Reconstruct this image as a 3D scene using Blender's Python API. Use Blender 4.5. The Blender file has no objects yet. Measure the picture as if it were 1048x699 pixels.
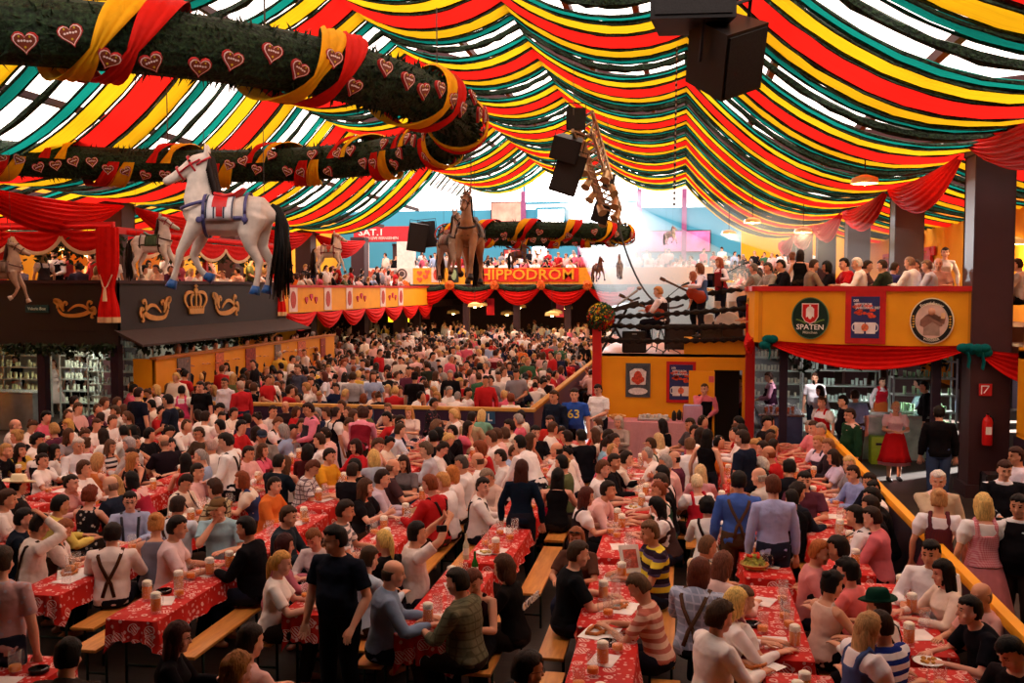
import bpy, bmesh, math, random
import numpy as np
from mathutils import Vector, Matrix, noise, Euler
from mathutils.bvhtree import BVHTree
PI = math.pi
SC = bpy.context.scene
COL = SC.collection
V = Vector
rnd = random.Random(7)

# ------------------------------------------------------------ camera maths (hall axis = +Y, eye height 3.85 m)
EYE = V((0, 0, 3.85)); YAW = math.radians(10.0); PITCH = math.radians(3.12); FPX = 1000.0
_R = Matrix.Rotation(YAW, 3, 'Z') @ Matrix.Rotation(PI/2 - PITCH, 3, 'X')
def ray(px, py): return _R @ V(((px-524)/FPX, -(py-349.5)/FPX, -1.0))
def atz(px, py, z):
    r = ray(px, py); t = (z - EYE.z)/r.z
    return EYE + r*t
def aty(px, py, y):
    r = ray(px, py); return EYE + r*(y/r.y)
def atx(px, py, x):
    r = ray(px, py); return EYE + r*(x/r.x)

# ------------------------------------------------------------ materials
MATS = {}
def srgb(c):
    if isinstance(c, str):
        c = [int(c[i:i+2], 16)/255 for i in (0, 2, 4)]
    return tuple(x/12.92 if x <= .04045 else ((x+.055)/1.055)**2.4 for x in c[:3])
class NT:
    def __init__(s, name):
        s.m = bpy.data.materials.new(name); s.m.use_nodes = True
        s.t = s.m.node_tree; s.b = s.t.nodes['Principled BSDF']; s.out = s.t.nodes['Material Output']
    def n(s, ty, **kw):
        x = s.t.nodes.new(ty)
        for k, v in kw.items():
            if hasattr(x, k): setattr(x, k, v)
            else: x.inputs[k.replace('_', ' ')].default_value = v
        return x
    def l(s, a, b): s.t.links.new(a, b)
    def set(s, **kw):
        for k, v in kw.items(): s.b.inputs[k.replace('_', ' ')].default_value = v
    def coord(s, which='Object', scale=None):
        c = s.n('ShaderNodeTexCoord').outputs[which]
        if scale:
            mp = s.n('ShaderNodeMapping'); mp.inputs['Scale'].default_value = scale; s.l(c, mp.inputs[0]); c = mp.outputs[0]
        return c
    def ramp(s, fac, stops, interp='LINEAR'):
        r = s.n('ShaderNodeValToRGB'); r.color_ramp.interpolation = interp
        e = r.color_ramp.elements
        while len(e) > 1: e.remove(e[-1])
        e[0].position = stops[0][0]; e[0].color = (*stops[0][1], 1)
        for p, c in stops[1:]:
            k = e.new(p); k.color = (*c, 1)
        s.l(fac, r.inputs[0]); return r.outputs[0]
    def math(s, op, a, b=None, c=None):
        x = s.n('ShaderNodeMath', operation=op)
        for i, q in enumerate((a, b, c)):
            if q is None: continue
            if isinstance(q, (int, float)): x.inputs[i].default_value = q
            else: s.l(q, x.inputs[i])
        return x.outputs[0]
    def mix(s, fac, a, b):
        x = s.n('ShaderNodeMix', data_type='RGBA')
        for sock, q in ((x.inputs[0], fac), (x.inputs[6], a), (x.inputs[7], b)):
            if isinstance(q, (int, float)): sock.default_value = q
            elif isinstance(q, tuple): sock.default_value = (*q[:3], 1)
            else: s.l(q, sock)
        return x.outputs[2]
    def bump(s, h, strength=.3, dist=.01):
        b = s.n('ShaderNodeBump'); b.inputs['Strength'].default_value = strength; b.inputs['Distance'].default_value = dist
        s.l(h, b.inputs['Height']); s.l(b.outputs[0], s.b.inputs['Normal'])
def lum(c, k): return tuple(min(1, x*k) for x in c)
def plain(color, rough=.7, metal=0, var=.12, scale=6, spec=.3, bump=.0, coat=0):
    key = ('plain', str(color), rough, metal, var, scale, spec, bump, coat)
    if key in MATS: return MATS[key]
    c = srgb(color); q = NT('paint_' + str(color))
    if var:
        nz = q.n('ShaderNodeTexNoise', Scale=scale, Detail=4.0); q.l(q.coord(), nz.inputs['Vector'])
        q.l(q.ramp(nz.outputs[0], [(.3, lum(c, 1-var)), (.7, lum(c, 1+var))]), q.b.inputs['Base Color'])
        if bump: q.bump(nz.outputs[0], bump, .01)
    else: q.set(Base_Color=(*c, 1))
    q.set(Roughness=rough, Metallic=metal)
    q.b.inputs['Specular IOR Level'].default_value = spec
    q.b.inputs['Coat Weight'].default_value = coat
    MATS[key] = q.m; return q.m
def emis(color, strength, name='lamp_glow'):
    key = ('em', str(color), strength)
    if key in MATS: return MATS[key]
    q = NT(name); q.set(Base_Color=(*srgb(color), 1)); q.b.inputs['Emission Color'].default_value = (*srgb(color), 1)
    q.b.inputs['Emission Strength'].default_value = strength
    MATS[key] = q.m; return q.m
def skin(tone):
    key = ('skin', tone)
    if key in MATS: return MATS[key]
    c = srgb(tone); q = NT('skin')
    nz = q.n('ShaderNodeTexNoise', Scale=9.0, Detail=3.0); q.l(q.coord(), nz.inputs['Vector'])
    q.l(q.ramp(nz.outputs[0], [(.3, lum(c, .9)), (.7, (min(1, c[0]*1.1), c[1]*1.0, c[2]*.98))]), q.b.inputs['Base Color'])
    q.set(Roughness=.5, Subsurface_Weight=0.0)
    q.b.inputs['Specular IOR Level'].default_value = .35
    MATS[key] = q.m; return q.m
def hairm(color):
    key = ('hair', color)
    if key in MATS: return MATS[key]
    c = srgb(color); q = NT('hair')
    w = q.n('ShaderNodeTexNoise', Scale=1.0, Detail=5.0); q.l(q.coord('Object', (90, 90, 18)), w.inputs['Vector'])
    q.l(q.ramp(w.outputs[0], [(.3, lum(c, .6)), (.7, lum(c, 1.35))]), q.b.inputs['Base Color'])
    q.bump(w.outputs[0], .6, .008); q.set(Roughness=.55)
    q.b.inputs['Specular IOR Level'].default_value = .16
    MATS[key] = q.m; return q.m
def cloth(color, pat=None, c2='ffffff', rough=.85):
    """woven cloth; pat: None, 'hstripe', 'vstripe', 'check', 'gingham', 'floral'"""
    key = ('cloth', color, pat, c2, rough)
    if key in MATS: return MATS[key]
    c = srgb(color); d = srgb(c2); q = NT('cloth_' + (pat or 'plain'))
    co = q.coord()
    nz = q.n('ShaderNodeTexNoise', Scale=7.0, Detail=4.0, Distortion=.4); q.l(co, nz.inputs['Vector'])
    fold = q.n('ShaderNodeTexNoise', Scale=3.2, Detail=2.0, Distortion=1.2); q.l(co, fold.inputs['Vector'])
    base = q.ramp(nz.outputs[0], [(.3, lum(c, .9)), (.7, lum(c, 1.06))])
    sep = q.n('ShaderNodeSeparateXYZ'); q.l(co, sep.inputs[0])
    def stripe(sock, freq, duty):
        f = q.math('FRACT', q.math('MULTIPLY', sock, freq)); return q.math('LESS_THAN', f, duty)
    if pat == 'hstripe': base = q.mix(stripe(sep.outputs[2], 12, .45), base, d)
    elif pat == 'tristripe':
        z = sep.outputs[2]; base = q.mix(stripe(z, 7, .22), q.mix(stripe(z, 7, .6), base, srgb('2c2030')), d)
    elif pat == 'vstripe': base = q.mix(stripe(q.math('ADD', sep.outputs[0], q.math('MULTIPLY', sep.outputs[1], .6)), 28, .3), base, d)
    elif pat == 'gingham':
        a = stripe(q.math('ADD', sep.outputs[0], sep.outputs[1]), 45, .5); b = stripe(sep.outputs[2], 45, .5)
        base = q.mix(q.math('MULTIPLY', q.math('ADD', a, b), .5), base, d)
    elif pat == 'check':
        a = stripe(q.math('ADD', sep.outputs[0], sep.outputs[1]), 14, .22); b = stripe(sep.outputs[2], 14, .22)
        base = q.mix(q.math('MAXIMUM', a, b), base, d)
    elif pat == 'floral':
        v = q.n('ShaderNodeTexVoronoi', Scale=16.0); q.l(co, v.inputs['Vector'])
        base = q.mix(q.math('LESS_THAN', v.outputs['Distance'], .28), base, d)
    q.l(base, q.b.inputs['Base Color'])
    q.bump(q.math('ADD', fold.outputs[0], q.math('MULTIPLY', nz.outputs[0], .35)), .55, .03)
    q.set(Roughness=rough); q.b.inputs['Specular IOR Level'].default_value = .06
    q.b.inputs['Sheen Weight'].default_value = .0
    MATS[key] = q.m; return q.m
def dark(c, rough=.6): return plain(c, rough)

# ------------------------------------------------------------ mesh builder
class MB:
    def __init__(s): s.v = []; s.f = []; s.mi = []
    def add(s, vs, fs, mi=0):
        o = len(s.v); s.v += [tuple(p) for p in vs]; s.f += [tuple(i+o for i in f) for f in fs]; s.mi += [mi]*len(fs); return s
    def box(s, c, size, rot=None, mi=0, bev=0):
        hx, hy, hz = size[0]/2, size[1]/2, size[2]/2
        M = rot if isinstance(rot, Matrix) else (Matrix.Rotation(rot, 3, 'Z') if rot else Matrix.Identity(3))
        c = V(c)
        if bev:
            b = min(bev, hx*.9, hy*.9, hz*.9); vs = []; 
            for z, k in ((-hz, b), (-hz+b, 0), (hz-b, 0), (hz, b)):
                for sx, sy in ((-1, -1), (1, -1), (1, 1), (-1, 1)):
                    # two verts per corner for chamfer
                    a = V((sx*(hx-k), sy*(hy-k-b*.7*(k == 0)), z)); d = V((sx*(hx-k-b*.7*(k == 0)), sy*(hy-k), z))
                    vs += [a, d] if (sx*sy > 0) == False else [d, a]
            n = 8; fs = [tuple(range(n))[::-1], tuple(range(3*n, 4*n))]
            for r in range(3):
                for i in range(n): fs.append((r*n+i, r*n+(i+1) % n, (r+1)*n+(i+1) % n, (r+1)*n+i))
            return s.add([c + M @ p for p in vs], fs, mi)
        vs = [c + M @ V((x*hx, y*hy, z*hz)) for z in (-1, 1) for x, y in ((-1, -1), (1, -1), (1, 1), (-1, 1))]
        return s.add(vs, [(3, 2, 1, 0), (4, 5, 6, 7), (0, 1, 5, 4), (1, 2, 6, 5), (2, 3, 7, 6), (3, 0, 4, 7)], mi)
    def rings(s, rings, closed=True, caps=True, mi=0):
        n = len(rings[0]); vs = [p for r in rings for p in r]; fs = []
        for k in range(len(rings)-1):
            for i in range(n if closed else n-1):
                j = (i+1) % n; fs.append((k*n+i, k*n+j, (k+1)*n+j, (k+1)*n+i))
        if caps and closed:
            fs.append(tuple(range(n))[::-1]); fs.append(tuple(range((len(rings)-1)*n, len(rings)*n)))
        return s.add(vs, fs, mi)
    def tube(s, pts, r, n=8, ref=None, mi=0, round_ends=False):
        pts = [V(p) for p in pts]; R = list(r) if isinstance(r, list) else [r]*len(pts)
        R = [x if isinstance(x, (tuple, list)) else (x, x) for x in R]
        if round_ends:
            t0 = (pts[0]-pts[1]).normalized(); t1 = (pts[-1]-pts[-2]).normalized()
            a, b = min(R[0]), min(R[-1])
            pts = [pts[0]+t0*a*.75] + pts + [pts[-1]+t1*b*.75]
            R = [(R[0][0]*.6, R[0][1]*.6)] + R + [(R[-1][0]*.6, R[-1][1]*.6)]
        rings = []; prev = None
        for i, p in enumerate(pts):
            t = (pts[min(i+1, len(pts)-1)] - pts[max(i-1, 0)])
            if t.length < 1e-9: t = V((0, 0, 1))
            t.normalize()
            if ref is not None: side = V(ref) - t*V(ref).dot(t)
            elif prev is not None: side = prev - t*prev.dot(t)
            else:
                a = V((0, 0, 1)) if abs(t.z) < .9 else V((1, 0, 0)); side = a.cross(t)
            if side.length < 1e-6: side = V((1, 0, 0)).cross(t)
            side.normalize(); prev = side; up = t.cross(side)
            rings.append([p + side*(math.cos(a)*R[i][0]) + up*(math.sin(a)*R[i][1]) for a in [2*PI*k/n for k in range(n)]])
        return s.rings(rings, mi=mi)
    def lathe(s, prof, c=(0, 0, 0), n=16, mi=0, rot=None, caps=True):
        c = V(c); M = rot or Matrix.Identity(3)
        return s.rings([[c + M @ V((math.cos(2*PI*k/n)*r, math.sin(2*PI*k/n)*r, z)) for k in range(n)] for r, z in prof], mi=mi, caps=caps)
    def ball(s, c, r, n=10, m=7, rot=None, mi=0):
        c = V(c); r = r if isinstance(r, (tuple, list)) else (r, r, r); M = rot or Matrix.Identity(3)
        rings = []
        for j in range(m+1):
            th = -PI/2 + PI*(j if 0 < j < m else (j+.12 if j == 0 else j-.12))/m
            rings.append([c + M @ V((math.cos(th)*math.cos(2*PI*k/n)*r[0], math.cos(th)*math.sin(2*PI*k/n)*r[1], math.sin(th)*r[2])) for k in range(n)])
        return s.rings(rings, mi=mi)
    def prism(s, outline, z0, z1, M=None, mi=0):
        """outline: 2D points (x, y) extruded z0..z1 then transformed by 4x4 M"""
        M = M or Matrix.Identity(4); n = len(outline)
        vs = [M @ V((x, y, z0)) for x, y in outline] + [M @ V((x, y, z1)) for x, y in outline]
        fs = [tuple(range(n))[::-1], tuple(range(n, 2*n))] + [(i, (i+1) % n, n+(i+1) % n, n+i) for i in range(n)]
        return s.add(vs, fs, mi)
    def mesh(s, name, smooth=True):
        me = bpy.data.meshes.new(name); me.from_pydata(s.v, [], s.f)
        if smooth: me.polygons.foreach_set('use_smooth', [True]*len(s.f))
        if any(s.mi): me.polygons.foreach_set('material_index', s.mi)
        me.update(); return me
    def build(s, name, mat, parent=None, smooth=True, sharp=35, **kw):
        me = s.mesh(name, smooth)
        for m in (mat if isinstance(mat, (list, tuple)) else [mat]): me.materials.append(m)
        if smooth and sharp: me.set_sharp_from_angle(angle=math.radians(sharp))
        o = bpy.data.objects.new(name, me); COL.objects.link(o)
        if parent: o.parent = parent
        if kw: tag(o, **kw)
        return o
def tag(o, label=None, cat=None, group=None, kind=None):
    if label: o['label'] = label
    if cat: o['category'] = cat
    if group: o['group'] = group
    if kind: o['kind'] = kind
    return o
def empty(name, loc, rz=0, **kw):
    o = bpy.data.objects.new(name, None); COL.objects.link(o); o.empty_display_size = .1
    o.location = loc; o.rotation_euler = (0, 0, rz)
    return tag(o, **kw)
def copy_tree(o, parent=None, loc=None, rz=None, **kw):
    c = o.copy(); COL.objects.link(c); c.parent = parent
    if loc is not None: c.location = loc
    if rz is not None: c.rotation_euler = (0, 0, rz)
    for ch in o.children: copy_tree(ch, c)
    return tag(c, **kw)
def remesh(me, vox, smooth=2, decimate=None, fac=.5):
    o = bpy.data.objects.new('tmp', me); COL.objects.link(o)
    m = o.modifiers.new('r', 'REMESH'); m.mode = 'VOXEL'; m.voxel_size = vox; m.use_smooth_shade = True
    if smooth:
        s = o.modifiers.new('s', 'SMOOTH'); s.iterations = smooth; s.factor = fac
    if decimate:
        d = o.modifiers.new('d', 'DECIMATE'); d.ratio = decimate
    dg = bpy.context.evaluated_depsgraph_get()
    out = bpy.data.meshes.new_from_object(o.evaluated_get(dg)); out.name = me.name
    bpy.data.objects.remove(o); bpy.data.meshes.remove(me)
    out.polygons.foreach_set('use_smooth', [True]*len(out.polygons))
    return out
def vget(me):
    a = np.empty(len(me.vertices)*3); me.vertices.foreach_get('co', a); return a.reshape(-1, 3)
def merge_mb(me, mb, mi=0):
    """append builder geometry to an existing mesh"""
    bm = bmesh.new(); bm.from_mesh(me)
    vs = [bm.verts.new(p) for p in mb.v]
    for f, k in zip(mb.f, mb.mi):
        try: fc = bm.faces.new([vs[i] for i in f]); fc.smooth = True; fc.material_index = k
        except ValueError: pass
    bm.to_mesh(me); bm.free(); return me
# ------------------------------------------------------------ people
# poses: sit or stand; lean, hy (head yaw), hp (head pitch), R / L hand targets (x side, y forward, z up), curl
POSES = {
 'sit_rest':  dict(sit=1, lean=.14, hp=.15, R=(.14, .42, .81), L=(-.10, .40, .81)),
 'sit_turn':  dict(sit=1, lean=.10, hy=.75, hp=.10, R=(.12, .44, .81), L=(-.14, .38, .81)),
 'sit_lean':  dict(sit=1, lean=.42, hp=.02, R=(.10, .52, .81), L=(-.16, .50, .81)),
 'sit_down':  dict(sit=1, lean=.30, hp=.60, R=(.07, .44, .82), L=(-.07, .44, .82)),
 'sit_mug':   dict(sit=1, lean=.06, hy=-.3, hp=.05, R=(.13, .42, .93), L=(-.16, .40, .81), gR=1),
 'sit_chin':  dict(sit=1, lean=.30, hy=.25, hp=.12, R='chin', L=(-.14, .44, .81)),
 'sit_photo': dict(sit=1, lean=.05, hp=-.05, R=(.08, .38, 1.38), L=(-.08, .38, 1.38), gR=1, gL=1),
 'sit_up':    dict(sit=1, lean=-.03, hy=.45, hp=0, R=(.20, .25, .70), L=(-.20, .25, .70)),
 'sit_head':  dict(sit=1, lean=.2, hp=.35, R='crown', L=(-.12, .42, .81)),
 'std_rest':  dict(lean=.02, hp=.08, R=(.27, .04, .82), L=(-.27, .06, .82)),
 'std_turn':  dict(lean=.04, hy=.8, hp=.15, R=(.26, .12, .84), L=(-.24, .16, .92)),
 'std_front': dict(lean=.06, hp=.25, R=(.10, .30, 1.06), L=(-.10, .30, 1.06)),
 'std_lean':  dict(lean=.55, hp=.15, R=(.16, .52, .86), L=(-.20, .50, .88)),
 'std_phone': dict(lean=.03, hy=.2, hp=.1, R='chin', L=(-.12, .24, 1.02), gR=1),
 'std_carry': dict(lean=.0, hp=.1, R=(.16, .36, 1.14), L=(-.16, .36, 1.14), gR=1, gL=1),
 'std_guitar': dict(lean=.03, hp=.25, R=(.10, .20, 1.02), L=(-.42, .30, 1.22), gR=1, gL=1),
 'std_play':  dict(lean=.05, hp=.1, R=(.24, .26, 1.12), L=(-.24, .26, 1.12)),
}
TOR = {  # along spine: t, half width, half depth, forward shift
 'm': [(-.11, .10, .08, 0), (-.07, .155, .115, -.005), (0, .172, .125, -.005), (.09, .160, .112, .004), (.20, .150, .108, .010), (.31, .168, .118, .006), (.40, .180, .118, 0), (.455, .172, .098, -.006), (.495, .120, .078, -.010), (.525, .066, .062, -.006)],
 'f': [(-.11, .10, .08, 0), (-.07, .160, .120, -.010), (0, .178, .128, -.012), (.09, .148, .104, 0), (.19, .122, .092, .006), (.28, .140, .115, .020), (.345, .152, .128, .024), (.41, .155, .100, .004), (.47, .105, .074, -.008), (.505, .056, .054, -.004)],
}
HEADSEC = [(-.120, .016, .064, .034), (-.108, .036, .082, .004), (-.085, .052, .088, -.035), (-.055, .063, .088, -.062), (-.02, .070, .087, -.082), (.02, .075, .089, -.094), (.055, .076, .087, -.097), (.085, .068, .072, -.086), (.106, .050, .046, -.064), (.119, .024, .014, -.034)]
def ik(a, b, l1, l2, hint):
    d = b-a; L = min(d.length, (l1+l2)*.995); u = d.normalized(); b = a+u*L
    x = (l1*l1-l2*l2+L*L)/(2*L); h = math.sqrt(max(l1*l1-x*x, 0))
    s = hint - u*hint.dot(u); s.normalize()
    return a+u*x+s*h, b
class Skel: pass
SK = {}
def skel(pose, sex):
    if (pose, sex) in SK: return SK[(pose, sex)]
    P = POSES[pose]; s = Skel(); s.P = P; s.sex = sex; k = 1.0 if sex == 'm' else .945; s.k = k
    sit = P.get('sit'); s.sit = sit
    s.hip = V((0, 0, .585 if sit else .955*k)); lean = P['lean']
    # spine curve: pelvis leans less, chest more
    def sp(t):
        n = 12; p = s.hip.copy(); tt = 0
        a0 = lean*.6 if sit else lean*.75
        for i in range(n):
            u = t*i/n; a = a0 + (lean*1.25-a0)*min(1, u/.5) ; p = p + V((0, math.sin(a), math.cos(a)))*(t/n*k)
        a = a0 + (lean*1.25-a0)*min(1, max(t, 0)/.5)
        return p, V((0, math.sin(a), math.cos(a))), V((0, math.cos(a), -math.sin(a)))
    s.sp = sp
    c7, up, fw = sp(.50 if sex == 'm' else .485)
    s.neck = c7; s.up = up
    hy, hp = P.get('hy', 0), P.get('hp', 0)
    nl = .100*k; s.hc = c7 + (up*.5+V((0, .12, .86))).normalized()*(nl+.07*k) + V((0, .02, 0))
    s.HM = Matrix.Rotation(-hy, 3, 'Z') @ Matrix.Rotation(-hp, 3, 'X'); s.hs = .97*(k**.4)
    sw = .185 if sex == 'm' else .160
    ctr, up2, fw2 = sp(.45 if sex == 'm' else .43)
    s.sh = {}; s.el = {}; s.wr = {}; s.hd = {}
    for q, sd in (('R', 1), ('L', -1)):
        a = ctr + V((sd*sw*1.0, 0, 0)); t = P[q]
        if t == 'chin': t = s.hc + s.HM @ V((sd*.035, .075, -.16))
        elif t == 'crown': t = s.hc + V((sd*.08, .03, .10))
        else: t = V(t)
        hint = V((sd*.75, -.55, -.75)) if P[q] not in ('chin', 'crown') else V((sd*.5, .5, -.9))
        hand = V(t); e, w = ik(a, hand, .285*k, .265*k, hint)
        s.sh[q], s.el[q], s.wr[q] = a, e, w
        s.hd[q] = (hand-e).normalized()
    s.kn = {}; s.an = {}; s.hj = {}
    for q, sd in (('R', 1), ('L', -1)):
        s.hj[q] = s.hip + V((sd*.092, 0, -.02))
        if sit: s.kn[q] = V((sd*.13, .41*k, .53)); s.an[q] = V((sd*.13, .34*k, .09))
        else: s.kn[q] = V((sd*.10, .02, .50*k)); s.an[q] = V((sd*.11, -.02+sd*.05, .09))
    SK[(pose, sex)] = s; return s
def torso_rings(s, g=0, t0=-1, t1=9, n=20, wsc=1, belly=0):
    R = []
    for t, w, d, f in TOR[s.sex]:
        if t < t0 or t > t1: continue
        p, up, fw = s.sp(t); gg = g
        c = p + fw*(f + (belly*.5 if .0 < t < .3 else 0)); d2 = d + (belly*.5 if .0 < t < .3 else 0)
        ring = []
        for i in range(n):
            a = 2*PI*i/n; ca, sa = math.cos(a), math.sin(a)
            x = math.copysign(abs(ca)**.85, ca)*(w*wsc*s.k+gg); y = math.copysign(abs(sa)**.85, sa)*(d2*s.k+gg)
            ring.append(c + V((x, 0, 0)) + fw*y)
        R.append(ring)
    return R
def hand_mb(mb, w, d, sd, grip, k, down):
    d = d.normalized(); up = V((0, 0, 1)) if abs(d.z) < .85 else V((0, -1, 0))
    if grip: pn = V((-sd, 0, 0)) - d*d.x*(-sd)        # palm normal faces inwards
    else: pn = -(up - d*up.dot(d))                     # palm down
    pn.normalize(); side = d.cross(pn); side.normalize()
    # thumb side: points to the body's middle
    ts = side if side.dot(V((-sd, .0, .6 if grip else 0))) > 0 else -side
    s = k
    if not grip: d = (d*1 + V((0, .0, 0))).normalized()
    cur = 1.15 if grip else .30
    kn = w + d*.092*s
    for i, (off, L) in enumerate(((.030, .072), (.010, .082), (-.011, .077), (-.031, .060))):
        p = kn + ts*off*s - d*.012; a = cur*(.35 + .1*i*(not grip)); pts = [p - d*.02, p]
        for seg, fr in enumerate((.45, .32, .23)):
            dd = d*math.cos(a) + pn*math.sin(a) + ts*(off*1.6); p = p + dd.normalized()*L*fr*s; pts.append(p); a += cur*.85
        mb.tube(pts, [.0095*s, .0092*s, .0086*s, .0078*s, .0066*s], n=6, round_ends=True)
    p = w + d*.028*s + ts*.026*s; a = .75; pts = [w + d*.02, p]
    for fr in (.036, .030, .026):
        dd = d*math.cos(a) + ts*math.sin(a) + pn*(.45 if grip else .18); p = p + dd.normalized()*fr*s; pts.append(p); a -= .3 if not grip else .1
    mb.tube(pts, [.014*s, .0125*s, .011*s, .0095*s, .0078*s], n=6, round_ends=True)
    return kn, ts, pn
BODY = {}
def body_mesh(pose, sex):
    if (pose, sex) in BODY: return BODY[(pose, sex)]
    s = skel(pose, sex); k = s.k; mb = MB()
    mb.rings(torso_rings(s))
    hd = MB()
    for q, sd in (('R', 1), ('L', -1)):
        a, e, w = s.sh[q], s.el[q], s.wr[q]; f = 1 if sex == 'm' else .86
        ctr = s.sp(.44)[0]
        mb.tube([ctr.lerp(a, .55), a, a.lerp(e, .45), e], [.062*f, .058*f, .050*f, .040*f], n=12, round_ends=True)
        mb.tube([e, e.lerp(w, .3), e.lerp(w, .75), w], [.040*f, .043*f, .033*f, (.029*f, .024*f)], n=12, round_ends=True)
        d = s.hd[q]; g = s.P.get('g'+q); kk = k
        if not g and s.P[q] not in ('chin', 'crown') and a.z-w.z > .05: d = (d*V((1, 1, .25 if s.sit else 1))).normalized()
        kn, ts, pn = hand_mb(hd, w, d, sd, g or (s.P[q] == 'chin'), kk, True)
        mb.tube([w-d*.01, w+d*.03*kk, w+d*.070*kk, kn], [(.027, .021), (.038*kk, .019), (.042*kk, .016), (.038*kk, .012)], n=12, ref=ts, round_ends=True)
        h, n_, an = s.hj[q], s.kn[q], s.an[q]
        mb.tube([h, h.lerp(n_, .35), n_], [.088, .080, .058], n=12, round_ends=True)
        mb.tube([n_, n_.lerp(an, .3), n_.lerp(an, .75), an], [.056, .056, .041, .036], n=12, round_ends=True)
        mb.tube([an+V((0, -.05, -.05)), an+V((0, .04, -.045)), an+V((0, .16, -.06))], [(.036, .032), (.044, .035), (.038, .018)], n=10, ref=(1, 0, 0), round_ends=True)
    M = s.HM; c = s.hc; hs = s.hs
    def H(x, y, z): return c + M @ V((x*hs, y*hs, z*hs))
    R = []
    for z, w, yf, yb in HEADSEC:
        yc, yr = (yf+yb)/2, (yf-yb)/2; ring = []
        for i in range(20):
            a = 2*PI*i/20; ca, sa = math.cos(a), math.sin(a)
            e = .9
            ring.append(H(math.copysign(abs(ca)**e, ca)*w, yc+math.copysign(abs(sa)**e, sa)*yr, z))
        R.append(ring)
    mb.rings(R)
    mb.tube([s.neck-s.up*.06, s.neck.lerp(H(0, -.02, -.07), .5), H(0, -.022, -.05)], [.064*k, .055*k, .054*k], n=14)
    mb.tube([H(0, .086, .018), H(0, .097, -.012), H(0, .108, -.032)], [(.008, .010), (.011, .012), (.016, .012)], n=8, ref=M @ V((1, 0, 0)), round_ends=True)
    for sd in (-1, 1):
        mb.ball(H(sd*.078, -.008, -.012), (.010, .020, .032), rot=M @ Matrix.Rotation(sd*.35, 3, 'Z'))
        mb.ball(H(sd*.052, .060, -.035), (.018, .022, .02), rot=M)
        mb.ball(H(sd*.030, .080, .034), (.024, .012, .007), rot=M)
    mb.ball(H(0, .078, -.066), (.024, .017, .010), rot=M); mb.ball(H(0, .072, -.100), (.022, .018, .016), rot=M)
    me = remesh(mb.mesh('person_'+pose), .0095, 2)
    # eye, brow and lip patches
    co = vget(me); hv = (co - np.array(c)) @ np.array(M) / hs
    n = len(me.polygons); cen = np.empty(n*3); me.polygons.foreach_get('center', cen); cen = (cen.reshape(-1, 3)-np.array(c)) @ np.array(M)/hs
    mi = np.zeros(n, int); fr = cen[:, 1] > .05
    ax = np.abs(cen[:, 0])
    mi[fr & (((ax-.030)/.014)**2 + ((cen[:, 2]-.012)/.0065)**2 < 1)] = 1
    mi[fr & (((ax-.031)/.020)**2 + ((cen[:, 2]-.036)/.0055)**2 < 1)] = 3
    mi[fr & ((ax/.022)**2 + ((cen[:, 2]+.066)/.008)**2 < 1)] = 2
    me.polygons.foreach_set('material_index', mi)
    merge_mb(me, hd)
    for _ in range(4): me.materials.append(None)
    BODY[(pose, sex)] = me; return me
def wrinkle(me, amp, sc=9, seed=0, zs=.5):
    co = vget(me); nr = np.empty(len(me.vertices)*3); me.vertices.foreach_get('normal', nr); nr = nr.reshape(-1, 3)
    for i in range(len(co)):
        p = co[i]; d = noise.noise(V((p[0]*sc+seed, p[1]*sc, p[2]*sc*zs*2)))*amp + noise.noise(V((p[0]*sc*2.3, p[1]*sc*2.3+seed, p[2]*sc*2.8)))*amp*.4
        co[i] += nr[i]*d
    me.vertices.foreach_set('co', co.reshape(-1)); me.update()
def slots(me, n=1):
    for _ in range(n): me.materials.append(None)
    return me
CL = {}
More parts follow.
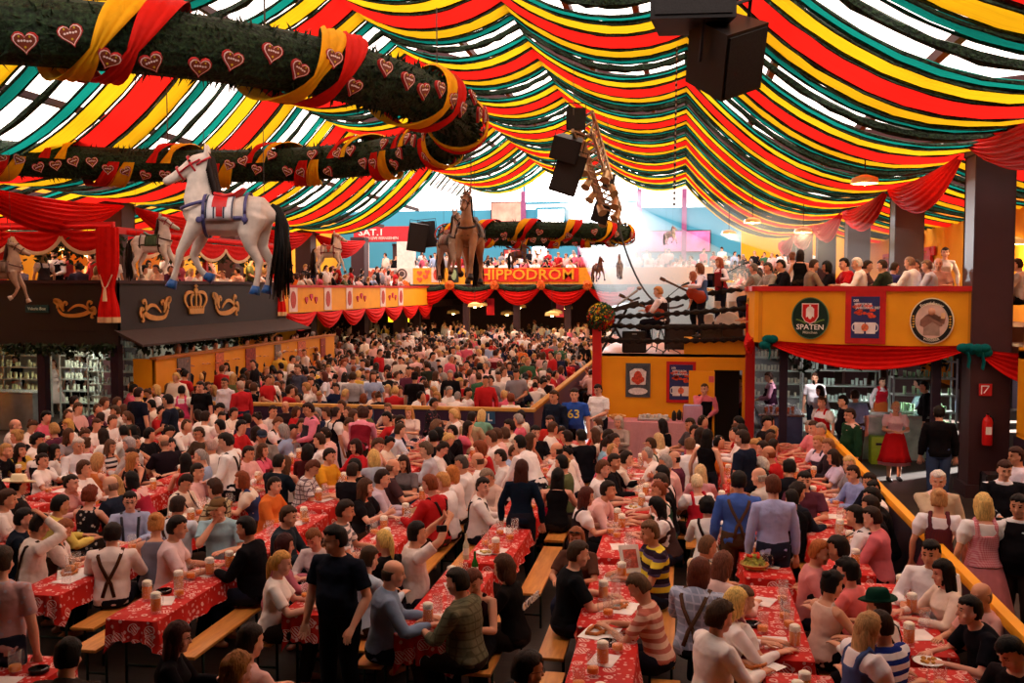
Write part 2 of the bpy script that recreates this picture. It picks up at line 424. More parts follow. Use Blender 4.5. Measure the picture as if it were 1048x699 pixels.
def cloth_mesh(kind, pose, sex):
    key = (kind, pose, sex)
    if key in CL: return CL[key]
    s = skel(pose, sex); mb = MB(); f = 1 if sex == 'm' else .88; k = s.k
    vox = .011
    if kind in ('long', 'short', 'puff', 'half', 'tank'):
        g = .014; sl = {'long': .92, 'half': .42, 'short': .0, 'puff': 0, 'tank': -1}[kind]
        top = 9 if kind in ('long', 'half', 'short') else .48
        mb.rings(torso_rings(s, g, t0=-.08 if kind != 'puff' else -.02, t1=top, belly=.05 if sex == 'm' else 0))
        for q, sd in (('R', 1), ('L', -1)):
            a, e, w = s.sh[q], s.el[q], s.wr[q]; ctr = s.sp(.44)[0]
            if kind == 'tank':
                mb.tube([s.sp(.36)[0]+V((sd*.09, .06, 0)), s.sp(.47)[0]+V((sd*.085, .0, .035)), s.sp(.36)[0]+V((sd*.09, -.07, 0))], [(.02, .02)]*3, n=8); continue
            if kind == 'puff':
                mb.tube([ctr.lerp(a, .6), a+V((0, 0, .01)), a.lerp(e, .35), a.lerp(e, .62)], [.06*f, .092*f, .098*f, .062*f], n=14, round_ends=True); continue
            if kind == 'short':
                mb.tube([ctr.lerp(a, .55), a, a.lerp(e, .4), a.lerp(e, .74)], [.072*f, .072*f, .067*f, .066*f], n=14); continue
            mb.tube([ctr.lerp(a, .55), a, a.lerp(e, .45), e, e.lerp(w, .12)], [.074*f, .072*f, .064*f, .056*f, .055*f], n=14, round_ends=True)
            mb.tube([e, e.lerp(w, sl*.5), e.lerp(w, sl)], [.055*f, .054*f, .046*f if sl < .6 else .038*f], n=14)
        if kind in ('long', 'half'):   # collar
            p, up, fw = s.sp(.515 if sex == 'm' else .49)
            mb.tube([p-up*.025-fw*.004, p+up*.0+fw*.0, p+up*.018+fw*.004], [(.088*k, .080*k), (.082*k, .076*k), (.076*k, .072*k)], n=18, ref=(1, 0, 0))
    elif kind in ('vest', 'bodice', 'jacket'):
        if kind == 'jacket':
            mb.rings(torso_rings(s, .024, t0=-.08, t1=.50, wsc=.97, belly=.05))
            for q, sd in (('R', 1), ('L', -1)):
                a, e, w = s.sh[q], s.el[q], s.wr[q]; ctr = s.sp(.44)[0]
                mb.tube([ctr.lerp(a, .55), a, a.lerp(e, .45), e, e.lerp(w, .12)], [.074*f, .078*f, .070*f, .062*f, .060*f], n=14, round_ends=True)
                mb.tube([e, e.lerp(w, .45), e.lerp(w, .88)], [.065*f, .060*f, .050*f], n=14)
        else:
            mb.rings(torso_rings(s, .024, t0=-.07 if kind == 'vest' else -.01, t1=.41 if kind == 'vest' else .35, wsc=.97, belly=.055 if sex == 'm' else 0))
            for sd in (-1, 1):
                kk = 1 if sex == 'm' else .88
                mb.tube([s.sp(.36)[0]+V((sd*.105*kk, .085*kk, 0)), s.sp(.45)[0]+V((sd*.105*kk, .06, .0)), s.sp(.49)[0]+V((sd*.095*kk, .0, .032)), s.sp(.45)[0]+V((sd*.105*kk, -.075, .0)), s.sp(.34)[0]+V((sd*.10*kk, -.09, 0))], [(.05 if kind == 'vest' else .028, .02)]*5, n=10, ref=(1, 0, 0))
    elif kind in ('trousers', 'shorts'):
        mb.rings(torso_rings(s, .016, t0=-.2, t1=.06 if s.sit else .09))
        for q, sd in (('R', 1), ('L', -1)):
            h, n_, an = s.hj[q], s.kn[q], s.an[q]
            mb.tube([h, h.lerp(n_, .35), n_], [.105, .098, .076], n=14, round_ends=True)
            if kind == 'trousers': mb.tube([n_, n_.lerp(an, .5), n_.lerp(an, .98)], [.074, .066, .060], n=14)
        vox = .014
    elif kind in ('skirt', 'apron'):
        n = 40; R = []; ap = kind == 'apron'
        def ring(c, w, d, amp, u, v):
            r = []
            for i in range(n):
                a = 2*PI*i/n; m = 1 + amp*math.sin(a*10)
                r.append(c + u*(math.cos(a)*w*m) + v*(math.sin(a)*d*m))
            return r
        X, Y, Z = V((1, 0, 0)), V((0, 1, 0)), V((0, 0, 1)); e = .012 if ap else 0
        h = s.hip
        if s.sit:
            path = [(V((0, -.03, h.z+.10)), .15, .115, 0, (-Z).lerp(Y, .2)), (V((0, -.01, h.z+.0)), .21, .15, .01, (Y-Z).normalized()), (V((0, .18, h.z-.01)), .22, .12, .02, Y), (V((0, .36, h.z-.03)), .235, .12, .03, Y), (V((0, .46, h.z-.09)), .24, .11, .04, (Y-Z).normalized()), (V((0, .47, h.z-.22)), .24, .12, .05, -Z), (V((0, .46, .26)), .25, .13, .06, -Z)]
            for c, w, d, amp, t in path:
                v = t.cross(X)*-1; R.append(ring(c, w+e, d+e, amp, X, v))
        else:
            for z, w, d, amp in ((h.z+.11, .145, .112, 0), (h.z+.03, .19, .145, .01), (h.z-.12, .235, .185, .03), (h.z-.35, .29, .24, .05), (h.z-.56, .335, .285, .07)):
                z = min(z, 9) + (0.07 if ap and z < h.z-.5 else 0)
                R.append(ring(V((0, .0, z)), w*k+e, d*k+e, amp, X, Y))
        if ap:   # front band only
            m = n//2+1; Rf = [[r[i] for i in range(0, m)] for r in R]
            mb.rings(Rf, closed=False, caps=False)
            me = mb.mesh(kind); bm = bmesh.new(); bm.from_mesh(me); bmesh.ops.solidify(bm, geom=bm.faces[:], thickness=.004); bm.to_mesh(me); bm.free()
        else: mb.rings(R); me = mb.mesh(kind)
        for p in me.polygons: p.use_smooth = True
        CL[key] = slots(me); return me
    elif kind == 'shoes':
        for q in 'RL':
            an = s.an[q]
            mb.tube([an+V((0, -.055, -.05)), an+V((0, .04, -.045)), an+V((0, .17, -.06))], [(.044, .040), (.050, .044), (.044, .026)], n=12, ref=(1, 0, 0), round_ends=True)
        me = mb.mesh(kind); CL[key] = slots(me); return me
    elif kind == 'braces':
        sh = cloth_mesh('long' if sex == 'm' else 'half', pose, sex); b = BVHTree.FromPolygons([v.co for v in sh.vertices], [p.vertices for p in sh.polygons])
        for sd in (-1, 1):
            path = [(-sd*-.02 if 0 else sd*.055, -1, .02), (sd*.02, -1, .16), (-sd*.02, -1, .24), (-sd*.075, -1, .36), (-sd*.105, -1, .45), (-sd*.105, 0, .53), (-sd*.100, 1, .45), (-sd*.085, 1, .30), (-sd*.08, 1, .15), (-sd*.08, 1, .02)]
            pts = []
            for x, yd, t in path:
                p, up, fw = s.sp(t); o = p + V((x, 0, 0)) + (fw*yd*.4 if yd else up*.3); d = (-fw*yd if yd else -up)
                hit = b.ray_cast(o, d)
                if hit[0] is None: continue
                pts.append((hit[0] + hit[1]*.011, hit[1]))
            R = []
            for i, (p, nr) in enumerate(pts):
                t = (pts[min(i+1, len(pts)-1)][0]-pts[max(i-1, 0)][0]).normalized(); w = t.cross(nr).normalized()*.017
                R.append([p-w-nr*.006, p+w-nr*.006, p+w+nr*.004, p-w+nr*.004])
            if len(R) > 2: mb.rings(R)
        me = mb.mesh(kind); CL[key] = slots(me); return me
    me = remesh(mb.mesh(kind), vox, 3)
    wrinkle(me, .008 if kind not in ('trousers', 'shorts') else .006, seed=len(CL)*3.1)
    CL[key] = slots(me); return me
HR = {}
def hair_mesh(style, pose, sex):
    key = (style, pose, sex)
    if key in HR: return HR[key]
    s = skel(pose, sex); M = s.HM; c = s.hc; hs = s.hs; mb = MB(); seed = len(HR)*1.7
    def H(x, y, z): return c + M @ V((x*hs, y*hs, z*hs))
    thick = {'short': .014, 'crop': .011, 'bald': .007, 'curly': .032, 'bob': .020, 'long': .017, 'tail': .014, 'bun': .014, 'updo': .017}.get(style, .01)
    n, m = 28, 18; R = []
    for j in range(m+1):
        th = -PI/2 + PI*min(max(j, .15), m-.15)/m; ring = []
        for i in range(n):
            a = 2*PI*i/n; dx, dy, dz = math.cos(th)*math.cos(a), math.cos(th)*math.sin(a), math.sin(th)
            y0 = dy*.098; z0 = dz*.124+.006
            zl = .062 if dy > .25 else (-.01+(.072)*(dy+.1)/.35 if dy > -.1 else -.072)   # hairline
            if style in ('bob', 'long'): zl = .05 if dy > .55 else (-.11)
            r = 1.0
            nz = noise.noise(V((dx*4+seed, dy*4, dz*4)))*.45*thick + noise.noise(V((dx*11, dy*11+seed, dz*11)))*(.5*thick if style == 'curly' else .3*thick)
            t = thick + nz
            if style == 'bald' and (z0 > .045 or dy > .1): t = -.03
            d = z0-zl
            d += .016*noise.noise(V((dx*7, dy*7, seed))); t = t if d > .010 else (-.03 if d < -.004 else -.03+(t+.03)*(d+.004)/.014)
            if dz > .4 and style in ('short', 'updo'): t += .006
            ring.append(H(dx*(.0790+t)*(1+.05*max(0,dz)), -.004+dy*(.0965+t), .004+dz*(.119+t)))
        R.append(ring)
    mb.rings(R)
    dn = M.inverted() @ V((0, -.12, -1)); dn.normalize()
    def drop(p0, L, radii, n=12):
        p = V(p0); pts = [H(*p)]; dd = V((0, -.1, -1))
        for i in range(len(radii)-1):
            dd = dd.lerp(dn, .5).normalized(); p = p + dd*L/(len(radii)-1); pts.append(H(*p))
        mb.tube(pts, radii, n=n, ref=M @ V((1, 0, 0)), round_ends=True)
    if style == 'long':
        drop((0, -.050, .03), .33, [(.078, .045), (.092, .050), (.096, .046), (.098, .040), (.080, .024)], 16)
        for sd in (-1, 1): drop((sd*.070, .0, .02), .26, [(.014, .03), (.02, .036), (.022, .034), (.012, .016)])
    elif style == 'bob':
        drop((0, -.045, .03), .17, [(.078, .05), (.096, .060), (.100, .058), (.088, .040)], 16)
        for sd in (-1, 1): drop((sd*.072, .005, .02), .12, [(.014, .03), (.024, .038), (.018, .025)])
    elif style == 'tail': drop((0, -.112, .045), .24, [(.016, .016), (.032, .030), (.030, .028), (.022, .02), (.008, .008)])
    elif style == 'bun': mb.ball(H(0, -.105, .055), (.042, .038, .040), rot=M)
    elif style == 'updo': mb.ball(H(0, -.075, .09), (.05, .05, .04), rot=M)
    me = mb.mesh('hair'); 
    HR[key] = slots(me); return me
def hat_mesh(kind, pose, sex):
    key = (kind, pose, sex)
    if key in HR: return HR[key]
    s = skel(pose, sex); M = s.HM; c = s.hc; hs = s.hs; mb = MB()
    def H(x, y, z): return c + M @ V((x*hs, y*hs, z*hs))
    def ring(z, w, d, yo=0, lift=0): return [H(math.cos(a)*w, yo+math.sin(a)*d, z+lift*math.cos(a)**2) for a in [2*PI*i/24 for i in range(24)]]
    if kind in ('hat', 'straw'):
        b = .155 if kind == 'hat' else .19
        mb.rings([ring(.052, .088, .108, -.005), ring(.046, b*.8, b*.9, 0, .008), ring(.055, b, b*1.1, 0, .022), ring(.062, b*.98, b*1.08, 0, .022), ring(.058, .09, .11, -.005), ring(.085, .090, .110, -.005), ring(.13, .078, .098, -.01), ring(.155, .06, .085, -.012), ring(.150, .02, .05, -.012)])
    elif kind == 'cap':
        mb.rings([ring(.045, .086, .104, -.005), ring(.075, .086, .104, -.005), ring(.11, .074, .09, -.006), ring(.132, .045, .055, -.006), ring(.137, .01, .012, -.006)])
        mb.tube([H(0, .085, .052), H(0, .13, .05), H(0, .165, .040)], [(.07, .006), (.068, .006), (.045, .005)], n=12, ref=M @ V((1, 0, 0)))
    elif kind == 'glasses':
        for sd in (-1, 1):
            cc = (sd*.031, .102, .012)
            pts = [H(cc[0]+math.cos(a)*.021, cc[1]-abs(cc[0]+math.cos(a)*.02)*.12, cc[2]+math.sin(a)*.014) for a in [2*PI*i/14 for i in range(15)]]
            mb.tube(pts, .0022, n=5); mb.tube([H(sd*.054, .094, .014), H(sd*.081, .04, .016), H(sd*.083, -.01, .008)], .0022, n=5)
        mb.tube([H(-.011, .1, .016), H(.011, .1, .016)], .0022, n=5)
    elif kind == 'headset':
        mb.tube([H(math.cos(a)*.088, -.01, .02+math.sin(a)*.112) for a in [PI*i/12 for i in range(13)]], .006, n=6)
        for sd in (-1, 1): mb.ball(H(sd*.088, -.01, -.01), (.016, .03, .034), rot=M)
    elif kind == 'shades':   # sunglasses pushed into the hair
        for sd in (-1, 1): mb.ball(H(sd*.034, .075, .098), (.027, .010, .018), rot=M @ Matrix.Rotation(-.7, 3, 'X'))
        mb.tube([H(-.03, .084, .1), H(.03, .084, .1)], .003, n=5)
        for sd in (-1, 1): mb.tube([H(sd*.058, .07, .098), H(sd*.088, .0, .05)], .003, n=5)
    me = mb.mesh(kind); HR[key] = slots(me); return me
PROP = {}
def prop_part(kind, pose, sex, maker):
    key = (kind, pose, sex)
    if key not in PROP: PROP[key] = slots(maker(skel(pose, sex)))
    return PROP[key]
EYEM = plain('241a18', .25, 0, 0); 
def setm(o, i, m): o.material_slots[i].link = 'OBJECT'; o.material_slots[i].material = m
def person(loc, rz, pose='sit_rest', sex='m', top='long', tc='e8e0dc', pat=None, c2='ffffff', bottom='trousers', bc='1c1c26', hair='short', hc='2c1c14', sk='d9a184', extra=(), label=None, group=None, sc=1.0, flip=False, build=1.0, shoes=True):
    """extra: list of (part kind, colour)"""
    o = bpy.data.objects.new('person', body_mesh(pose, sex)); COL.objects.link(o)
    o.location = loc; o.rotation_euler = (0, 0, rz); sb = build*sc
    o.scale = (-sb if flip else sb, sb, sc)
    setm(o, 0, skin(sk)); setm(o, 1, EYEM); setm(o, 2, skin('b8685c' if sex == 'f' else 'b87866')); setm(o, 3, hairm(hc if hair != 'bald' else '8a7060'))
    tag(o, label, 'person', group)
    def part(name, me, mat):
        c = bpy.data.objects.new(name, me); COL.objects.link(c); c.parent = o; setm(c, 0, mat); return c
    nm = {'long': 'shirt', 'half': 'shirt', 'short': 't_shirt', 'puff': 'blouse', 'tank': 'tank_top'}[top]
    part(nm, cloth_mesh(top, pose, sex), cloth(tc, pat, c2))
    part(bottom, cloth_mesh(bottom, pose, sex), cloth(bc))
    if hair: part('hair', hair_mesh(hair, pose, sex), hairm(hc))
    for e in extra:
        kd, cc = e[0], e[1]
        if kd in ('hat', 'straw', 'cap', 'glasses', 'headset', 'shades'): part({'straw': 'hat', 'shades': 'sunglasses'}.get(kd, kd), hat_mesh(kd, pose, sex), plain(cc, .6, 0, .1, 20) if kd in ('glasses', 'shades') else cloth(cc))
        elif kd in ('vest', 'bodice', 'jacket', 'braces', 'apron', 'skirt'): part(kd, cloth_mesh(kd, pose, sex), cloth(cc, *(e[2:4] if len(e) > 2 else ())))
    if shoes and not POSES[pose].get('sit'): part('shoes', cloth_mesh('shoes', pose, sex), plain('1a1412', .5))
    return o
# ------------------------------------------------------------ the hall
def frame(p, right, up=(0, 0, 1)):
    r = V(right).normalized(); u = V(up).normalized(); n = r.cross(u)
    return Matrix(((r.x, u.x, n.x, p[0]), (r.y, u.y, n.y, p[1]), (r.z, u.z, n.z, p[2]), (0, 0, 0, 1)))
def text(s, size, M, mat, parent=None, name='lettering', depth=.01, arc=None, align='CENTER', sx=1, **kw):
    cu = bpy.data.curves.new('t', 'FONT'); cu.body = s; cu.size = size; cu.align_x = align; cu.align_y = 'CENTER'; cu.extrude = depth; cu.resolution_u = 2; cu.offset = size*.012
    o = bpy.data.objects.new('t', cu); COL.objects.link(o)
    me = bpy.data.meshes.new_from_object(o.evaluated_get(bpy.context.evaluated_depsgraph_get())); me.name = name
    bpy.data.objects.remove(o)
    for v in me.vertices:
        x, y, z = v.co; x *= sx
        if arc:
            a = x/abs(arc); R = abs(arc)+ (y if arc > 0 else -y)
            x, y = math.sin(a)*R, (math.cos(a)*R-abs(arc))*(1 if arc > 0 else -1)
        v.co = M @ V((x, y, z))
    me.materials.clear(); me.materials.append(mat)
    q = bpy.data.objects.new(name, me); COL.objects.link(q)
    if parent: q.parent = parent
    return tag(q, **kw)
def oval(w, h, n=40): return [(math.cos(2*PI*i/n)*w, math.sin(2*PI*i/n)*h) for i in range(n)]
def rect(w, h, x=0, y=0): return [(x-w/2, y-h/2), (x+w/2, y-h/2), (x+w/2, y+h/2), (x-w/2, y+h/2)]
def off(M, z): return M @ Matrix.Translation((0, 0, z))
def sh(M, x, y, z=0): return M @ Matrix.Translation((x, y, z))
# materials of the place
M_YEL = plain('f2a414', .6, 0, .05, 2); M_YELD = plain('d98c14', .6, 0, .06, 2)
M_RED = plain('c8201c', .55, 0, .06, 3); M_BRN = plain('3a2226', .7, 0, .12, 3); M_BLK = plain('241f20', .6, 0, .1, 3)
M_WOOD = None
def fabric(color, trans=.45, sat=None, fold=30, axis=1, rough=.8, dist=.02):
    """thin decoration cloth, part of the light comes through"""
    key = ('fab', color, trans, fold, axis)
    if key in MATS: return MATS[key]
    c = srgb(color); q = NT('thin_cloth'); q.t.nodes.remove(q.b)
    d = q.n('ShaderNodeBsdfDiffuse'); t = q.n('ShaderNodeBsdfTranslucent'); mx = q.n('ShaderNodeMixShader'); mx.inputs[0].default_value = trans
    nz = q.n('ShaderNodeTexNoise', Scale=1.0, Detail=3.0); sc = [1.2, 1.2, 1.2]; sc[axis] = fold; q.l(q.coord('Object', tuple(sc)), nz.inputs['Vector'])
    col = q.ramp(nz.outputs[0], [(.3, lum(c, .88)), (.7, lum(c, 1.05))])
    b = q.n('ShaderNodeBump'); b.inputs['Strength'].default_value = .5; b.inputs['Distance'].default_value = dist; q.l(nz.outputs[0], b.inputs['Height'])
    for x in (d, t): q.l(col, x.inputs[0]); q.l(b.outputs[0], x.inputs['Normal'])
    q.l(d.outputs[0], mx.inputs[1]); q.l(t.outputs[0], mx.inputs[2]); q.l(mx.outputs[0], q.out.inputs[0])
    MATS[key] = q.m; return q.m
F_RED = fabric('f0241c'); F_YEL = fabric('fcc81c'); F_TEAL = fabric('129084', .45)
D_RED = fabric('e01818', .15, fold=9, axis=0)
M_FIR = None
def firm():
    q = NT('fir_green'); nz = q.n('ShaderNodeTexNoise', Scale=22.0, Detail=5.0); q.l(q.coord(), nz.inputs['Vector'])
    q.l(q.ramp(nz.outputs[0], [(.35, (.004, .008, .004)), (.55, (.014, .035, .014)), (.75, (.03, .07, .025))]), q.b.inputs['Base Color'])
    q.bump(nz.outputs[0], .9, .05); q.set(Roughness=.7); q.b.inputs['Specular IOR Level'].default_value = .2; return q.m
M_FIR = firm()
def box_obj(name, x0, x1, y0, y1, z0, z1, mat, parent=None, kind=None, bev=0, **kw):
    mb = MB(); mb.box(((x0+x1)/2, (y0+y1)/2, (z0+z1)/2), (x1-x0, y1-y0, z1-z0), bev=bev)
    o = mb.build(name, mat, parent, smooth=bool(bev), **kw)
    if kind: o['kind'] = kind
    return o
XR, XL = 5.3, -16.3      # column rows
# floor: dark trodden boards
q = NT('floor_boards'); co = q.coord()
br = q.n('ShaderNodeTexBrick'); br.inputs['Scale'].default_value = 1.0; br.inputs['Brick Width'].default_value = 2.4; br.inputs['Row Height'].default_value = .16; br.inputs['Mortar Size'].default_value = .006
br.inputs['Color1'].default_value = (.028, .016, .011, 1); br.inputs['Color2'].default_value = (.05, .03, .02, 1); br.inputs['Mortar'].default_value = (.01, .007, .006, 1)
q.l(co, br.inputs['Vector']); nz = q.n('ShaderNodeTexNoise', Scale=1.6, Detail=6.0); q.l(co, nz.inputs['Vector'])
mxx = q.mix(q.math('MULTIPLY', nz.outputs[0], .7), br.outputs[0], (.035, .024, .018)); q.l(mxx, q.b.inputs['Base Color']); q.set(Roughness=.55); q.bump(nz.outputs[0], .2, .01)
box_obj('floor', -24, 12, -4, 74, -.2, 0, q.m, kind='structure')
M_WALLY = plain('efa01c', .8, 0, .05, .8)
box_obj('wall_right', 10.4, 10.6, -4, 74, 0, 9, M_WALLY, kind='structure')
box_obj('wall_left', -24.2, -24, -4, 74, 0, 9, M_WALLY, kind='structure')
box_obj('wall_near', -24, 10.5, -4.2, -4, 0, 11, M_BRN, kind='structure')
box_obj('ceiling_light_block', -24, 10.5, -4, 7.0, 6.3, 6.5, M_BRN, kind='structure')  # unseen solid ceiling added over the near end to darken the foreground
# far gable: blue boards, a pale translucent strip under the ridge, bright windows
GY = 66.0
M_BLUE = plain('3d8fae', .7, 0, .06, .5)
mb = MB()
def gz(x): return 10.6 if abs(x+5.5) < 1.7 else (10.6 - (abs(x+5.5)-1.7)*.25 if abs(x+5.5) < 5.5 else 9.6-(abs(x+5.5)-5.5)*.5)
mb.box((-7, GY+.1, 4.6), (36, .2, 9.2))
mb.build('wall_far', M_BLUE, smooth=False, kind='structure')
M_SKYW = emis('fffdf8', 9.0, 'daylight_panel'); 
def day(x0, x1, z0, z1, n):
    w = empty('window_%d' % n, ((x0+x1)/2, GY-.05, z0)); w['kind'] = 'structure'; cx = (x0+x1)/2
    mb = MB(); mb.box((0, 0, (z1-z0)/2), (x1-x0, .04, z1-z0)); mb.build('pane', M_SKYW, w, smooth=False)
    mb = MB(); t = .16
    for (a, b, c, d) in ((0, -t/2, x1-x0+2*t, t), (0, z1-z0+t/2, x1-x0+2*t, t), (-(x1-x0)/2-t/2, (z1-z0)/2, t, z1-z0), ((x1-x0)/2+t/2, (z1-z0)/2, t, z1-z0)): mb.box((a, -.03, b), (c, .12, d))
    mb.build('window_frame', M_BLUE, w, smooth=False)
def wx(px): return aty(px, 250, GY).x
def wz(py, px=600): return aty(px, py, GY).z
day(wx(538), wx(652), wz(206), wz(170), 1)
day(wx(551), wx(577), wz(234), wz(214), 2)
day(wx(612), wx(640), wz(240), wz(214), 3)
day(wx(641), wx(656), wz(246), wz(226), 4)
day(wx(545), wx(560), wz(262), wz(252), 5)
for i, px in enumerate((536, 654, 700, 594)):
    x = wx(px); box_obj('trim_%d' % (i+1), x-.16, x+.16, GY-.25, GY, 4, 10.4, plain('8c4a78', .6), kind='structure')
# roof: side sheets of the tent outside the streamers are left open to the pale daylight sky
XS = [XL-7.6, XL, -11.0, -7.15, -3.85, 0.0, XR, XR+5.0]
ZS = [6.0, 6.45, 9.1, 9.95, 9.95, 9.1, 6.45, 5.9]
SAG = [.45, .95, .6, .5, .6, .95, .45]
def roofpts(dz=0, per=10, x0=-99, x1=99):
    P = []
    for k in range(7):
        for i in range(per):
            t = i/per; P.append((XS[k]+(XS[k+1]-XS[k])*t, ZS[k]+(ZS[k+1]-ZS[k])*t - SAG[k]*4*t*(1-t)+dz))
    P.append((XS[7], ZS[7]+dz)); return P
RP = roofpts()
PER = 5.2; A0 = 20.2-PER*3
order = [('R', 0, 1.12), ('Y', 1.02, .72), ('T', 1.72, .42), ('G', 2.6, 0), ('T', 3.48, .42), ('Y', 4.18, .72)]
cname = {'R': 'red', 'Y': 'yellow', 'T': 'teal green'}; fm = {'R': F_RED, 'Y': F_YEL, 'T': F_TEAL}
cnt = {'R': 0, 'Y': 0, 'T': 0, 'G': 0}
ordn = ['first', 'second', 'third', 'fourth', 'fifth', 'sixth', 'seventh', 'eighth', 'ninth', 'tenth', 'eleventh', 'twelfth', 'thirteenth', 'fourteenth', 'fifteenth', 'sixteenth', 'seventeenth', 'eighteenth', 'nineteenth', 'twentieth', 'twenty-first', 'twenty-second', 'twenty-third', 'twenty-fourth']
ROOF_LIM = (-99, 99)
def garland_line(mb, y, r=.045, dz=-.03, seed=0, fuzz=.6):
    rings = []
    rr = random.Random(seed)
    for x, z in roofpts(dz, 22):
        if not ROOF_LIM[0] < x < ROOF_LIM[1]: continue
        R = [(r*(1+fuzz*(rr.random()-.35)), a) for a in [2*PI*k/5 for k in range(5)]]
        rings.append([V((x + (rr.random()-.5)*.03, y+math.cos(a)*q_, z+math.sin(a)*q_)) for q_, a in R])
    mb.rings(rings)
for p in range(-1, 9):
    for kind, off_, w in order:
        yc = A0 + p*PER + off_
        if yc < 7.4 or yc > 56: continue
        RPk = RP if yc < 43.5 else [q_ for q_ in RP if -11.5 < q_[0] < XR+.1]; ROOF_LIM = (-99, 99) if yc < 43.5 else (-11.5, XR+.1)
        cnt[kind] += 1; o_n = ordn[cnt[kind]-1]
        if kind == 'G':
            mb = MB(); garland_line(mb, yc, .075, .02, cnt['G'])
            mb.build('fir_garland', M_FIR, label='thin dark fir garland hung alone across the white roof gap, %s from the camera' % o_n, cat='garland', group='thin fir garlands across the roof'); continue
        mb = MB(); rows = []
        m = 6 if kind == 'R' else 4
        for j in range(m+1):
            t = j/m-.5; row = []
            for i, (x, z) in enumerate(RPk):
                wob = .03*noise.noise(V((x*.8, j*.9, yc)))
                row.append(V((x, yc+t*w*(1-.02+.02*math.sin(x*1.7+p)), z + wob - .10*(1-4*t*t)*w)))
            rows.append(row)
        mb.rings(rows, closed=False, caps=False)
        s_ = mb.build('fabric_streamer', fm[kind], sharp=0, label='%s cloth streamer swagged across the whole roof, %s %s one from the camera' % (cname[kind], o_n, cname[kind]), cat='fabric streamer', group=cname[kind]+' roof streamers')
        for sd in (-1, 1):
            mb = MB(); garland_line(mb, yc+sd*(w/2-.015), .027, -.02, cnt[kind]*7+sd)
            mb.build('edge_garland', M_FIR, s_)
# dark trusses and purlins above the streamers
cnt_t = 0
for p in range(0, 9):
    yc = A0 + p*PER + 1.45
    if yc > 47: continue
    mb = MB(); P = roofpts(.55, 6)
    mb.rings([[V((x, yc-.28, z-.12)), V((x, yc+.28, z-.12)), V((x, yc+.28, z+.12)), V((x, yc-.28, z+.12))] for x, z in P])
    mb.build('trim_%d' % (20+p), M_BRN, smooth=False, kind='structure')
for i, x in enumerate((-22, -20, -18.2, -14.8, -13, -9.4, -8, -5.5, -2.4, -1, 1.6, 3.4, 6.9, 8.6)):
    z = np.interp(x, [a for a, b in RP], [b for a, b in RP])+.5
    box_obj('trim_%d' % (40+i), x-.06, x+.06, 7, 47, z-.07, z+.07, M_BRN, kind='structure')
for i, (x, z) in enumerate(((-11, 9.18), (0, 9.18), (-7.15, 10.03), (-3.85, 10.03))):
    box_obj('trim_%d' % (60+i), x-.05, x+.05, 7, 47, z-.05, z+.02, M_BRN, kind='structure')
# columns
COLY = [19.0+.36, 26.2, 33.4, 40.6, 47.8, 55.0]
mcol = plain('44262a', .6, 0, .12, 2)
for sd, X in (('right', XR), ('left', XL)):
    for i, y in enumerate(COLY):
        c = empty('column', (X+(.22 if sd == 'right' else 0), y, 0), label='dark brown boxed hall column, %s in the row %s' % (ordn[i], 'behind the yellow balcony' if sd == 'right' else 'along the kitchen side'), cat='column', group='hall columns')
        mb = MB(); mb.box((0, 0, 3.2), (.70, .70, 6.4), bev=.02); mb.build('shaft', mcol, c)
        mb = MB(); mb.box((0, 0, 6.35), (.74, .74, .14)); mb.box((0, 0, .12), (.82, .82, .24)); mb.build('cap', M_BRN, c, smooth=False)
        for sgn in (-1, 1):   # red cloth swag tied between columns
            pass
# red swags between the column heads
def swag(p0, p1, drop, thick, mat, name='swag', folds=7, n=18, out=(0, 0, 0), width=.5, **kw):
    """gathered cloth: hangs in folds between two points"""
    p0, p1 = V(p0), V(p1); d = (p1-p0); side = d.normalized().cross(V((0, 0, 1))); side.normalize()
    mb = MB(); rows = []; m = folds*4
    for j in range(m+1):
        u = j/m; row = []
        for i in range(n+1):
            t = i/n; k = 4*t*(1-t)
            zt = -drop*.12*k; zb = -drop*k - .10
            z = zt+(zb-zt)*u
            bulge = math.sin(u*PI)*thick*(.4+.6*k) + math.sin(u*folds*2*PI)*thick*.22*(.25+k) 
            gather = .0
            row.append(p0 + d*t + V((0, 0, z)) + side*bulge)
        rows.append(row)
    mb.rings(rows, closed=False, caps=False)
    return mb.build(name, mat, sharp=0, **kw)
D_RED2 = cloth('d81c18', None, rough=.7)
def sideswag(X, y0, y1, z, drop, lab, flip):
    a, b = ((X, y1, z), (X, y0, z)) if flip else ((X, y0, z), (X, y1, z))
    return swag(a, b, drop, .28, D_RED2, name='cloth_swag', label=lab, cat='swag', group='red swags between the hall columns')
for i in range(5):
    sideswag(XR-.2, COLY[i]+.3, COLY[i+1]-.3, 6.35, .75, 'red cloth swag between the balcony-side columns, %s bay from the camera' % ordn[i], True)
    if i < 4: sideswag(XL+.3, COLY[i]+.3, COLY[i+1]-.3, 6.25, .9, 'red cloth swag between the kitchen-side columns, %s bay from the camera' % ordn[i], False)
sideswag(XR-.2, 11.5, COLY[0]-.3, 6.5, .8, 'red cloth swag tied to the nearest balcony-side column', True)
sideswag(XL+.3, 16.0, COLY[0]-.3, 6.25, 1.0, 'red cloth swag beside the nearest kitchen-side column', False)
# ------------------------------------------------------------ right gallery and yellow balcony
M_POSTD = plain('2c1c2e', .6, 0, .1, 3)
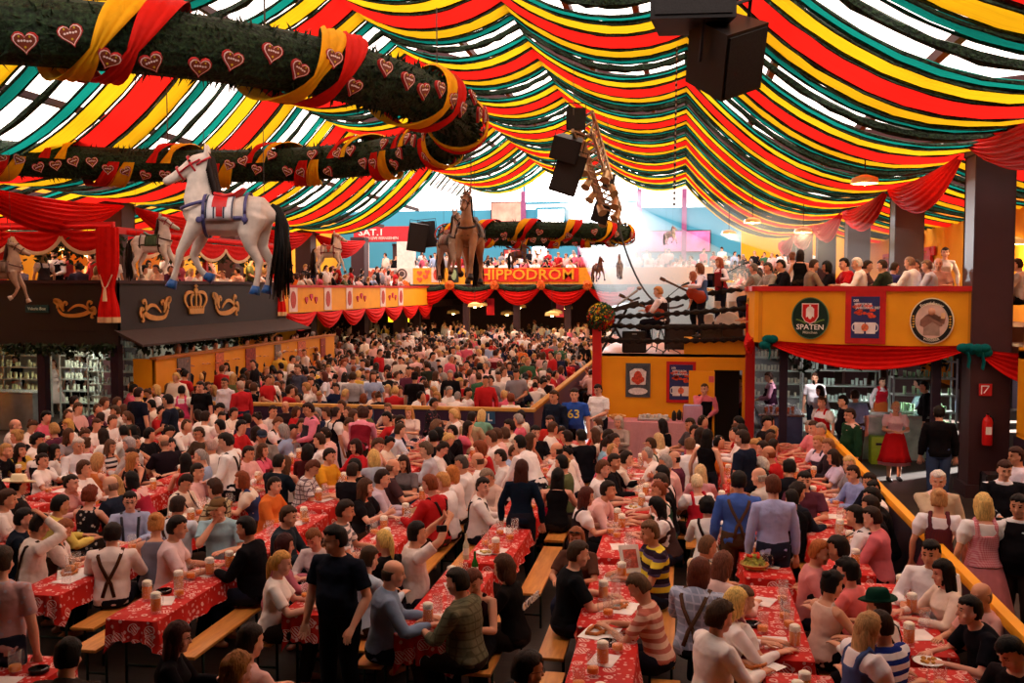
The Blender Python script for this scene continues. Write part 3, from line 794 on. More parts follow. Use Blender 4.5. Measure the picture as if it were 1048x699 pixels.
# rebuild right wall with a boarded door opening under the gallery
bpy.data.objects.remove(bpy.data.objects['wall_right'])
box_obj('wall_right', 10.4, 10.6, -4, 22, 0, 9, M_WALLY, kind='structure')
box_obj('wall_right', 10.4, 10.6, 22, 40, 2.5, 9, M_WALLY, kind='structure')
box_obj('wall_right', 10.4, 10.6, 40, 74, 0, 9, M_WALLY, kind='structure')
for i in range(13):
    y = 22+i*1.5; box_obj('trim_%d' % (70+i), 10.38, 10.62, y-.50, y+.50, 0, 2.5, M_POSTD, kind='structure')  # added boards, made wide to cut the sun spot into floor stripes
box_obj('trim_83', 10.38, 10.62, 22, 40, 1.05, 1.15, M_POSTD, kind='structure')
FL = 2.78
GF = 3.08
mb = MB(); mb.prism([(1.5, 20.45), (5.15, 19.3), (10.4, 18.3), (10.4, 66), (1.5, 66)], FL-.16, FL)
mb.build('floor_gallery_right', plain('5a3a2c', .7), smooth=False, kind='structure')
box_obj('floor_gallery_step', 1.75, 10.3, 20.9, 40, FL, GF, plain('5a3a2c', .7), kind='structure')
bal = empty('balcony', (3.3, 19.8, FL), label='yellow balcony front with red rail carrying two beer emblems and a poster', cat='balcony')
A, B = V((1.5, 20.35, 0)), V((5.2, 19.15, 0)); d_ = (B-A).normalized(); LEN = (B-A).length
def Wm(x, z, out=0):  # matrix on the balcony face; origin along face, local +z towards the camera
    p = A + d_*x; M = frame((p.x, p.y, z), d_); return M @ Matrix.Translation((0, 0, out))
def local(o, root):
    o.matrix_parent_inverse = Matrix.Translation(-root.location) if not root.rotation_euler.z else root.matrix_basis.inverted(); return o
def bld(mb, name, mat, root=None, **kw):
    o = mb.build(name, mat, root, **kw)
    if root: local(o, root)
    return o
mb = MB(); mb.prism(rect(LEN, 1.05, LEN/2, 0), -.08, 0, Wm(0, 3.28)); mb.prism([(0, 0), (0, 3.2), (-.1, 3.2), (-.1, 0)], 2.76, 3.8, Matrix.Translation(A)); bld(mb, 'panel', M_YEL, bal, smooth=False)
mb = MB(); mb.prism(rect(LEN+.1, .10, LEN/2, 0), -.14, .05, Wm(0, 3.84)); mb.prism([(.05, 0), (.05, 3.2), (-.16, 3.2), (-.16, 0)], 3.79, 3.89, Matrix.Translation(A)); bld(mb, 'rail', M_RED, bal, smooth=False)
for x in (.02, LEN-.02): mb = MB(); mb.prism(rect(.07, 1.05, x, 0), 0, .02, Wm(0, 3.28)); bld(mb, 'edge_strip', M_YELD, bal, smooth=False)
# SPATEN oval
sg = empty('beer_emblem', Wm(.98, 3.29, .04).to_translation(), label='dark green oval SPATEN sign with red shield and white spade', cat='sign')
def onbal(x, z, s=1): return lambda o_: Wm(x, z, o_) @ Matrix.Diagonal((s, s, 1, 1))
G = onbal(1.01, 3.26, .76)
mb = MB(); mb.prism(oval(.47, .54), 0, .03, G(.02)); bld(mb, 'disc', plain('0c2c20', .4), sg, smooth=False)
mb = MB(); O, I = oval(.475, .545), oval(.45, .52)
for i in range(40):
    j = (i+1) % 40; mb.prism([O[i], O[j], I[j], I[i]], 0, .012, G(.05))
bld(mb, 'ring', plain('5c7c50', .4), sg, smooth=False)
shield = [(-.19, .36), (.19, .36), (.19, .05), (.12, -.07), (0, -.13), (-.12, -.07), (-.19, .05)]
mb = MB(); mb.prism([(x*1.12, (y-.1)*1.1+.1) for x, y in shield], 0, .01, G(.05)); bld(mb, 'shield_border', plain('e8e0d8', .5), sg, smooth=False)
mb = MB(); mb.prism(shield, 0, .012, G(.055)); bld(mb, 'shield', plain('c81c1c', .4), sg, smooth=False)
mb = MB(); mb.prism([(-.10, .02), (-.10, .24), (-.05, .30), (-.02, .30), (-.02, .35), (.02, .35), (.02, .30), (.05, .30), (.10, .24), (.10, .02), (.06, .05), (.02, -.02), (-.02, -.02), (-.06, .05)][::-1], 0, .012, G(.067)); bld(mb, 'spade', plain('f0ece4', .5), sg, smooth=False)
mb = MB()
for sd in (-1, 1):
    for i in range(5): mb.prism([(x+sd*(.13+.05*i), y-.12+.03*i-(.012*i*i*.2)) for x, y in oval(.03, .02, 10)], 0, .012, G(.055))
bld(mb, 'hop_leaves', plain('6c8c3c', .5), sg, smooth=False)
local(text('SPATEN', .19, sh(G(.055), 0, -.235), plain('f4f0e8', .4), sg, sx=1.05), sg)
local(text('München', .10, sh(G(.055), 0, -.37), plain('b8b4a0', .4), sg), sg)
# FRANZISKANER oval
G = onbal(3.22, 3.24, .72); sg = empty('beer_emblem', G(.02).to_translation(), label='cream and black oval Franziskaner sign with a monk holding a mug', cat='sign')
mb = MB(); mb.prism(oval(.53, .60), 0, .03, G(.02)); bld(mb, 'disc', plain('f0e4c0', .4), sg, smooth=False)
mb = MB(); O, I = oval(.50, .57), oval(.40, .46)
for i in range(40):
    j = (i+1) % 40; mb.prism([O[i], O[j], I[j], I[i]], 0, .012, G(.05))
bld(mb, 'ring', plain('201c18', .4), sg, smooth=False)
mb = MB(); mb.prism(oval(.39, .45), 0, .012, G(.05)); bld(mb, 'field', plain('e4c4b4', .5, 0, .1, 8), sg, smooth=False)
mb = MB(); mb.prism([(-.20, -.38), (.20, -.38), (.19, -.1), (.15, .14), (-.14, .14), (-.19, -.1)], 0, .012, G(.06)); bld(mb, 'robe', plain('a88c7c', .6, 0, .2, 10), sg, smooth=False)
mb = MB(); mb.prism([(-.14, .15), (-.05, .19), (.05, .19), (.14, .15), (.30, -.08), (.33, .10), (.25, .12), (.26, -.12), (.20, -.14), (.02, -.02), (-.18, -.17), (-.28, -.12), (-.27, .02)][::-1], 0, .01, G(.072)); bld(mb, 'sleeves', plain('8c6454', .6, 0, .2, 10), sg, smooth=False)
mb = MB(); mb.ball((0, 0, 0), (.09, .10, .03)); [None for _ in ()]
mb2 = MB(); mb2.v = [tuple((sh(G(.08), 0, .25)) @ V(p)) for p in mb.v]; mb2.f = mb.f; mb2.mi = mb.mi; bld(mb2, 'face', plain('e0a888', .6), sg)
mb = MB(); mb.prism(rect(.10, .15, .27, .14), 0, .02, G(.084)); bld(mb, 'mug', plain('e8c090', .4), sg, smooth=False)
local(text('Franziskaner', .125, G(.063) @ Matrix.Translation((0, .455, 0)), plain('f4ecd0', .4), sg, arc=.47, sx=.92), sg)
local(text('WEISSBIER', .095, G(.063) @ Matrix.Translation((0, -.50, 0)), plain('f4ecd0', .4), sg, arc=-.53, sx=.9), sg)
mb = MB()
for sd in (-1, 1):
    for i in range(5): mb.prism([(x+sd*.44, y-.16+.07*i) for x, y in oval(.03, .022, 8)], 0, .01, G(.064))
bld(mb, 'gold_beads', plain('d8a840', .4), sg, smooth=False)
# poster with mugs
def poster(root, G, w, h, bg='34386c', lines=('DER', 'HIPPODROM', 'JAHRESKRUG 2007'), frame_c='c8201c', seed=1, fw=.12):
    mb = MB(); mb.prism(rect(w+2*fw, h+2*fw), 0, .03, G(.0)); bld(mb, 'frame', plain(frame_c, .5), root, smooth=False)
    mb = MB(); mb.prism(rect(w, h), 0, .012, G(.03)); bld(mb, 'sheet', plain(bg, .4, 0, .15, 4), root, smooth=False)
    mt = plain('f0ecf0', .5)
    for i, l in enumerate(lines): local(text(l, h*.085, sh(G(.045), -w*.42+i*w*.04, h*.40-i*h*.085), mt, root, align='LEFT', sx=.8), root)
    r_ = random.Random(seed); mb = MB()
    for i in range(16):
        x, y = (r_.random()-.5)*w*.75, (r_.random()*.28+.02)*h; mb.prism([(x+a*1.4, y+b) for a, b in oval(.03+.04*r_.random()*w, .03, 7)], 0, .01, G(.044))
    bld(mb, 'printed_figures', plain('d84c30', .5, 0, .4, 30), root, smooth=False)
    mb = MB()
    for sd in (-1, 1):
        mb.prism([(sd*w*.2+x, -h*.25+y) for x, y in [(-.16*w, -.14*h), (.16*w, -.14*h), (.18*w, .13*h), (-.18*w, .13*h)]], 0, .012, G(.044))
        O, I = oval(.09*w, .10*h, 14), oval(.06*w, .07*h, 14)
        for i in range(14):
            j = (i+1) % 14; mb.prism([(sd*w*.38+O[i][0], -h*.24+O[i][1]), (sd*w*.38+O[j][0], -h*.24+O[j][1]), (sd*w*.38+I[j][0], -h*.24+I[j][1]), (sd*w*.38+I[i][0], -h*.24+I[i][1])], 0, .01, G(.044))
    bld(mb, 'printed_mugs', plain('ece4e4', .5), root, smooth=False)
    mb = MB(); mb.prism([(x, y-h*.24) for x, y in oval(.13*w, .09*h, 14)], 0, .01, G(.057)); bld(mb, 'printed_badge', plain('d87048', .5, 0, .4, 30), root, smooth=False)
G = onbal(2.04, 3.29); pr = empty('poster', G(0).to_translation(), label='blue beer mug poster in red frame between the two oval signs', cat='poster')
poster(pr, lambda z: G(z+.01), .52, .80, fw=.11)
# second face right of the column
A2, d2 = V((6.0, 18.75, 0)), V((1, -.19, 0)).normalized()
def Wm2(x, z, out=0):
    p = A2+d2*x; return frame((p.x, p.y, z), d2) @ Matrix.Translation((0, 0, out))
b2 = empty('balcony', (7, 18.6, FL), label='yellow gallery front with three heart ornaments right of the dark column'.replace('right of', 'beyond'), cat='balcony')
mb = MB(); mb.prism(rect(4.4, 1.0, 2.2, 0), -.08, 0, Wm2(0, 3.27)); bld(mb, 'panel', M_YEL, b2, smooth=False)
mb = MB(); mb.prism(rect(4.4, .09, 2.2, 0), -.14, .06, Wm2(0, 3.83)); bld(mb, 'rail', M_RED, b2, smooth=False)
mb = MB(); mb.prism(rect(4.4, .07, 2.2, 0), 0, .08, Wm2(0, 3.6)); mb.prism(rect(4.4, .09, 2.2, 0), 0, .08, Wm2(0, 2.82)); mb.prism(rect(.1, 1., .03, 0), 0, .08, Wm2(0, 3.27)); bld(mb, 'moulding', M_YELD, b2, smooth=False)
def heart2d(s, n=22):
    return [(s*.0625*(16*math.sin(t)**3)/1.0*.5, s*.0625*.5*(13*math.cos(t)-5*math.cos(2*t)-2*math.cos(3*t)-math.cos(4*t))) for t in [-2*PI*i/n for i in range(n)]]
M_GING = plain('8c4a2c', .7); M_ICE = plain('f0dcd4', .6); M_ICER = plain('c83048', .6)
for x, z in ((.42, 3.22), (.66, 3.36), (.86, 3.18)):
    mb = MB(); mb.prism(heart2d(.26), 0, .03, Wm2(x, z, .01)); bld(mb, 'heart_ornament', M_ICER, b2, smooth=False)
    mb = MB(); mb.prism(heart2d(.16), 0, .01, Wm2(x, z, .04)); bld(mb, 'heart_icing', M_ICE, b2, smooth=False)
# swags below the balcony faces, tied with teal bows
def face_swag(p0, p1, drop, z, lab, n=20):
    return swag((p0[0], p0[1], z), (p1[0], p1[1], z), drop, -.14, D_RED2, name='cloth_swag', folds=5, n=n, label=lab, cat='swag')
face_swag((1.75, 20.2), (5.1, 19.1), .42, 2.80, 'long red cloth swag hanging under the yellow balcony front')
face_swag((5.3, 18.95), (7.3, 18.45), .55, 2.74, 'red cloth swag below the heart ornaments')
face_swag((7.3, 18.45), (9.6, 18.0), .5, 2.74, 'red cloth swag at the outer end of the gallery front')
swag((1.42, 22.3, 2.9), (1.42, 20.5, 2.85), .35, .12, D_RED2, name='cloth_swag', label='short red cloth swag on the stage-side flank of the balcony', cat='swag')
for (x, y, z, lb) in ((1.66, 20.2, 2.77, 'teal cloth bow at the stage-side corner of the balcony'), (5.1, 19.05, 2.74, 'teal cloth bow between the balcony and the dark column'), (5.32, 18.95, 2.72, 'teal cloth bow on the outer face of the dark column')):
    mb = MB()
    for k in range(5):
        a = k*2.4+x; mb.ball((x+.09*math.cos(a), y-.03+.03*math.sin(a), z+.07*math.sin(a*1.3)), (.11, .08, .085), 8, 6)
    mb.tube([(x, y-.03, z), (x+.04, y-.06, z-.2), (x+.02, y-.04, z-.34)], [(.06, .02), (.09, .02), (.10, .01)], n=8)
    mb.build('bow', cloth('0c5c5c'), label=lb, cat='bow')
# posts and things below the balcony
for (x, y, lb) in ((2.02, 20.7, 'slim dark post under the stage-side half of the balcony'), (4.75, 19.75, 'slim dark post under the balcony beside the sunlit racks')):
    c = MB(); c.box((x, y, 1.36), (.16, .16, 2.72), bev=.01); c.build('post', M_POSTD, label=lb, cat='post')
fe = empty('fire_extinguisher', (5.45, 18.9, 1.25), label='red fire extinguisher hanging on the dark column', cat='fire extinguisher')
mb = MB(); mb.lathe([(.02, -.26), (.085, -.25), (.09, -.2), (.09, .18), (.07, .24), (.03, .27), (.03, .3)]); mb.build('cylinder', plain('c81818', .3), fe)
mb = MB(); mb.tube([(0, 0, .3), (0, -.02, .34), (.0, -.12, .36)], .015); mb.tube([(0.02, 0, .3), (.1, 0, .25), (.11, -.02, -.05)], .012); mb.build('valve_hose', M_BLK, fe)
mb = MB(); mb.box((0, -.088, .02), (.10, .01, .14)); mb.build('label_plate', plain('e8e0d8', .5), fe)
sx = empty('fire_sign', (5.42, 18.97, 2.0), label='small red fire equipment sign on the dark column', cat='sign')
mb = MB(); mb.box((0, 0, 0), (.22, .02, .22)); mb.build('plate', plain('c02020', .5), sx); mb = MB()
for a, b in (((-.07, -.08), (-.07, .08)), ((-.07, .07), (.06, .07)), ((.06, .07), (-.03, -.06))): mb.tube([(a[0], -.014, a[1]), (b[0], -.014, b[1])], .010, n=5)
mb.build('pictogram', plain('f0f0f0', .5), sx)
# dark panelled wall right of the column with a yellow hatch
box_obj('wall_passage', 6.3, 10.4, 18.9, 19.05, 0, 2.72, M_POSTD, kind='structure')
ht = empty('serving_hatch', (5.9, 18.0, 1.0), label='yellow framed serving hatch with glasses on its sill', cat='hatch')
def hb(x0, x1, y0, y1, z0, z1, nm, m): 
    mb = MB(); mb.box(((x0+x1)/2, (y0+y1)/2, (z0+z1)/2), (x1-x0, y1-y0, z1-z0)); o = mb.build(nm, m, ht, smooth=False); return o
hb(-.02, .14, 0, .7, .25, 1.75, 'frame', M_YEL); hb(.52, .66, 0, .7, .25, 1.75, 'frame', plain('b8b0c0', .6)); hb(-.02, .66, 0, .7, 1.6, 1.8, 'lintel', M_YEL); hb(-.02, .66, -.12, .7, .18, .27, 'sill', M_YEL); hb(.0, .64, .66, .7, .25, 1.6, 'backboard', M_YELD)
box_obj('wall_pillar', 5.85, 6.6, 18.0, 18.75, 0, 1.2, M_POSTD, kind='structure')
# gallery back: yellow wall with red doors and signs
box_obj('wall_gallery', 7.6, 7.75, 23.5, 60, FL, 6.4, M_WALLY, kind='structure')
for i, y in enumerate((33.2, 38.5)):
    d = empty('door_%d' % (i+1), (7.55, y, FL)); d['kind'] = 'structure'
    mb = MB(); mb.box((0, 0, 1.1), (.06, 1.9, 2.2)); mb.build('door_leaf', plain('a81818', .5), d, smooth=False)
    mb = MB(); mb.box((-.05, 0, 1.25), (.03, 1.0, .55)); mb.build('door_glass', emis('c8c4ff', 1.2, 'daylight_glass'), d, smooth=False)
    mb = MB()
    for yy in (-1, 1): mb.box((-.03, yy, 1.15), (.08, .12, 2.3))
    mb.box((-.03, 0, 2.3), (.08, 2.1, .12)); mb.build('door_frame', M_RED, d, smooth=False)
for y, z, w_, lb in ((33.6, 5.5, .5, 'small red exit plate above the wider gallery door'), (32.2, 5.0, .9, 'red notice board on the yellow gallery wall')):
    mb = MB(); mb.box((7.52, y, z), (.05, w_, .28)); mb.build('notice', M_RED, smooth=False, label=lb, cat='sign')
pt = empty('picture', (7.5, 27.0, 4.1), label='dark framed sketch picture on the yellow gallery wall', cat='picture')
mb = MB(); mb.box((0, 0, 0), (.05, 1.6, 1.3)); mb.build('frame', M_BLK, pt, smooth=False); mb = MB(); mb.box((-.035, 0, 0), (.02, 1.3, 1.0)); mb.build('sheet', plain('b0a890', .6, 0, .5, 6), pt, smooth=False)
# gallery front running back along the hall behind the stage
mb = MB(); mb.box((1.55, 44, 3.3), (.1, 40, 1.0)); g_ = mb.build('balcony', M_YELD, label='long orange gallery front running back behind the band stage', cat='balcony', smooth=False)

# ------------------------------------------------------------ band stage
SZ = 2.35
st = empty('band_stage', (-.2, 22.6, 0), label='yellow fronted band stage with red corner posts', cat='stage')
S0, S1 = -1.95, 1.42
def sb(x0, x1, y0, y1, z0, z1, nm, m, **kw):
    mb = MB(); mb.box(((x0+x1)/2, (y0+y1)/2, (z0+z1)/2), (x1-x0, y1-y0, z1-z0)); o = mb.build(nm, m, st, smooth=False, **kw); local(o, st); return o
sb(S0+.1, .68, 22.5, 22.6, 0, SZ, 'front_panel', M_YEL); sb(1.3, S1, 22.5, 22.6, 0, SZ, 'front_panel', M_YEL); sb(.68, 1.3, 22.5, 22.6, 2.0, SZ, 'front_panel', M_YEL)
sb(S0, S1, 22.5, 28, SZ-.06, SZ, 'deck', plain('c89888', .6)); sb(S0, S0+.1, 22.5, 28, 0, SZ-.06, 'side_panel', M_YELD)
sb(S0-.12, S0+.08, 22.36, 22.56, 0, 3.15, 'corner_post', M_RED); sb(S1-.06, S1+.14, 22.3, 22.5, 0, 3.5, 'corner_post', M_RED)
sb(0.0, S1, 22.55, 25, SZ, SZ+.32, 'riser', M_YEL)
sb(.7, 1.3, 23.6, 23.7, 0, 2.0, 'recess_shade_board', M_BLK)  # black board standing in for the shade inside the doorway
# open yellow door
dr = empty('stage_door', (.70, 22.45, 0), math.radians(-22), label='open yellow door in the stage front', cat='door')
mb = MB(); mb.box((-.02+.0, 0, 1.0), (.60, .05, 1.98)); mb.build('leaf', M_YEL, dr, smooth=False)
dr.location = (.42, 22.3, 0)
mb = MB(); mb.tube([(.22, -.03, 1.0), (.22, -.07, 1.0), (.14, -.08, 1.0)], .012); mb.build('handle', M_BLK, dr)
mb = MB(); mb.box((.22, -.03, 1.82), (.12, .012, .14)); mb.build('fire_label', plain('e06060', .5), dr, smooth=False)
# posters on the stage
FS = lambda x, z: (lambda o_: frame((x, 22.49-o_, z), (1, 0, 0)))
def px_stage(px, py): p = aty(px, py, 22.5); return p.x, p.z
x, z = px_stage(653, 389); pr = empty('poster', (x, 22.45, z), label='grey framed poster with red crest on the stage front', cat='poster')
G = FS(x, z)
mb = MB(); mb.prism(rect(.56, .78), 0, .03, G(0)); bld(mb, 'frame', plain('585c60', .4), pr, smooth=False)
mb = MB(); mb.prism(rect(.48, .70), 0, .01, G(.03)); bld(mb, 'sheet', plain('4a5058', .5, 0, .4, 30), pr, smooth=False)
mb = MB(); mb.prism([(a, b) for a, b in [(-.17, -.1), (.17, -.1), (.19, .2), (.08, .27), (-.08, .27), (-.19, .2)]], 0, .01, G(.04)); mb.prism([(a, b-.25) for a, b in oval(.22, .08, 16)], 0, .01, G(.04)); bld(mb, 'pale_mount', plain('e0dcdc', .5, 0, .2, 20), pr, smooth=False)
mb = MB(); mb.prism([(a, b+.06) for a, b in oval(.10, .16, 12)], 0, .01, G(.052)); mb.prism([(a, b+.02) for a, b in oval(.15, .09, 12)], 0, .01, G(.050)); bld(mb, 'red_crest', plain('c04830', .5, 0, .5, 30), pr, smooth=False)
x, z = px_stage(697, 391); pr = empty('poster', (x, 22.45, z), label='blue beer mug poster in red frame on the stage front', cat='poster')
poster(pr, FS(x, z), .52, .80, fw=.07)
# black rope garlands with heads of the stage rail
def rope_g(pts, r, name, **kw):
    mb = MB(); P = []
    for i in range(len(pts)-1):
        a, b = V(pts[i]), V(pts[i+1]); n = max(2, int((b-a).length/.05))
        P += [a.lerp(b, k/n) for k in range(n)]
    P.append(V(pts[-1])); rr = random.Random(int(P[0].x*100))
    mb.tube(P, [r*(1.15+.45*math.sin(i*1.6)+.2*rr.random()) for i in range(len(P))], n=7)
    return mb.build(name, plain('1c1410', .8, 0, .5, 12), **kw)
def catp(a, b, sag, n=8):
    a, b = V(a), V(b); return [a.lerp(b, i/n) - V((0, 0, sag*4*(i/n)*(1-i/n))) for i in range(n+1)]
xa, xb = S0+.05, S1+.1
for i, (z0, z1, sg_, y) in enumerate(((2.66, 2.74, .04, 22.42), (3.02, 3.02, .06, 22.42), (3.18, 3.42, .02, 22.42), (3.3, 3.86, -.02, 23.9))):
    rope_g(catp((xa, y, z0), (xb, y, z1), sg_), .045, 'rope_garland', label='dark twisted greenery rope along the stage rail, %s of four counting up' % ordn[i], cat='garland', group='stage rail ropes')
# flower ball
fb = empty('flower_arrangement', (-1.88, 22.4, 3.2), label='ball of red and yellow flowers on the stage corner post', cat='flowers')
def petals(mb, c, r, rr, n=9):
    nrm = V(c).normalized()
    a = nrm.orthogonal().normalized(); b = nrm.cross(a)
    for k in range(n):
        t = 2*PI*k/n+rr.random(); d = a*math.cos(t)+b*math.sin(t)
        p0, p1 = V(c), V(c)+d*r+nrm*r*.35; w = nrm.cross(d)*r*.35
        mb.add([p0, p0.lerp(p1, .6)+w, p1, p0.lerp(p1, .6)-w, p0.lerp(p1, .5)-nrm*.01], [(0, 1, 2, 3), (0, 4, 1), (1, 4, 2), (2, 4, 3), (3, 4, 0)])
rr = random.Random(5)
for nm, colr, cnt_, cen in (('red_blooms', 'd01810', 60, (.03, -.1, -.05)), ('yellow_blooms', 'f0c818', 34, (-.1, -.05, .1)), ('leaves', '1c4420', 50, (0, 0, 0))):
    mb = MB()
    for k in range(cnt_):
        th, ph = rr.random()*2*PI, math.acos(2*rr.random()-1); d = V((math.sin(ph)*math.cos(th), math.sin(ph)*math.sin(th), math.cos(ph)))
        if nm == 'yellow_blooms' and d.x+d.z*.8 < .0 : d = V((-abs(d.x), d.y, abs(d.z)))
        if nm == 'red_blooms' and d.z > .5: d.z *= -1
        petals(mb, d*(.27 if nm != 'leaves' else .25), .11 if nm != 'leaves' else .16, rr)
    mb.build(nm, plain(colr, .6, 0, .2, 20), fb, smooth=False)
mb = MB(); mb.ball((0, 0, 0), .22); mb.build('moss_core', M_FIR, fb)
# microphone stand, keyboard rack, loudspeaker, amps
def stand(loc, h, lab, boom=.5, rz=0):
    e = empty('microphone_stand', loc, rz, label=lab, cat='microphone stand')
    mb = MB()
    for k in range(3): a = k*2.094; mb.tube([(0, 0, .14), (.28*math.cos(a), .28*math.sin(a), .0)], .012, n=6)
    mb.build('tripod', M_BLK, e); mb = MB(); mb.tube([(0, 0, .1), (0, 0, h)], .012, n=6); mb.tube([(-boom*.3, 0, h-.1), (boom, 0, h+.22)], .01, n=6); mb.build('pole', M_BLK, e)
    mb = MB(); mb.tube([(boom, 0, h+.22), (boom+.14, 0, h+.27)], [.018, .03], n=8, round_ends=True); mb.build('microphone', plain('303030', .4), e); return e
stand((-.35, 22.75, SZ), 1.35, 'microphone stand on tripod feet at the front of the stage', .3)
stand((-.75, 23.3, SZ), 1.0, 'low microphone stand beside the seated guitarist', -.45)
stand((.95, 24.6, SZ+.32), 1.55, 'tall microphone stand near the drums', .5, .4)
def cabinet(loc, w, d, h, rz, lab, nm='amplifier', tilt=0):
    e = empty(nm, loc, rz, label=lab, cat='loudspeaker'); e.rotation_euler = (tilt, 0, rz)
    mb = MB(); mb.box((0, 0, h/2), (w, d, h), bev=.02); mb.build('cabinet', plain('201c1c', .6), e)
    mb = MB(); mb.box((0, -d/2-.005, h/2), (w*.86, .01, h*.84)); mb.build('grille', plain('38302c', .8, 0, .3, 60), e); 
    mb = MB(); mb.box((0, -d/2-.012, h*.88), (w*.2, .008, .03)); mb.build('badge', plain('b0b0b0', .4, .6), e); return e
cabinet((-1.15, 22.95, SZ), .55, .3, .5, .1, 'dark loudspeaker with square grille on the stage floor'); cabinet((-.1, 24.4, SZ), .75, .4, .62, 0, 'wide brown fronted amplifier at the back of the stage')
cabinet((.62, 23.0, SZ+.32), .5, .4, .35, 0, 'small black amplifier on the yellow stage riser')
kb = empty('music_stand', (-1.55, 22.85, SZ), .5, label='black keyboard stand with crossed legs beside the flowers', cat='stand')
mb = MB(); mb.tube([(-.4, 0, .02), (.25, 0, 1.0)], .03, n=6); mb.tube([(.3, 0, .02), (-.3, 0, 1.0)], .03, n=6); mb.build('legs_cross', M_BLK, kb); mb = MB(); mb.box((0, 0, 1.04), (1.0, .35, .1), rot=Matrix.Rotation(-.25, 3, 'Y')); mb.build('keyboard', plain('282426', .4), kb)
mb = MB(); mb.tube([(.0, 0, 1.1), (.5, -.05, 1.45)], [.02, .03], n=6); mb.ball((.55, -.05, 1.5), (.07, .05, .05)); mb.build('lamp_arm', plain('a09890', .4, .5), kb)
# drum kit
dk = empty('drum_kit', (1.0, 24.2, SZ+.32), .2, label='white drum kit with cymbals at the back of the stage', cat='drum kit')
Rx = Matrix.Rotation(PI/2, 3, 'X')
for nm, c, r, h, R_ in (('bass_drum', (0, 0, .3), .3, .4, Rx), ('floor_tom', (-.5, .1, .38), .2, .36, None), ('tom', (-.15, -.05, .75), .15, .24, None), ('tom', (.2, -.05, .75), .15, .24, None), ('snare', (.5, 0, .6), .17, .14, None)):
    mb = MB(); mb.lathe([(r, -h/2), (r*1.03, -h/2+.02), (r, -h/2+.04), (r, h/2-.04), (r*1.03, h/2-.02), (r, h/2)], c, 20, rot=R_); mb.build(nm, plain('e8d8c8', .3), dk)
for x, z in ((-.5, 1.15), (.55, 1.2), (0, 1.35)):
    mb = MB(); mb.lathe([(.02, .03), (.19, .0), (.19, -.005), (.02, .02)], (x, 0, z), 18, rot=Matrix.Rotation(.2, 3, 'X')); mb.tube([(x, .05, z), (x, .1, 0)], .012, n=6); mb.build('cymbal', plain('d8b050', .25, .9), dk)
# bottles on the riser edge
def bottle(loc, lab, colr='2c5c20', grp=None, s=1):
    e = empty('bottle', loc, label=lab, cat='bottle', group=grp)
    mb = MB(); mb.lathe([(.034*s, 0), (.036*s, .01), (.036*s, .16*s), (.014*s, .22*s), (.013*s, .285*s), (.016*s, .29*s)], n=12); mb.build('glass', plain(colr, .12, 0, .1, 5, .6), e)
    mb = MB(); mb.lathe([(.0368*s, .05), (.0368*s, .13*s)], n=12); mb.build('paper_label', plain('f0ead8', .6), e); return e
for i in range(4): bottle((.98+i*.11, 22.62, SZ), 'pale glass bottle on the stage ledge, %s from the dark bottle' % ordn[i], 'c8b890', 'pale bottles on the stage ledge', 1.3)
bottle((.82, 22.62, SZ), 'dark wine bottle at the end of the row on the stage ledge', '1c2014', None, 1.3)
# buffet table with pink cloth
bt = empty('buffet_table', (-.75, 21.75, 0), label='long buffet table under a pink checked cloth before the stage', cat='table')
mb = MB(); rr = []
for z, g, f in ((.93, 0, 0), (.925, .01, 0), (.6, .03, .02), (.3, .04, .03), (.06, .05, .035)):
    ring = []
    N = 80
    for i in range(N):
        t = i/N*4; k = int(t); u = t-k; c4 = [(-1.25, -.35), (1.25, -.35), (1.25, .35), (-1.25, .35)]; a_, b_ = c4[k], c4[(k+1) % 4]
        x, y = a_[0]+(b_[0]-a_[0])*u, a_[1]+(b_[1]-a_[1])*u; s_ = 1+g; wv = f*math.sin(i*1.9)
        ring.append(V((x*s_+wv*.5, y*(1+g*3)+wv, z)))
    rr.append(ring)
mb.rings(rr[::-1]); mb.build('tablecloth', cloth('c88088', 'gingham', 'd8a0a0'), bt)
mb = MB(); mb.box((0, 0, .9), (2.44, .66, .05))
for sx_ in (-1, 1):
    for sy in (-1, 1): mb.tube([(sx_*1.1, sy*.25, 0), (sx_*1.1, sy*.25, .9)], .03)
mb.build('trestle', M_BRN, bt)
def at_b(x, y=0): return (bt.location.x+x, bt.location.y+y, .935)
def tray(loc, lab):
    e = empty('serving_tray', loc, label=lab, cat='tray'); mb = MB(); mb.box((0, 0, .03), (.7, .4, .05), bev=.02); mb.build('tray', plain('b8b4b0', .3, .8), e)
    for i in range(8):
        mb = MB(); mb.lathe([(.03, .05), (.045, .12), (.04, .125), (.025, .06)], (-.28+.08*i, (i % 3-1)*.1, 0), 10); mb.build('bowl', plain('e0dcd4', .3), e)
    return e
tray(at_b(.1), 'metal serving tray full of small bowls on the pink buffet')
e = empty('bread_basket', at_b(-.7), label='oval bread basket at the outer end of the pink buffet', cat='basket'); mb = MB(); mb.lathe([(.12, 0), (.2, .08), (.19, .09), (.11, .02)], n=18); mb.build('basket', plain('d8b478', .7), e)
mb = MB()
for i in range(6): mb.ball((.09*math.cos(i), .09*math.sin(i), .08), (.06, .045, .035))
mb.build('bread_rolls', plain('c88c48', .7), e)
for i in range(4):
    e = empty('coffee_pot', at_b(.55+i*.11, (i % 2)*.15-.05), label='dark coffee pot on the pink buffet, %s after the metal tray' % ordn[i], cat='pot', group='coffee pots on the buffet'); mb = MB(); mb.lathe([(.04, 0), (.055, .05), (.05, .16), (.03, .2), (.01, .23)], n=12); mb.build('pot', plain('303030', .3, .6), e); mb = MB(); mb.tube([(.04, 0, .17), (.09, 0, .15), (.09, 0, .07), (.045, 0, .05)], .008, n=6); mb.build('handle', M_BLK, e)
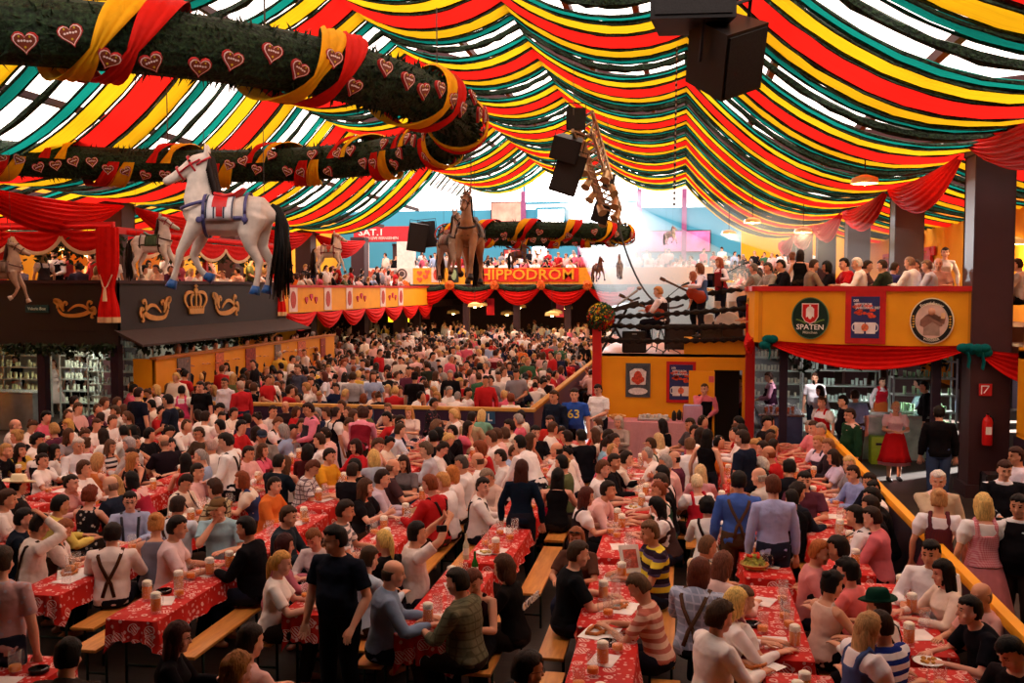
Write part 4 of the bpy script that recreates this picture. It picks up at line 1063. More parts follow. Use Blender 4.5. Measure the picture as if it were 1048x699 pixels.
e = empty('napkin_box', at_b(.95, -.22), label='pale striped cloth covered box at the door end of the buffet', cat='box'); mb = MB(); mb.box((0, 0, .18), (.42, .3, .36), bev=.02); mb.build('box', cloth('c8b8d0', 'gingham', 'c86878'), e); mb = MB(); mb.box((0, -.0, .37), (.36, .24, .02)); mb.build('lid', plain('a8a0c8', .6), e)
# ---- silver counter under the balcony near the door
e = empty('bar_counter', (2.15, 23.2, 0), label='bluish metal bar counter under the balcony', cat='counter')
mb = MB(); mb.box((0, 0, .5), (.9, 1.8, 1.0), bev=.01); mb.build('body', plain('6878a8', .25, .7, .3, 3), e); mb = MB(); mb.box((0, 0, 1.03), (1.0, 1.9, .05), bev=.01); mb.build('worktop', plain('c8c4c8', .25, .8), e)
for i in range(6):
    mb = MB(); mb.lathe([(.03, 1.06), (.04, 1.16), (.036, 1.16), (.028, 1.07)], (-.3+.12*i, -.5+(i % 2)*.2, 0), 10); mb.build('glass', plain('c86040', .2), e)
# racks with bright glasses and crates behind
def rack(loc, w, d, h, n, lab, colr='c8d8d0', rz=0):
    e = empty('shelf_rack', loc, rz, label=lab, cat='rack'); mb = MB()
    for sx_ in (-1, 1):
        for sy in (-1, 1): mb = MB(); mb.box((sx_*w/2, sy*d/2, h/2), (.04, .04, h)); mb.build('upright', plain('c0c8c8', .3, .7), e, smooth=False)
    rr_ = random.Random(int(loc[0]*10+loc[1]))
    for k in range(n):
        z = .12+(h-.2)*k/(n-1); mb = MB(); mb.box((0, 0, z), (w, d, .03)); mb.build('shelf', plain('b8c4c0', .3, .5), e, smooth=False)
        mb = MB()
        x = -w/2+.08
        while x < w/2-.06:
            hh = .12+.08*rr_.random()
            if rr_.random() < .75: mb.lathe([(.035, z+.015), (.04, z+.015+hh)], (x, -d*.2*rr_.random(), 0), 8)
            x += .1
        if mb.v: mb.build('stored_glasses', plain(colr, .15, 0, .2, 5), e, kind='stuff')
    return e
rack((4.0, 26.5, 0), 1.9, .5, 2.2, 6, 'tall metal glass rack in the sunlit passage below the balcony', 'c8e0d8')
rack((5.6, 24.5, 0), 1.4, .5, 2.2, 6, 'metal glass rack behind the waitress in the red apron', 'a8d0a8')
rack((2.9, 31, 0), 2.0, .5, 2.2, 6, 'distant glass rack at the end of the sunlit passage', 'e0e0d0')
e = empty('bar_counter', (4.7, 23.2, 0), label='greenish glass counter under the balcony behind the waitress', cat='counter'); mb = MB(); mb.box((0, 0, .48), (1.9, .6, .96), bev=.01); mb.build('body', plain('a8c8b8', .2, .2, .3, 4), e); mb = MB(); mb.box((0, 0, .98), (2.0, .7, .05)); mb.build('worktop', plain('c8d8c8', .2, .4), e)
e = empty('crate', (4.25, 22.4, 0), label='lime green crate on the floor behind the waitress', cat='crate'); mb = MB(); mb.box((0, 0, .3), (.4, .3, .6), bev=.02); mb.build('body', plain('98c828', .5), e); mb = MB(); mb.box((0, -.155, .45), (.2, .01, .05)); mb.build('handle_slot', M_BLK, e)
mb = MB(); mb.box((0, 0, .36), (.36, .4, .72), bev=.03); e = mb.build('case', plain('181418', .4)); e.location = (5.2, 17.6, 0); tag(e, 'black upright case on the floor at the foot of the dark column', 'case')

# ------------------------------------------------------------ yellow rail beside the right-hand tables
rl = empty('railing', (2.75, 14, 0), label='yellow topped low partition beside the outer row of tables', cat='railing')
mb = MB(); mb.box((0, 0, 1.02), (.16, 13.4, .09), bev=.03); mb.build('handrail', M_YEL, rl); mb = MB(); mb.box((0, 0, .5), (.08, 13.3, .98)); mb.build('boarding', M_POSTD, rl, smooth=False)
# ------------------------------------------------------------ dark partition with the L sign
pz = empty('partition', (-8, 22.2, 0), label='dark purple partition with yellow capping across the middle of the hall', cat='partition')
mb = MB(); mb.box((0, 0, .5), (9.2, .1, 1.0)); mb.build('boarding', plain('3a2440', .6), pz, smooth=False); mb = MB(); mb.box((0, 0, 1.04), (9.3, .18, .08), bev=.02); mb.build('capping', plain('d8a050', .5), pz)
pz2 = empty('partition', (-3.45, 30, 0), label='dark partition with yellow capping running back towards the far gallery', cat='partition')
mb = MB(); mb.box((0, 0, .5), (.1, 15.4, 1.0)); mb.build('boarding', plain('5a3040', .6), pz2, smooth=False); mb = MB(); mb.box((0, 0, 1.04), (.18, 15.6, .08), bev=.02); mb.build('capping', plain('b8803c', .95, spec=.05), pz2)
lx = atx(502, 425, 0); 
e = empty('letter_sign', (-4.42, 22.12, .85), label='small blue sign with white letter L on the dark partition', cat='sign'); mb = MB(); mb.box((0, 0, 0), (.24, .03, .28)); mb.build('plate', plain('2c5880', .5), e, smooth=False); o = text('L', .24, frame((0, -.02, 0), (1, 0, 0)), plain('f0f0f0', .5), e)
e = empty('letter_sign', (-7.35, 22.12, .85), label='small blue sign on the dark partition near the capless drinker', cat='sign'); e['label'] = 'small blue plate on the dark partition, farther from the stage'; mb = MB(); mb.box((0, 0, 0), (.24, .03, .26)); mb.build('plate', plain('2c5880', .5), e, smooth=False)
# ------------------------------------------------------------ kitchen block and left gallery
KZ0, KZ1 = 2.72, 4.02
box_obj('floor_gallery_left', -24, -14.5, 23.1, 66, 2.75, 3.15, plain('4a2c24', .7), kind='structure')
M_BLKB = plain('2a2322', .65, 0, .12, 1.5)
kb = empty('kitchen_fascia', (-14.3, 23, 0), label='black gallery fascia above the kitchen with gold swans and crown', cat='fascia')
def kbox(x0, x1, y0, y1, z0, z1, nm, m, root=kb):
    mb = MB(); mb.box(((x0+x1)/2, (y0+y1)/2, (z0+z1)/2), (x1-x0, y1-y0, z1-z0)); return bld(mb, nm, m, root, smooth=False)
kbox(-18.3, -14.3, 22.9, 23.02, KZ0-.35, KZ1, 'front_board', M_BLKB); kbox(-14.42, -14.3, 22.9, 33.0, KZ0, KZ1, 'side_board', M_BLKB)
kbox(-18.3, -14.26, 22.84, 22.96, KZ1-.05, KZ1+.04, 'rail_cap', M_BRN); kbox(-14.42, -14.24, 22.9, 33.0, KZ1-.05, KZ1+.04, 'rail_cap', M_BRN)
for (x0, x1, z0, z1) in ((-16.8, -15.0, 3.55, 3.57), (-16.8, -15.0, 2.75, 2.77)): kbox(x0, x1, 22.88, 22.9, z0, z1, 'panel_joint', M_BLK)
mb = MB(); mb.add([(-14.35, 22.8, 2.78), (-14.35, 33.6, 2.78), (-13.5, 34.0, 2.42), (-13.5, 22.7, 2.42), (-14.35, 22.8, 2.70), (-14.35, 33.6, 2.70), (-13.5, 34.0, 2.36), (-13.5, 22.7, 2.36)], [(0, 1, 2, 3), (7, 6, 5, 4), (0, 3, 7, 4), (1, 5, 6, 2), (3, 2, 6, 7), (0, 4, 5, 1)]); bld(mb, 'awning', plain('3c2e2a', .8), kb, smooth=False)
M_GOLD = plain('c89048', .45, .2, .12, 10)
def swan_shape():
    """swan scroll in metres, about 1.5 wide"""
    parts = []
    body = [(-.75, .34), (-.60, .30), (-.52, .20), (-.50, .02), (-.40, -.04), (-.1, -.08), (.3, -.04), (.55, .06), (.62, .02), (.60, -.14), (.68, -.20), (.72, -.08), (.72, .06), (.62, .15), (.40, .10), (.1, .03), (-.2, .04), (-.40, .10), (-.42, .24), (-.36, .30), (-.30, .24), (-.26, .30), (-.34, .38), (-.44, .36), (-.50, .28), (-.58, .38), (-.75, .38)]
    return body
def scroll(mb, pts, w, M):
    """flat curved band with a varying width"""
    n = len(pts); L, R = [], []
    for i, (x, y) in enumerate(pts):
        a = pts[max(i-1, 0)]; b = pts[min(i+1, n-1)]; t = V((b[0]-a[0], b[1]-a[1])).normalized() if 1 else 0
        ww = w[i] if isinstance(w, list) else w*(.35+.65*math.sin(PI*(i+.5)/n)); L.append((x-t.y*ww, y+t.x*ww)); R.append((x+t.y*ww, y-t.x*ww))
    for i in range(n-1): mb.prism([L[i], R[i], R[i+1], L[i+1]], 0, .03, M)
def bez(p, n=14):
    out = []
    for k in range(len(p)-1):
        p0, p1, p2, p3 = p[max(k-1, 0)], p[k], p[k+1], p[min(k+2, len(p)-1)]
        for i in range(n if k < len(p)-2 else n+1):
            t = i/n; out.append(tuple(.5*((2*p1[j])+(-p0[j]+p2[j])*t+(2*p0[j]-5*p1[j]+4*p2[j]-p3[j])*t*t+(-p0[j]+3*p1[j]-3*p2[j]+p3[j])*t**3) for j in (0, 1)))
    return out
def swan(M, flip, s, lab):
    e = empty('swan_ornament', M.to_translation(), label=lab, cat='ornament', group='gold swan ornaments on the black fascia'); F = M @ Matrix.Diagonal((s*(-1 if flip else 1), s, 1, 1)); mb = MB()
    scroll(mb, bez([(-.62, .02), (-.45, -.16), (-.1, -.20), (.3, -.15), (.55, -.04), (.68, .06), (.74, -.06), (.70, -.16)], 6), .07, F)
    scroll(mb, bez([(-.64, .04), (-.62, .18), (-.72, .30), (-.55, .26), (-.5, .12), (-.40, -.05)], 6), .075, F)
    scroll(mb, bez([(-.42, 0), (-.42, .16), (-.36, .26), (-.28, .20), (-.33, .14)], 6), .035, F)
    scroll(mb, bez([(-.25, -.05), (0, .12), (.25, .14), (.5, .02), (.66, -.04)], 6), .045, F)
    scroll(mb, bez([(.52, .02), (.46, .16), (.52, .28), (.62, .24), (.58, .18)], 6), .035, F)
    scroll(mb, bez([(.55, .0), (.64, -.08), (.60, -.24), (.68, -.26)], 6), .04, F)
    bld(mb, 'scrollwork', M_GOLD, e, smooth=False); return e
p = aty(77, 317, 22.88); swan(frame((p.x, 22.88, p.z), (1, 0, 0)), False, .78, 'gold swan scroll on the front of the black fascia beside the teal plate')
for px, py, fl, lab in ((159, 318, True, 'gold swan scroll on the black fascia between the red drape and the crown'), (231, 313, False, 'gold swan scroll on the black fascia beyond the crown')):
    p = atx(px, py, -14.28); swan(frame((-14.28, p.y, p.z), (0, 1, 0)), fl, 1.05 if px < 200 else 1.15, lab)
p = atx(200, 308, -14.28); M = frame((-14.28, p.y, p.z), (0, 1, 0)); cr = empty('crown_ornament', p, label='gold royal crown relief in the middle of the black fascia', cat='ornament'); mb = MB(); F = M @ Matrix.Diagonal((1.15, 1.0, 1, 1))
mb.prism([(-.36, -.38), (.36, -.38), (.40, -.22), (-.40, -.22)], 0, .05, F)
for sx_ in (-1, 1):
    scroll(mb, bez([(sx_*.36, -.24), (sx_*.56, .02), (sx_*.46, .22), (sx_*.22, .26), (sx_*.02, .18)], 6), .05, F); scroll(mb, bez([(sx_*.17, -.24), (sx_*.26, .0), (sx_*.18, .18), (0, .2)], 6), .045, F)
mb.prism([(a, b+.30) for a, b in oval(.09, .08, 14)], 0, .05, F); mb.prism([(-.03, .36), (.03, .36), (.03, .50), (-.03, .50)], 0, .04, F); mb.prism([(-.08, .42), (.08, .42), (.08, .46), (-.08, .46)], 0, .04, F)
mb.prism([(-.03, -.22), (.03, -.22), (.03, .22), (-.03, .22)], 0, .04, F)
for k in range(7): mb.prism([(a-.33+.11*k, b-.19) for a, b in oval(.035, .045, 8)], 0, .06, F)
bld(mb, 'crown', M_GOLD, cr, smooth=False)
e = empty('name_plate', aty(38, 316, 22.86), label='small teal sign plate on the black fascia', cat='sign'); mb = MB(); mb.box((0, 0, 0), (.66, .03, .2)); mb.build('plate', plain('10424a', .5), e, smooth=False); text('Valerie Box', .11, frame((0, -.02, 0), (1, 0, 0)), plain('a8c8c0', .5), e)
# scalloped red valances with cream fringe; beams
def valance(p0, p1, n, drop, z, out, lab):
    p0, p1 = V((*p0, z)), V((*p1, z)); e = empty('valance', p0, label=lab, cat='valance'); d = (p1-p0)/n; side = V(out)
    mb = MB(); mf = MB(); mb.tube([p0-side*.02, p1-side*.02], (.05, .07), n=6)
    for k in range(n):
        rows = []; edge = []
        for j in range(9):
            u = j/8; row = []
            for i in range(17):
                t = i/16; dz = -.1-drop*u*(4*t*(1-t))**.8 - .12*u
                row.append(p0+d*(k+t)+V((0, 0, dz))+side*(.03+.03*math.sin(u*18)*(4*t*(1-t))))
            rows.append(row)
        mb.rings(rows, closed=False, caps=False)
        mf.tube([v_+V((0, 0, -.03)) for v_ in rows[-1]], (.02, .055), n=6)
    bld(mb, 'cloth', D_RED2, e, sharp=0); bld(mf, 'fringe', plain('e8c8a0', .8), e); return e
valance((-18.6, 22.9), (-14.45, 22.9), 3, .42, 5.42, (0, -1, 0), 'scalloped red valance with cream fringe over the front of the kitchen gallery')
valance((-14.3, 23.4), (-14.3, 32.6), 5, .35, 5.3, (1, 0, 0), 'scalloped red valance with cream fringe along the side with crown and swans')
box_obj('trim_101', -24, -14.4, 22.95, 23.05, 5.36, 5.55, M_RED, kind='structure'); box_obj('trim_102', -14.4, -14.3, 23, 33, 5.25, 5.42, M_RED, kind='structure')
for i, (x, y) in enumerate(((-17.7, 23.1), (-15.9, 24.8), (-14.5, 28))):
    mb = MB(); mb.box((x, y, 4.15), (.13, .13, 2.45)); mb.build('post', M_RED, smooth=False, label='slim red post carrying the kitchen gallery valance, %s from the outer end' % ordn[i], cat='post', group='red gallery posts')
# tied red curtains
def curtain(loc, h, w, lab, fringe=True, tie=.35, rz=0):
    e = empty('tied_curtain', loc, rz, label=lab, cat='curtain'); R = []
    for j in range(25):
        t = j/24; z = h*(1-t); k = 1-.45*math.exp(-((t-1+tie)/.16)**2)
        k *= 1.0 if t < .7 else 1.0-.05*(t-.7)
        R.append([V((math.cos(a)*w/2*k*(1+.07*math.sin(a*9)), math.sin(a)*w*.28*k*(1+.16*math.sin(a*9+t*2)), z)) for a in [2*PI*i/72 for i in range(72)]])
    mb = MB(); mb.rings(R); mb.build('cloth', D_RED2, e)
    if fringe:
        mb = MB(); mb.rings([[V((p.x*1.04, p.y*1.05, z)) for p in R[-1]] for z in (.10, -.04)]); mb.build('fringe', plain('e0c090', .8), e)
    z = h*tie; mb = MB(); mb.tube([(-w*.30, -.1, z+.35), (-w*.1, -w*.25, z+.06), (0, -w*.27, z), (w*.1, -w*.25, z+.06), (w*.30, -.1, z+.35)], .016, n=6); mb.build('cord', plain('e8d0b0', .7), e)
    mb = MB(); mb.tube([(0, -w*.28, z), (0, -w*.29, z-.12), (0, -w*.29, z-.32)], [.03, .045, .06], n=8); mb.build('tassel', plain('e8c8a0', .7), e); return e
curtain((-14.35, 22.6, 3.02), 2.35, .58, 'long red curtain tied with cord and tassel at the kitchen gallery corner')
curtain((-14.3, 33.1, 2.9), 2.3, .5, 'long red curtain tied with cord at the far end of the black fascia', rz=.9)
# vine greenery under the valance and the kitchen lintel
def greenery(p0, p1, w, dens, lab, seed=1, leaf=.09, name='ivy_garland'):
    rr_ = random.Random(seed); mb = MB(); p0, p1 = V(p0), V(p1)
    for k in range(dens):
        c = p0.lerp(p1, rr_.random()) + V((rr_.gauss(0, w*.3), rr_.gauss(0, w*.3), -abs(rr_.gauss(0, w*.5)))); a = V((rr_.gauss(0, 1), rr_.gauss(0, 1), rr_.gauss(0, 1))).normalized(); b = a.orthogonal().normalized(); n_ = a.cross(b)
        s_ = leaf*(.6+rr_.random()*.8); mb.add([c-a*s_, c+b*s_*.5+n_*.01, c+a*s_, c-b*s_*.5+n_*.01, c-n_*.012], [(0, 1, 2, 3), (0, 4, 1), (1, 4, 2), (2, 4, 3), (3, 4, 0)])
    o = mb.build(name, plain('1c3014', .6, 0, .5, 8), smooth=False, label=lab, cat='ivy'); o['kind'] = 'stuff'; return o
greenery((-18.6, 23.3, 5.15), (-14.6, 23.3, 5.15), .5, 700, 'trailing ivy under the red valance of the kitchen gallery', 1)
greenery((-14.6, 23.5, 5.0), (-14.6, 32, 5.0), .35, 500, 'trailing ivy behind the valance on the hall side of the kitchen gallery', 2)
greenery((-17.6, 22.9, 2.4), (-14.4, 22.9, 2.4), .28, 420, 'trailing ivy above the kitchen counter opening', 3)
greenery((-14.1, 23.5, 2.35), (-14.1, 32, 2.35), .25, 400, 'trailing ivy below the black awning', 4)
greenery((2.2, 21.4, 2.6), (5.2, 21.2, 2.6), .4, 420, 'trailing greenery under the yellow balcony', 5)
# orange gallery stub at the far side with a horse before it
e = empty('balcony', (-18.9, 22.5, 3.0), label='orange gallery front at the outer edge beside the black fascia', cat='balcony'); mb = MB(); mb.box((-.55, 0, .28), (2.0, .1, .72)); mb.build('panel', M_YELD, e, smooth=False); mb = MB(); mb.box((-.55, -.03, .68), (2.0, .16, .08)); mb.box((-.55, -.03, -.06), (2.0, .16, .06)); mb.build('rail', M_RED, e, smooth=False)
# kitchen interior
box_obj('wall_kitchen', -24, -14.6, 30.0, 30.15, 0, 2.75, plain('d8d8c8', .6), kind='structure')
for i, x in enumerate((-18.15, -16.55, -14.45)):
    mb = MB(); mb.box((x, 23.05, 1.2), (.22, .22, 2.4)); mb.build('post', M_POSTD, smooth=False, label='dark kitchen front post, %s counting from the outer end' % ordn[i], cat='post', group='kitchen front posts')
for i, y in enumerate((26.2, 29.0, 32.0)):
    mb = MB(); mb.box((-14.4, y, 1.4), (.2, .2, 2.7)); mb.build('post', M_POSTD, smooth=False, label='dark post under the awning on the hall side of the kitchen, %s from the corner' % ordn[i], cat='post', group='kitchen side posts')
box_obj('wall_kitchen_side', -14.5, -14.4, 30.2, 33, 0, 2.7, M_YELD, kind='structure')
rack((-17.3, 26.2, 0), 1.6, .5, 2.3, 7, 'metal shelf rack in the bright kitchen behind the aproned man', 'd8e0d0')
rack((-15.55, 25.0, 0), 1.7, .5, 2.3, 7, 'metal shelf rack in the kitchen behind the white dressed woman', 'd8e4e0')
rack((-19.4, 26, 0), 1.6, .5, 2.3, 7, 'metal shelf rack at the outer end of the kitchen', 'e0e0b0')
rack((-15.0, 27.8, 0), .9, .5, 2.3, 7, 'narrow metal rack in the kitchen corner below the awning', 'a8b8c0', PI/2)
e = empty('kitchen_counter', (-18.5, 23.9, 0), label='steel kitchen counter in front of the aproned man', cat='counter'); mb = MB(); mb.box((0, 0, .5), (2.4, .6, 1.0), bev=.01); mb.build('body', plain('a8b0b0', .3, .6), e); mb = MB(); mb.box((0, 0, 1.02), (2.5, .7, .05)); mb.build('worktop', plain('c8ccc8', .25, .7), e)
# bright doorway beyond the kitchen
e = empty('window_6', (-14.38, 0, 0)); e['kind'] = 'structure'
p, p2 = atx(222, 357, -14.9), atx(243, 330, -14.9); mb = MB(); mb.box((-14.9, (p.y+p2.y)/2, 1.75), (.04, p2.y-p.y, 1.5)); mb.build('pane', emis('f0ecff', 5, 'daylight_glass'), e, smooth=False)
# raised terrace with orange parapet on the left
tp = empty('parapet', (-13.6, 30, 0), label='orange parapet with small posters around the raised terrace by the kitchen', cat='parapet')
mb = MB(); mb.box((0, 0, 1.55), (.1, 13.2, .9)); mb.build('boarding', M_YELD, tp, smooth=False); mb = MB(); mb.box((0, 0, 2.02), (.2, 13.3, .07)); mb.build('capping', plain('a86428', .5), tp, smooth=False); mb = MB(); mb.box((-.3, -6.55, 1.5), (.6, .1, 1.0)); mb.build('end_board', M_YEL, tp, smooth=False)
mb = MB(); mb.box((-.02, 0, .55), (.08, 13.2, 1.1)); mb.build('plinth', M_BRN, tp, smooth=False)
for i in range(6):
    mb = MB(); mb.box((.07, -5.2+i*2.1, 1.6), (.03, .5 if i % 2 else .7, .7)); mb.build('poster', plain(['6c5a58', 'c06040', '8c3028'][i % 3], .5, 0, .5, 12), tp, smooth=False)
box_obj('floor_terrace', -14.3, -13.65, 23.5, 36.5, .8, 1.0, M_BRN, kind='structure')
# ------------------------------------------------------------ left gallery further back
def logo_panel(M, w, h, root, c1, c2, nm='emblem_panel'):
    mb = MB(); mb.prism(rect(w, h), 0, .02, M); bld(mb, nm, plain(c1, .5), root, smooth=False); mb = MB(); mb.prism(oval(w*.3, h*.36, 14), 0, .015, off(M, .02)); bld(mb, 'printed_crest', plain(c2, .5, 0, .4, 20), root, smooth=False)
lg = empty('balcony', (-14.4, 44, 3), label='yellow gallery front with crest panels above red swags beyond the kitchen', cat='balcony')
mb = MB(); mb.box((-14.4, 43.8, 3.4), (.1, 21.4, .95)); bld(mb, 'panel', M_YEL, lg, smooth=False); mb = MB(); mb.box((-14.4, 43.8, 3.92), (.2, 21.4, .10)); bld(mb, 'rail', M_RED, lg, smooth=False)
for y in (34.4, 38.0, 40.6, 45.4, 48.4): logo_panel(frame((-14.34, y, 3.42), (0, 1, 0)), .8, .9, lg, 'e8d0c8', 'b83828')
for i, y in enumerate((36.2, 42.2, 47)):
    for k in range(3): mb = MB(); mb.prism(heart2d(.3), 0, .03, frame((-14.34, y+.5*(k-1), 3.4+.12*(k % 2)), (0, 1, 0))); bld(mb, 'heart_ornament', M_ICER, lg, smooth=False)
for i in range(7): swag((-14.3, 33.6+3*i, 2.95), (-14.3, 36.5+3*i, 2.95), .62, .14, D_RED2, name='cloth_swag', folds=4, n=14, label='red cloth swag under the yellow gallery front beyond the kitchen, %s of the row' % ordn[i], cat='swag', group='red swags under the kitchen-side gallery')
# ------------------------------------------------------------ far gallery with the big name
FY = 54.0
def fx(px, py=285): return aty(px, py, FY).x
def fz(py, px=540): return aty(px, py, FY).z
x0, x1 = fx(365), 1.5
box_obj('floor_gallery_far', -24, 10.4, FY, GY, fz(293)-.1, fz(293)+.1, plain('4a2c24', .7), kind='structure')
fg = empty('gallery_front', ((x0+x1)/2, FY, fz(290)), label='orange front of the far gallery with red HIPPODROM lettering board', cat='gallery front')
zt, zb = fz(274), fz(291)
mb = MB(); mb.box(((fx(423)+x1)/2, FY-.05, (zt+zb)/2), (x1-fx(423), .1, zt-zb)); bld(mb, 'panel', plain('f09c20', .6), fg, smooth=False)
mb = MB(); mb.box(((fx(360)+fx(423))/2, FY-.05, (zt+zb)/2), (fx(423)-fx(360), .1, zt-zb)); bld(mb, 'white_panel', plain('ecd0c4', .6), fg, smooth=False)
FF = lambda px, py: (lambda o_=0: frame((fx(px), FY-.1-o_, fz(py)), (1, 0, 0)))
G = FF(539.5, 281.5); Wd, Hd = fx(592)-fx(487), fz(275)-fz(288.5)
mb = MB(); mb.prism(rect(Wd, Hd), 0, .05, G(.0)); bld(mb, 'lettering_board', plain('e03020', .5), fg, smooth=False)
local(text('HIPPODROM', Hd*1.12, G(.06), plain('f0a828', .5), fg, sx=1.13, depth=.03), fg)
local(text('Löwen', .3, FF(386, 287)(.02), plain('a03828', .5), fg), fg) if 0 else None
mb = MB(); 
for k in range(9):
    t = (k-4)/4; mb.prism([(a+t*.95, b+.18*(1-t*t)+.0) for a, b in oval(.14, .2*(1-.5*t*t)+.08, 10)], 0, .03, FF(391, 282)(.02))
bld(mb, 'red_palmette', plain('b85038', .5, 0, .4, 8), fg, smooth=False)
for px in (370, 412):
    mb = MB(); O, I = oval(.3, .3, 18), oval(.22, .22, 18)
    for i in range(18): j = (i+1) % 18; mb.prism([O[i], O[j], I[j], I[i]], 0, .03, FF(px, 280)(.02))
    mb.prism(oval(.15, .15, 10), 0, .03, FF(px, 280)(.02)); bld(mb, 'round_emblem', plain('54403c', .5), fg, smooth=False)
for px, c1, c2 in ((447, 'e8c0b0', 'c84838'), (465, '2c2c24', '8c9c70')): logo_panel(FF(px, 281)(.02), .55, .85, fg, c1, c2)
for px, py in ((430, 279), (436, 283), (430, 286), (438, 278), (605, 280), (612, 284), (618, 279)):
    mb = MB(); mb.prism(heart2d(.32), 0, .03, FF(px, py)(.02)); bld(mb, 'heart_ornament', plain('e05838', .5), fg, smooth=False)
# garland with rosettes and red swags under it
def fuzzy(mb, pts, r, n, seed, leaf=.12, dens=40, core=True):
    """needle clumps around a line"""
    rr_ = random.Random(seed); P = [V(p) for p in pts]; N = len(P)
    L = [0]
    for i in range(N-1): L.append(L[-1]+(P[i+1]-P[i]).length)
    if core: mb.tube(P, r*.82, n=n)
    for k in range(int(dens*L[-1])):
        s_ = rr_.random()*L[-1]; i = 0
        while L[i+1] < s_ and i < N-2: i += 1
        f = (s_-L[i])/max(L[i+1]-L[i], 1e-6); c = P[i].lerp(P[i+1], f); t = (P[i+1]-P[i]).normalized(); a = t.orthogonal().normalized(); b = t.cross(a); th = rr_.random()*2*PI
        d = a*math.cos(th)+b*math.sin(th); d2_ = (d+t*rr_.uniform(-.8, .8)).normalized(); c = c+d*r*.72; e_ = d2_.cross(t+d*.1); e_.normalize(); s2 = leaf*rr_.uniform(.6, 1.4)
        mb.add([c-e_*s2*.22, c+e_*s2*.22, c+d2_*s2, c+d*s2*.2+t*s2*.15], [(0, 1, 2), (0, 2, 3), (1, 3, 2), (0, 3, 1)])
nsw = 6; xs = [fx(372)+(fx(650)-fx(372))*i/nsw for i in range(nsw+1)]
pts = []
for i in range(nsw): pts += catp((xs[i], FY-.25, zb-.02), (xs[i+1], FY-.25, zb-.02), .28, 6)[:-1]
mb = MB(); fuzzy(mb, pts, .16, 7, 3, .2, 14); mb.build('fir_garland', M_FIR, smooth=False, label='looped fir garland along the bottom of the far gallery front', cat='garland')
for i in range(nsw):
    swag((xs[i], FY-.15, zb-.12), (xs[i+1], FY-.15, zb-.12), .95, .2, D_RED2, name='cloth_swag', folds=5, n=14, label='red cloth swag below the far gallery front, %s from the kitchen side' % ordn[i], cat='swag', group='red swags of the far gallery')
    mb = MB(); rr_ = random.Random(i)
    for k in range(16): petals(mb, V((rr_.gauss(0, .6), -1, rr_.gauss(0, .6))).normalized()*.2, .16, rr_, 6)
    o = mb.build('rosette', plain('e06820', .6), smooth=False, label='orange rosette on the far gallery garland, %s from the kitchen side' % ordn[i], cat='rosette', group='rosettes of the far gallery'); o.location = (xs[i], FY-.35, zb-.05)
# broadcaster booth on the far gallery
bo = empty('broadcast_booth', (fx(393), FY+.5, zt), label='white pillared booth under a red SAT.1 banner on the far gallery', cat='booth')
for a, b in ((360, 375), (406, 423)): mb = MB(); mb.box(((fx(a)+fx(b))/2, FY+.3, (fz(246)+zt)/2), (fx(b)-fx(a), .5, fz(246)-zt)); bld(mb, 'pillar', plain('ecd4cc', .6), bo, smooth=False)

mb = MB(); mb.box(((fx(362)+fx(423))/2, FY+.3, (fz(230)+fz(246))/2), (fx(423)-fx(362), .5, fz(230)-fz(246))); bld(mb, 'banner', plain('b82430', .5), bo, smooth=False)
local(text('SAT.1', .52, frame((fx(380), FY+.03, fz(236.5)), (1, 0, 0)), plain('f0dcd8', .5), bo, sx=1.2, depth=.02), bo); local(text('17:30 LIVE FERNSEHEN', .22, frame((fx(389), FY+.03, fz(242.5)), (1, 0, 0)), plain('f0c8c0', .5), bo, depth=.02), bo)
# under the far gallery: posts, bars, lamps
box_obj('wall_under_gallery', -24, 10.4, 64, 64.2, 0, 3.9, plain('3a1c1c', .7), kind='structure')
for i in range(8):
    x = -18+i*2.9; mb = MB(); mb.box((x, FY+.3, 1.9), (.35, .35, 3.8)); mb.build('post', M_BRN, smooth=False, label='brown post under the far gallery front, %s from the kitchen side' % ordn[i], cat='post', group='posts under the far gallery')
def pendant(loc, lab, power=25, sz=.42, colr=(1, .72, .38), shade='f0c878', chain=.6, light=True, grp=None):
    e = empty('pendant_lamp', loc, label=lab, cat='lamp', group=grp)
    mb = MB(); mb.lathe([(sz*.12, .16*sz*2), (sz*.45, .10*sz*2), (sz*.5, 0), (sz*.47, 0), (sz*.40, .08*sz*2), (sz*.10, .14*sz*2)], n=16); mb.build('lamp_shade', plain(shade, .4), e)
    mb = MB(); mb.ball((0, 0, .04), .055*sz/.42); mb.build('bulb', emis('ffd080', 40, 'bulb'), e)
    mb = MB(); mb.tube([(0, 0, .13*sz*2), (0, 0, chain)], .012, n=5); mb.build('cable', M_BLK, e)
    if light:
        l = bpy.data.objects.new('lamp_light', bpy.data.lights.new('lamp_light', 'POINT')); l.data.energy = power; l.data.color = colr; l.data.shadow_soft_size = .12; COL.objects.link(l); l.parent = e; l.location = (0, 0, -.08)
    return e
for i, (px, py) in enumerate(((358, 318), (387, 314), (421, 318), (464, 321), (486, 314), (492, 313), (519, 322), (532, 315), (565, 323), (569, 321), (579, 316), (607, 324))):
    p = aty(px, py, 52+(i % 4)*2.2); pendant(p, 'small brass pendant lamp below the far gallery, %s in its row from the kitchen' % ordn[i], 60, .8, chain=fz(293)-p.z-.1, light=(i % 2 == 0), grp='pendants below the far gallery')
e = empty('illuminated_sign', (fx(408), 58, 3), label='glowing yellow sign board below the far gallery', cat='sign'); mb = MB(); p = aty(408, 317, 58); p1 = aty(417, 311, 58); mb.box((0, 0, 0), (1.3, .1, 1.5)); o = mb.build('lit_face', emis('f8d020', 2.2, 'lit_sign'), e, smooth=False); mb = MB(); mb.box((0, .08, 0), (1.45, .08, 1.65)); mb.build('frame', M_BRN, e, smooth=False); e.location = p
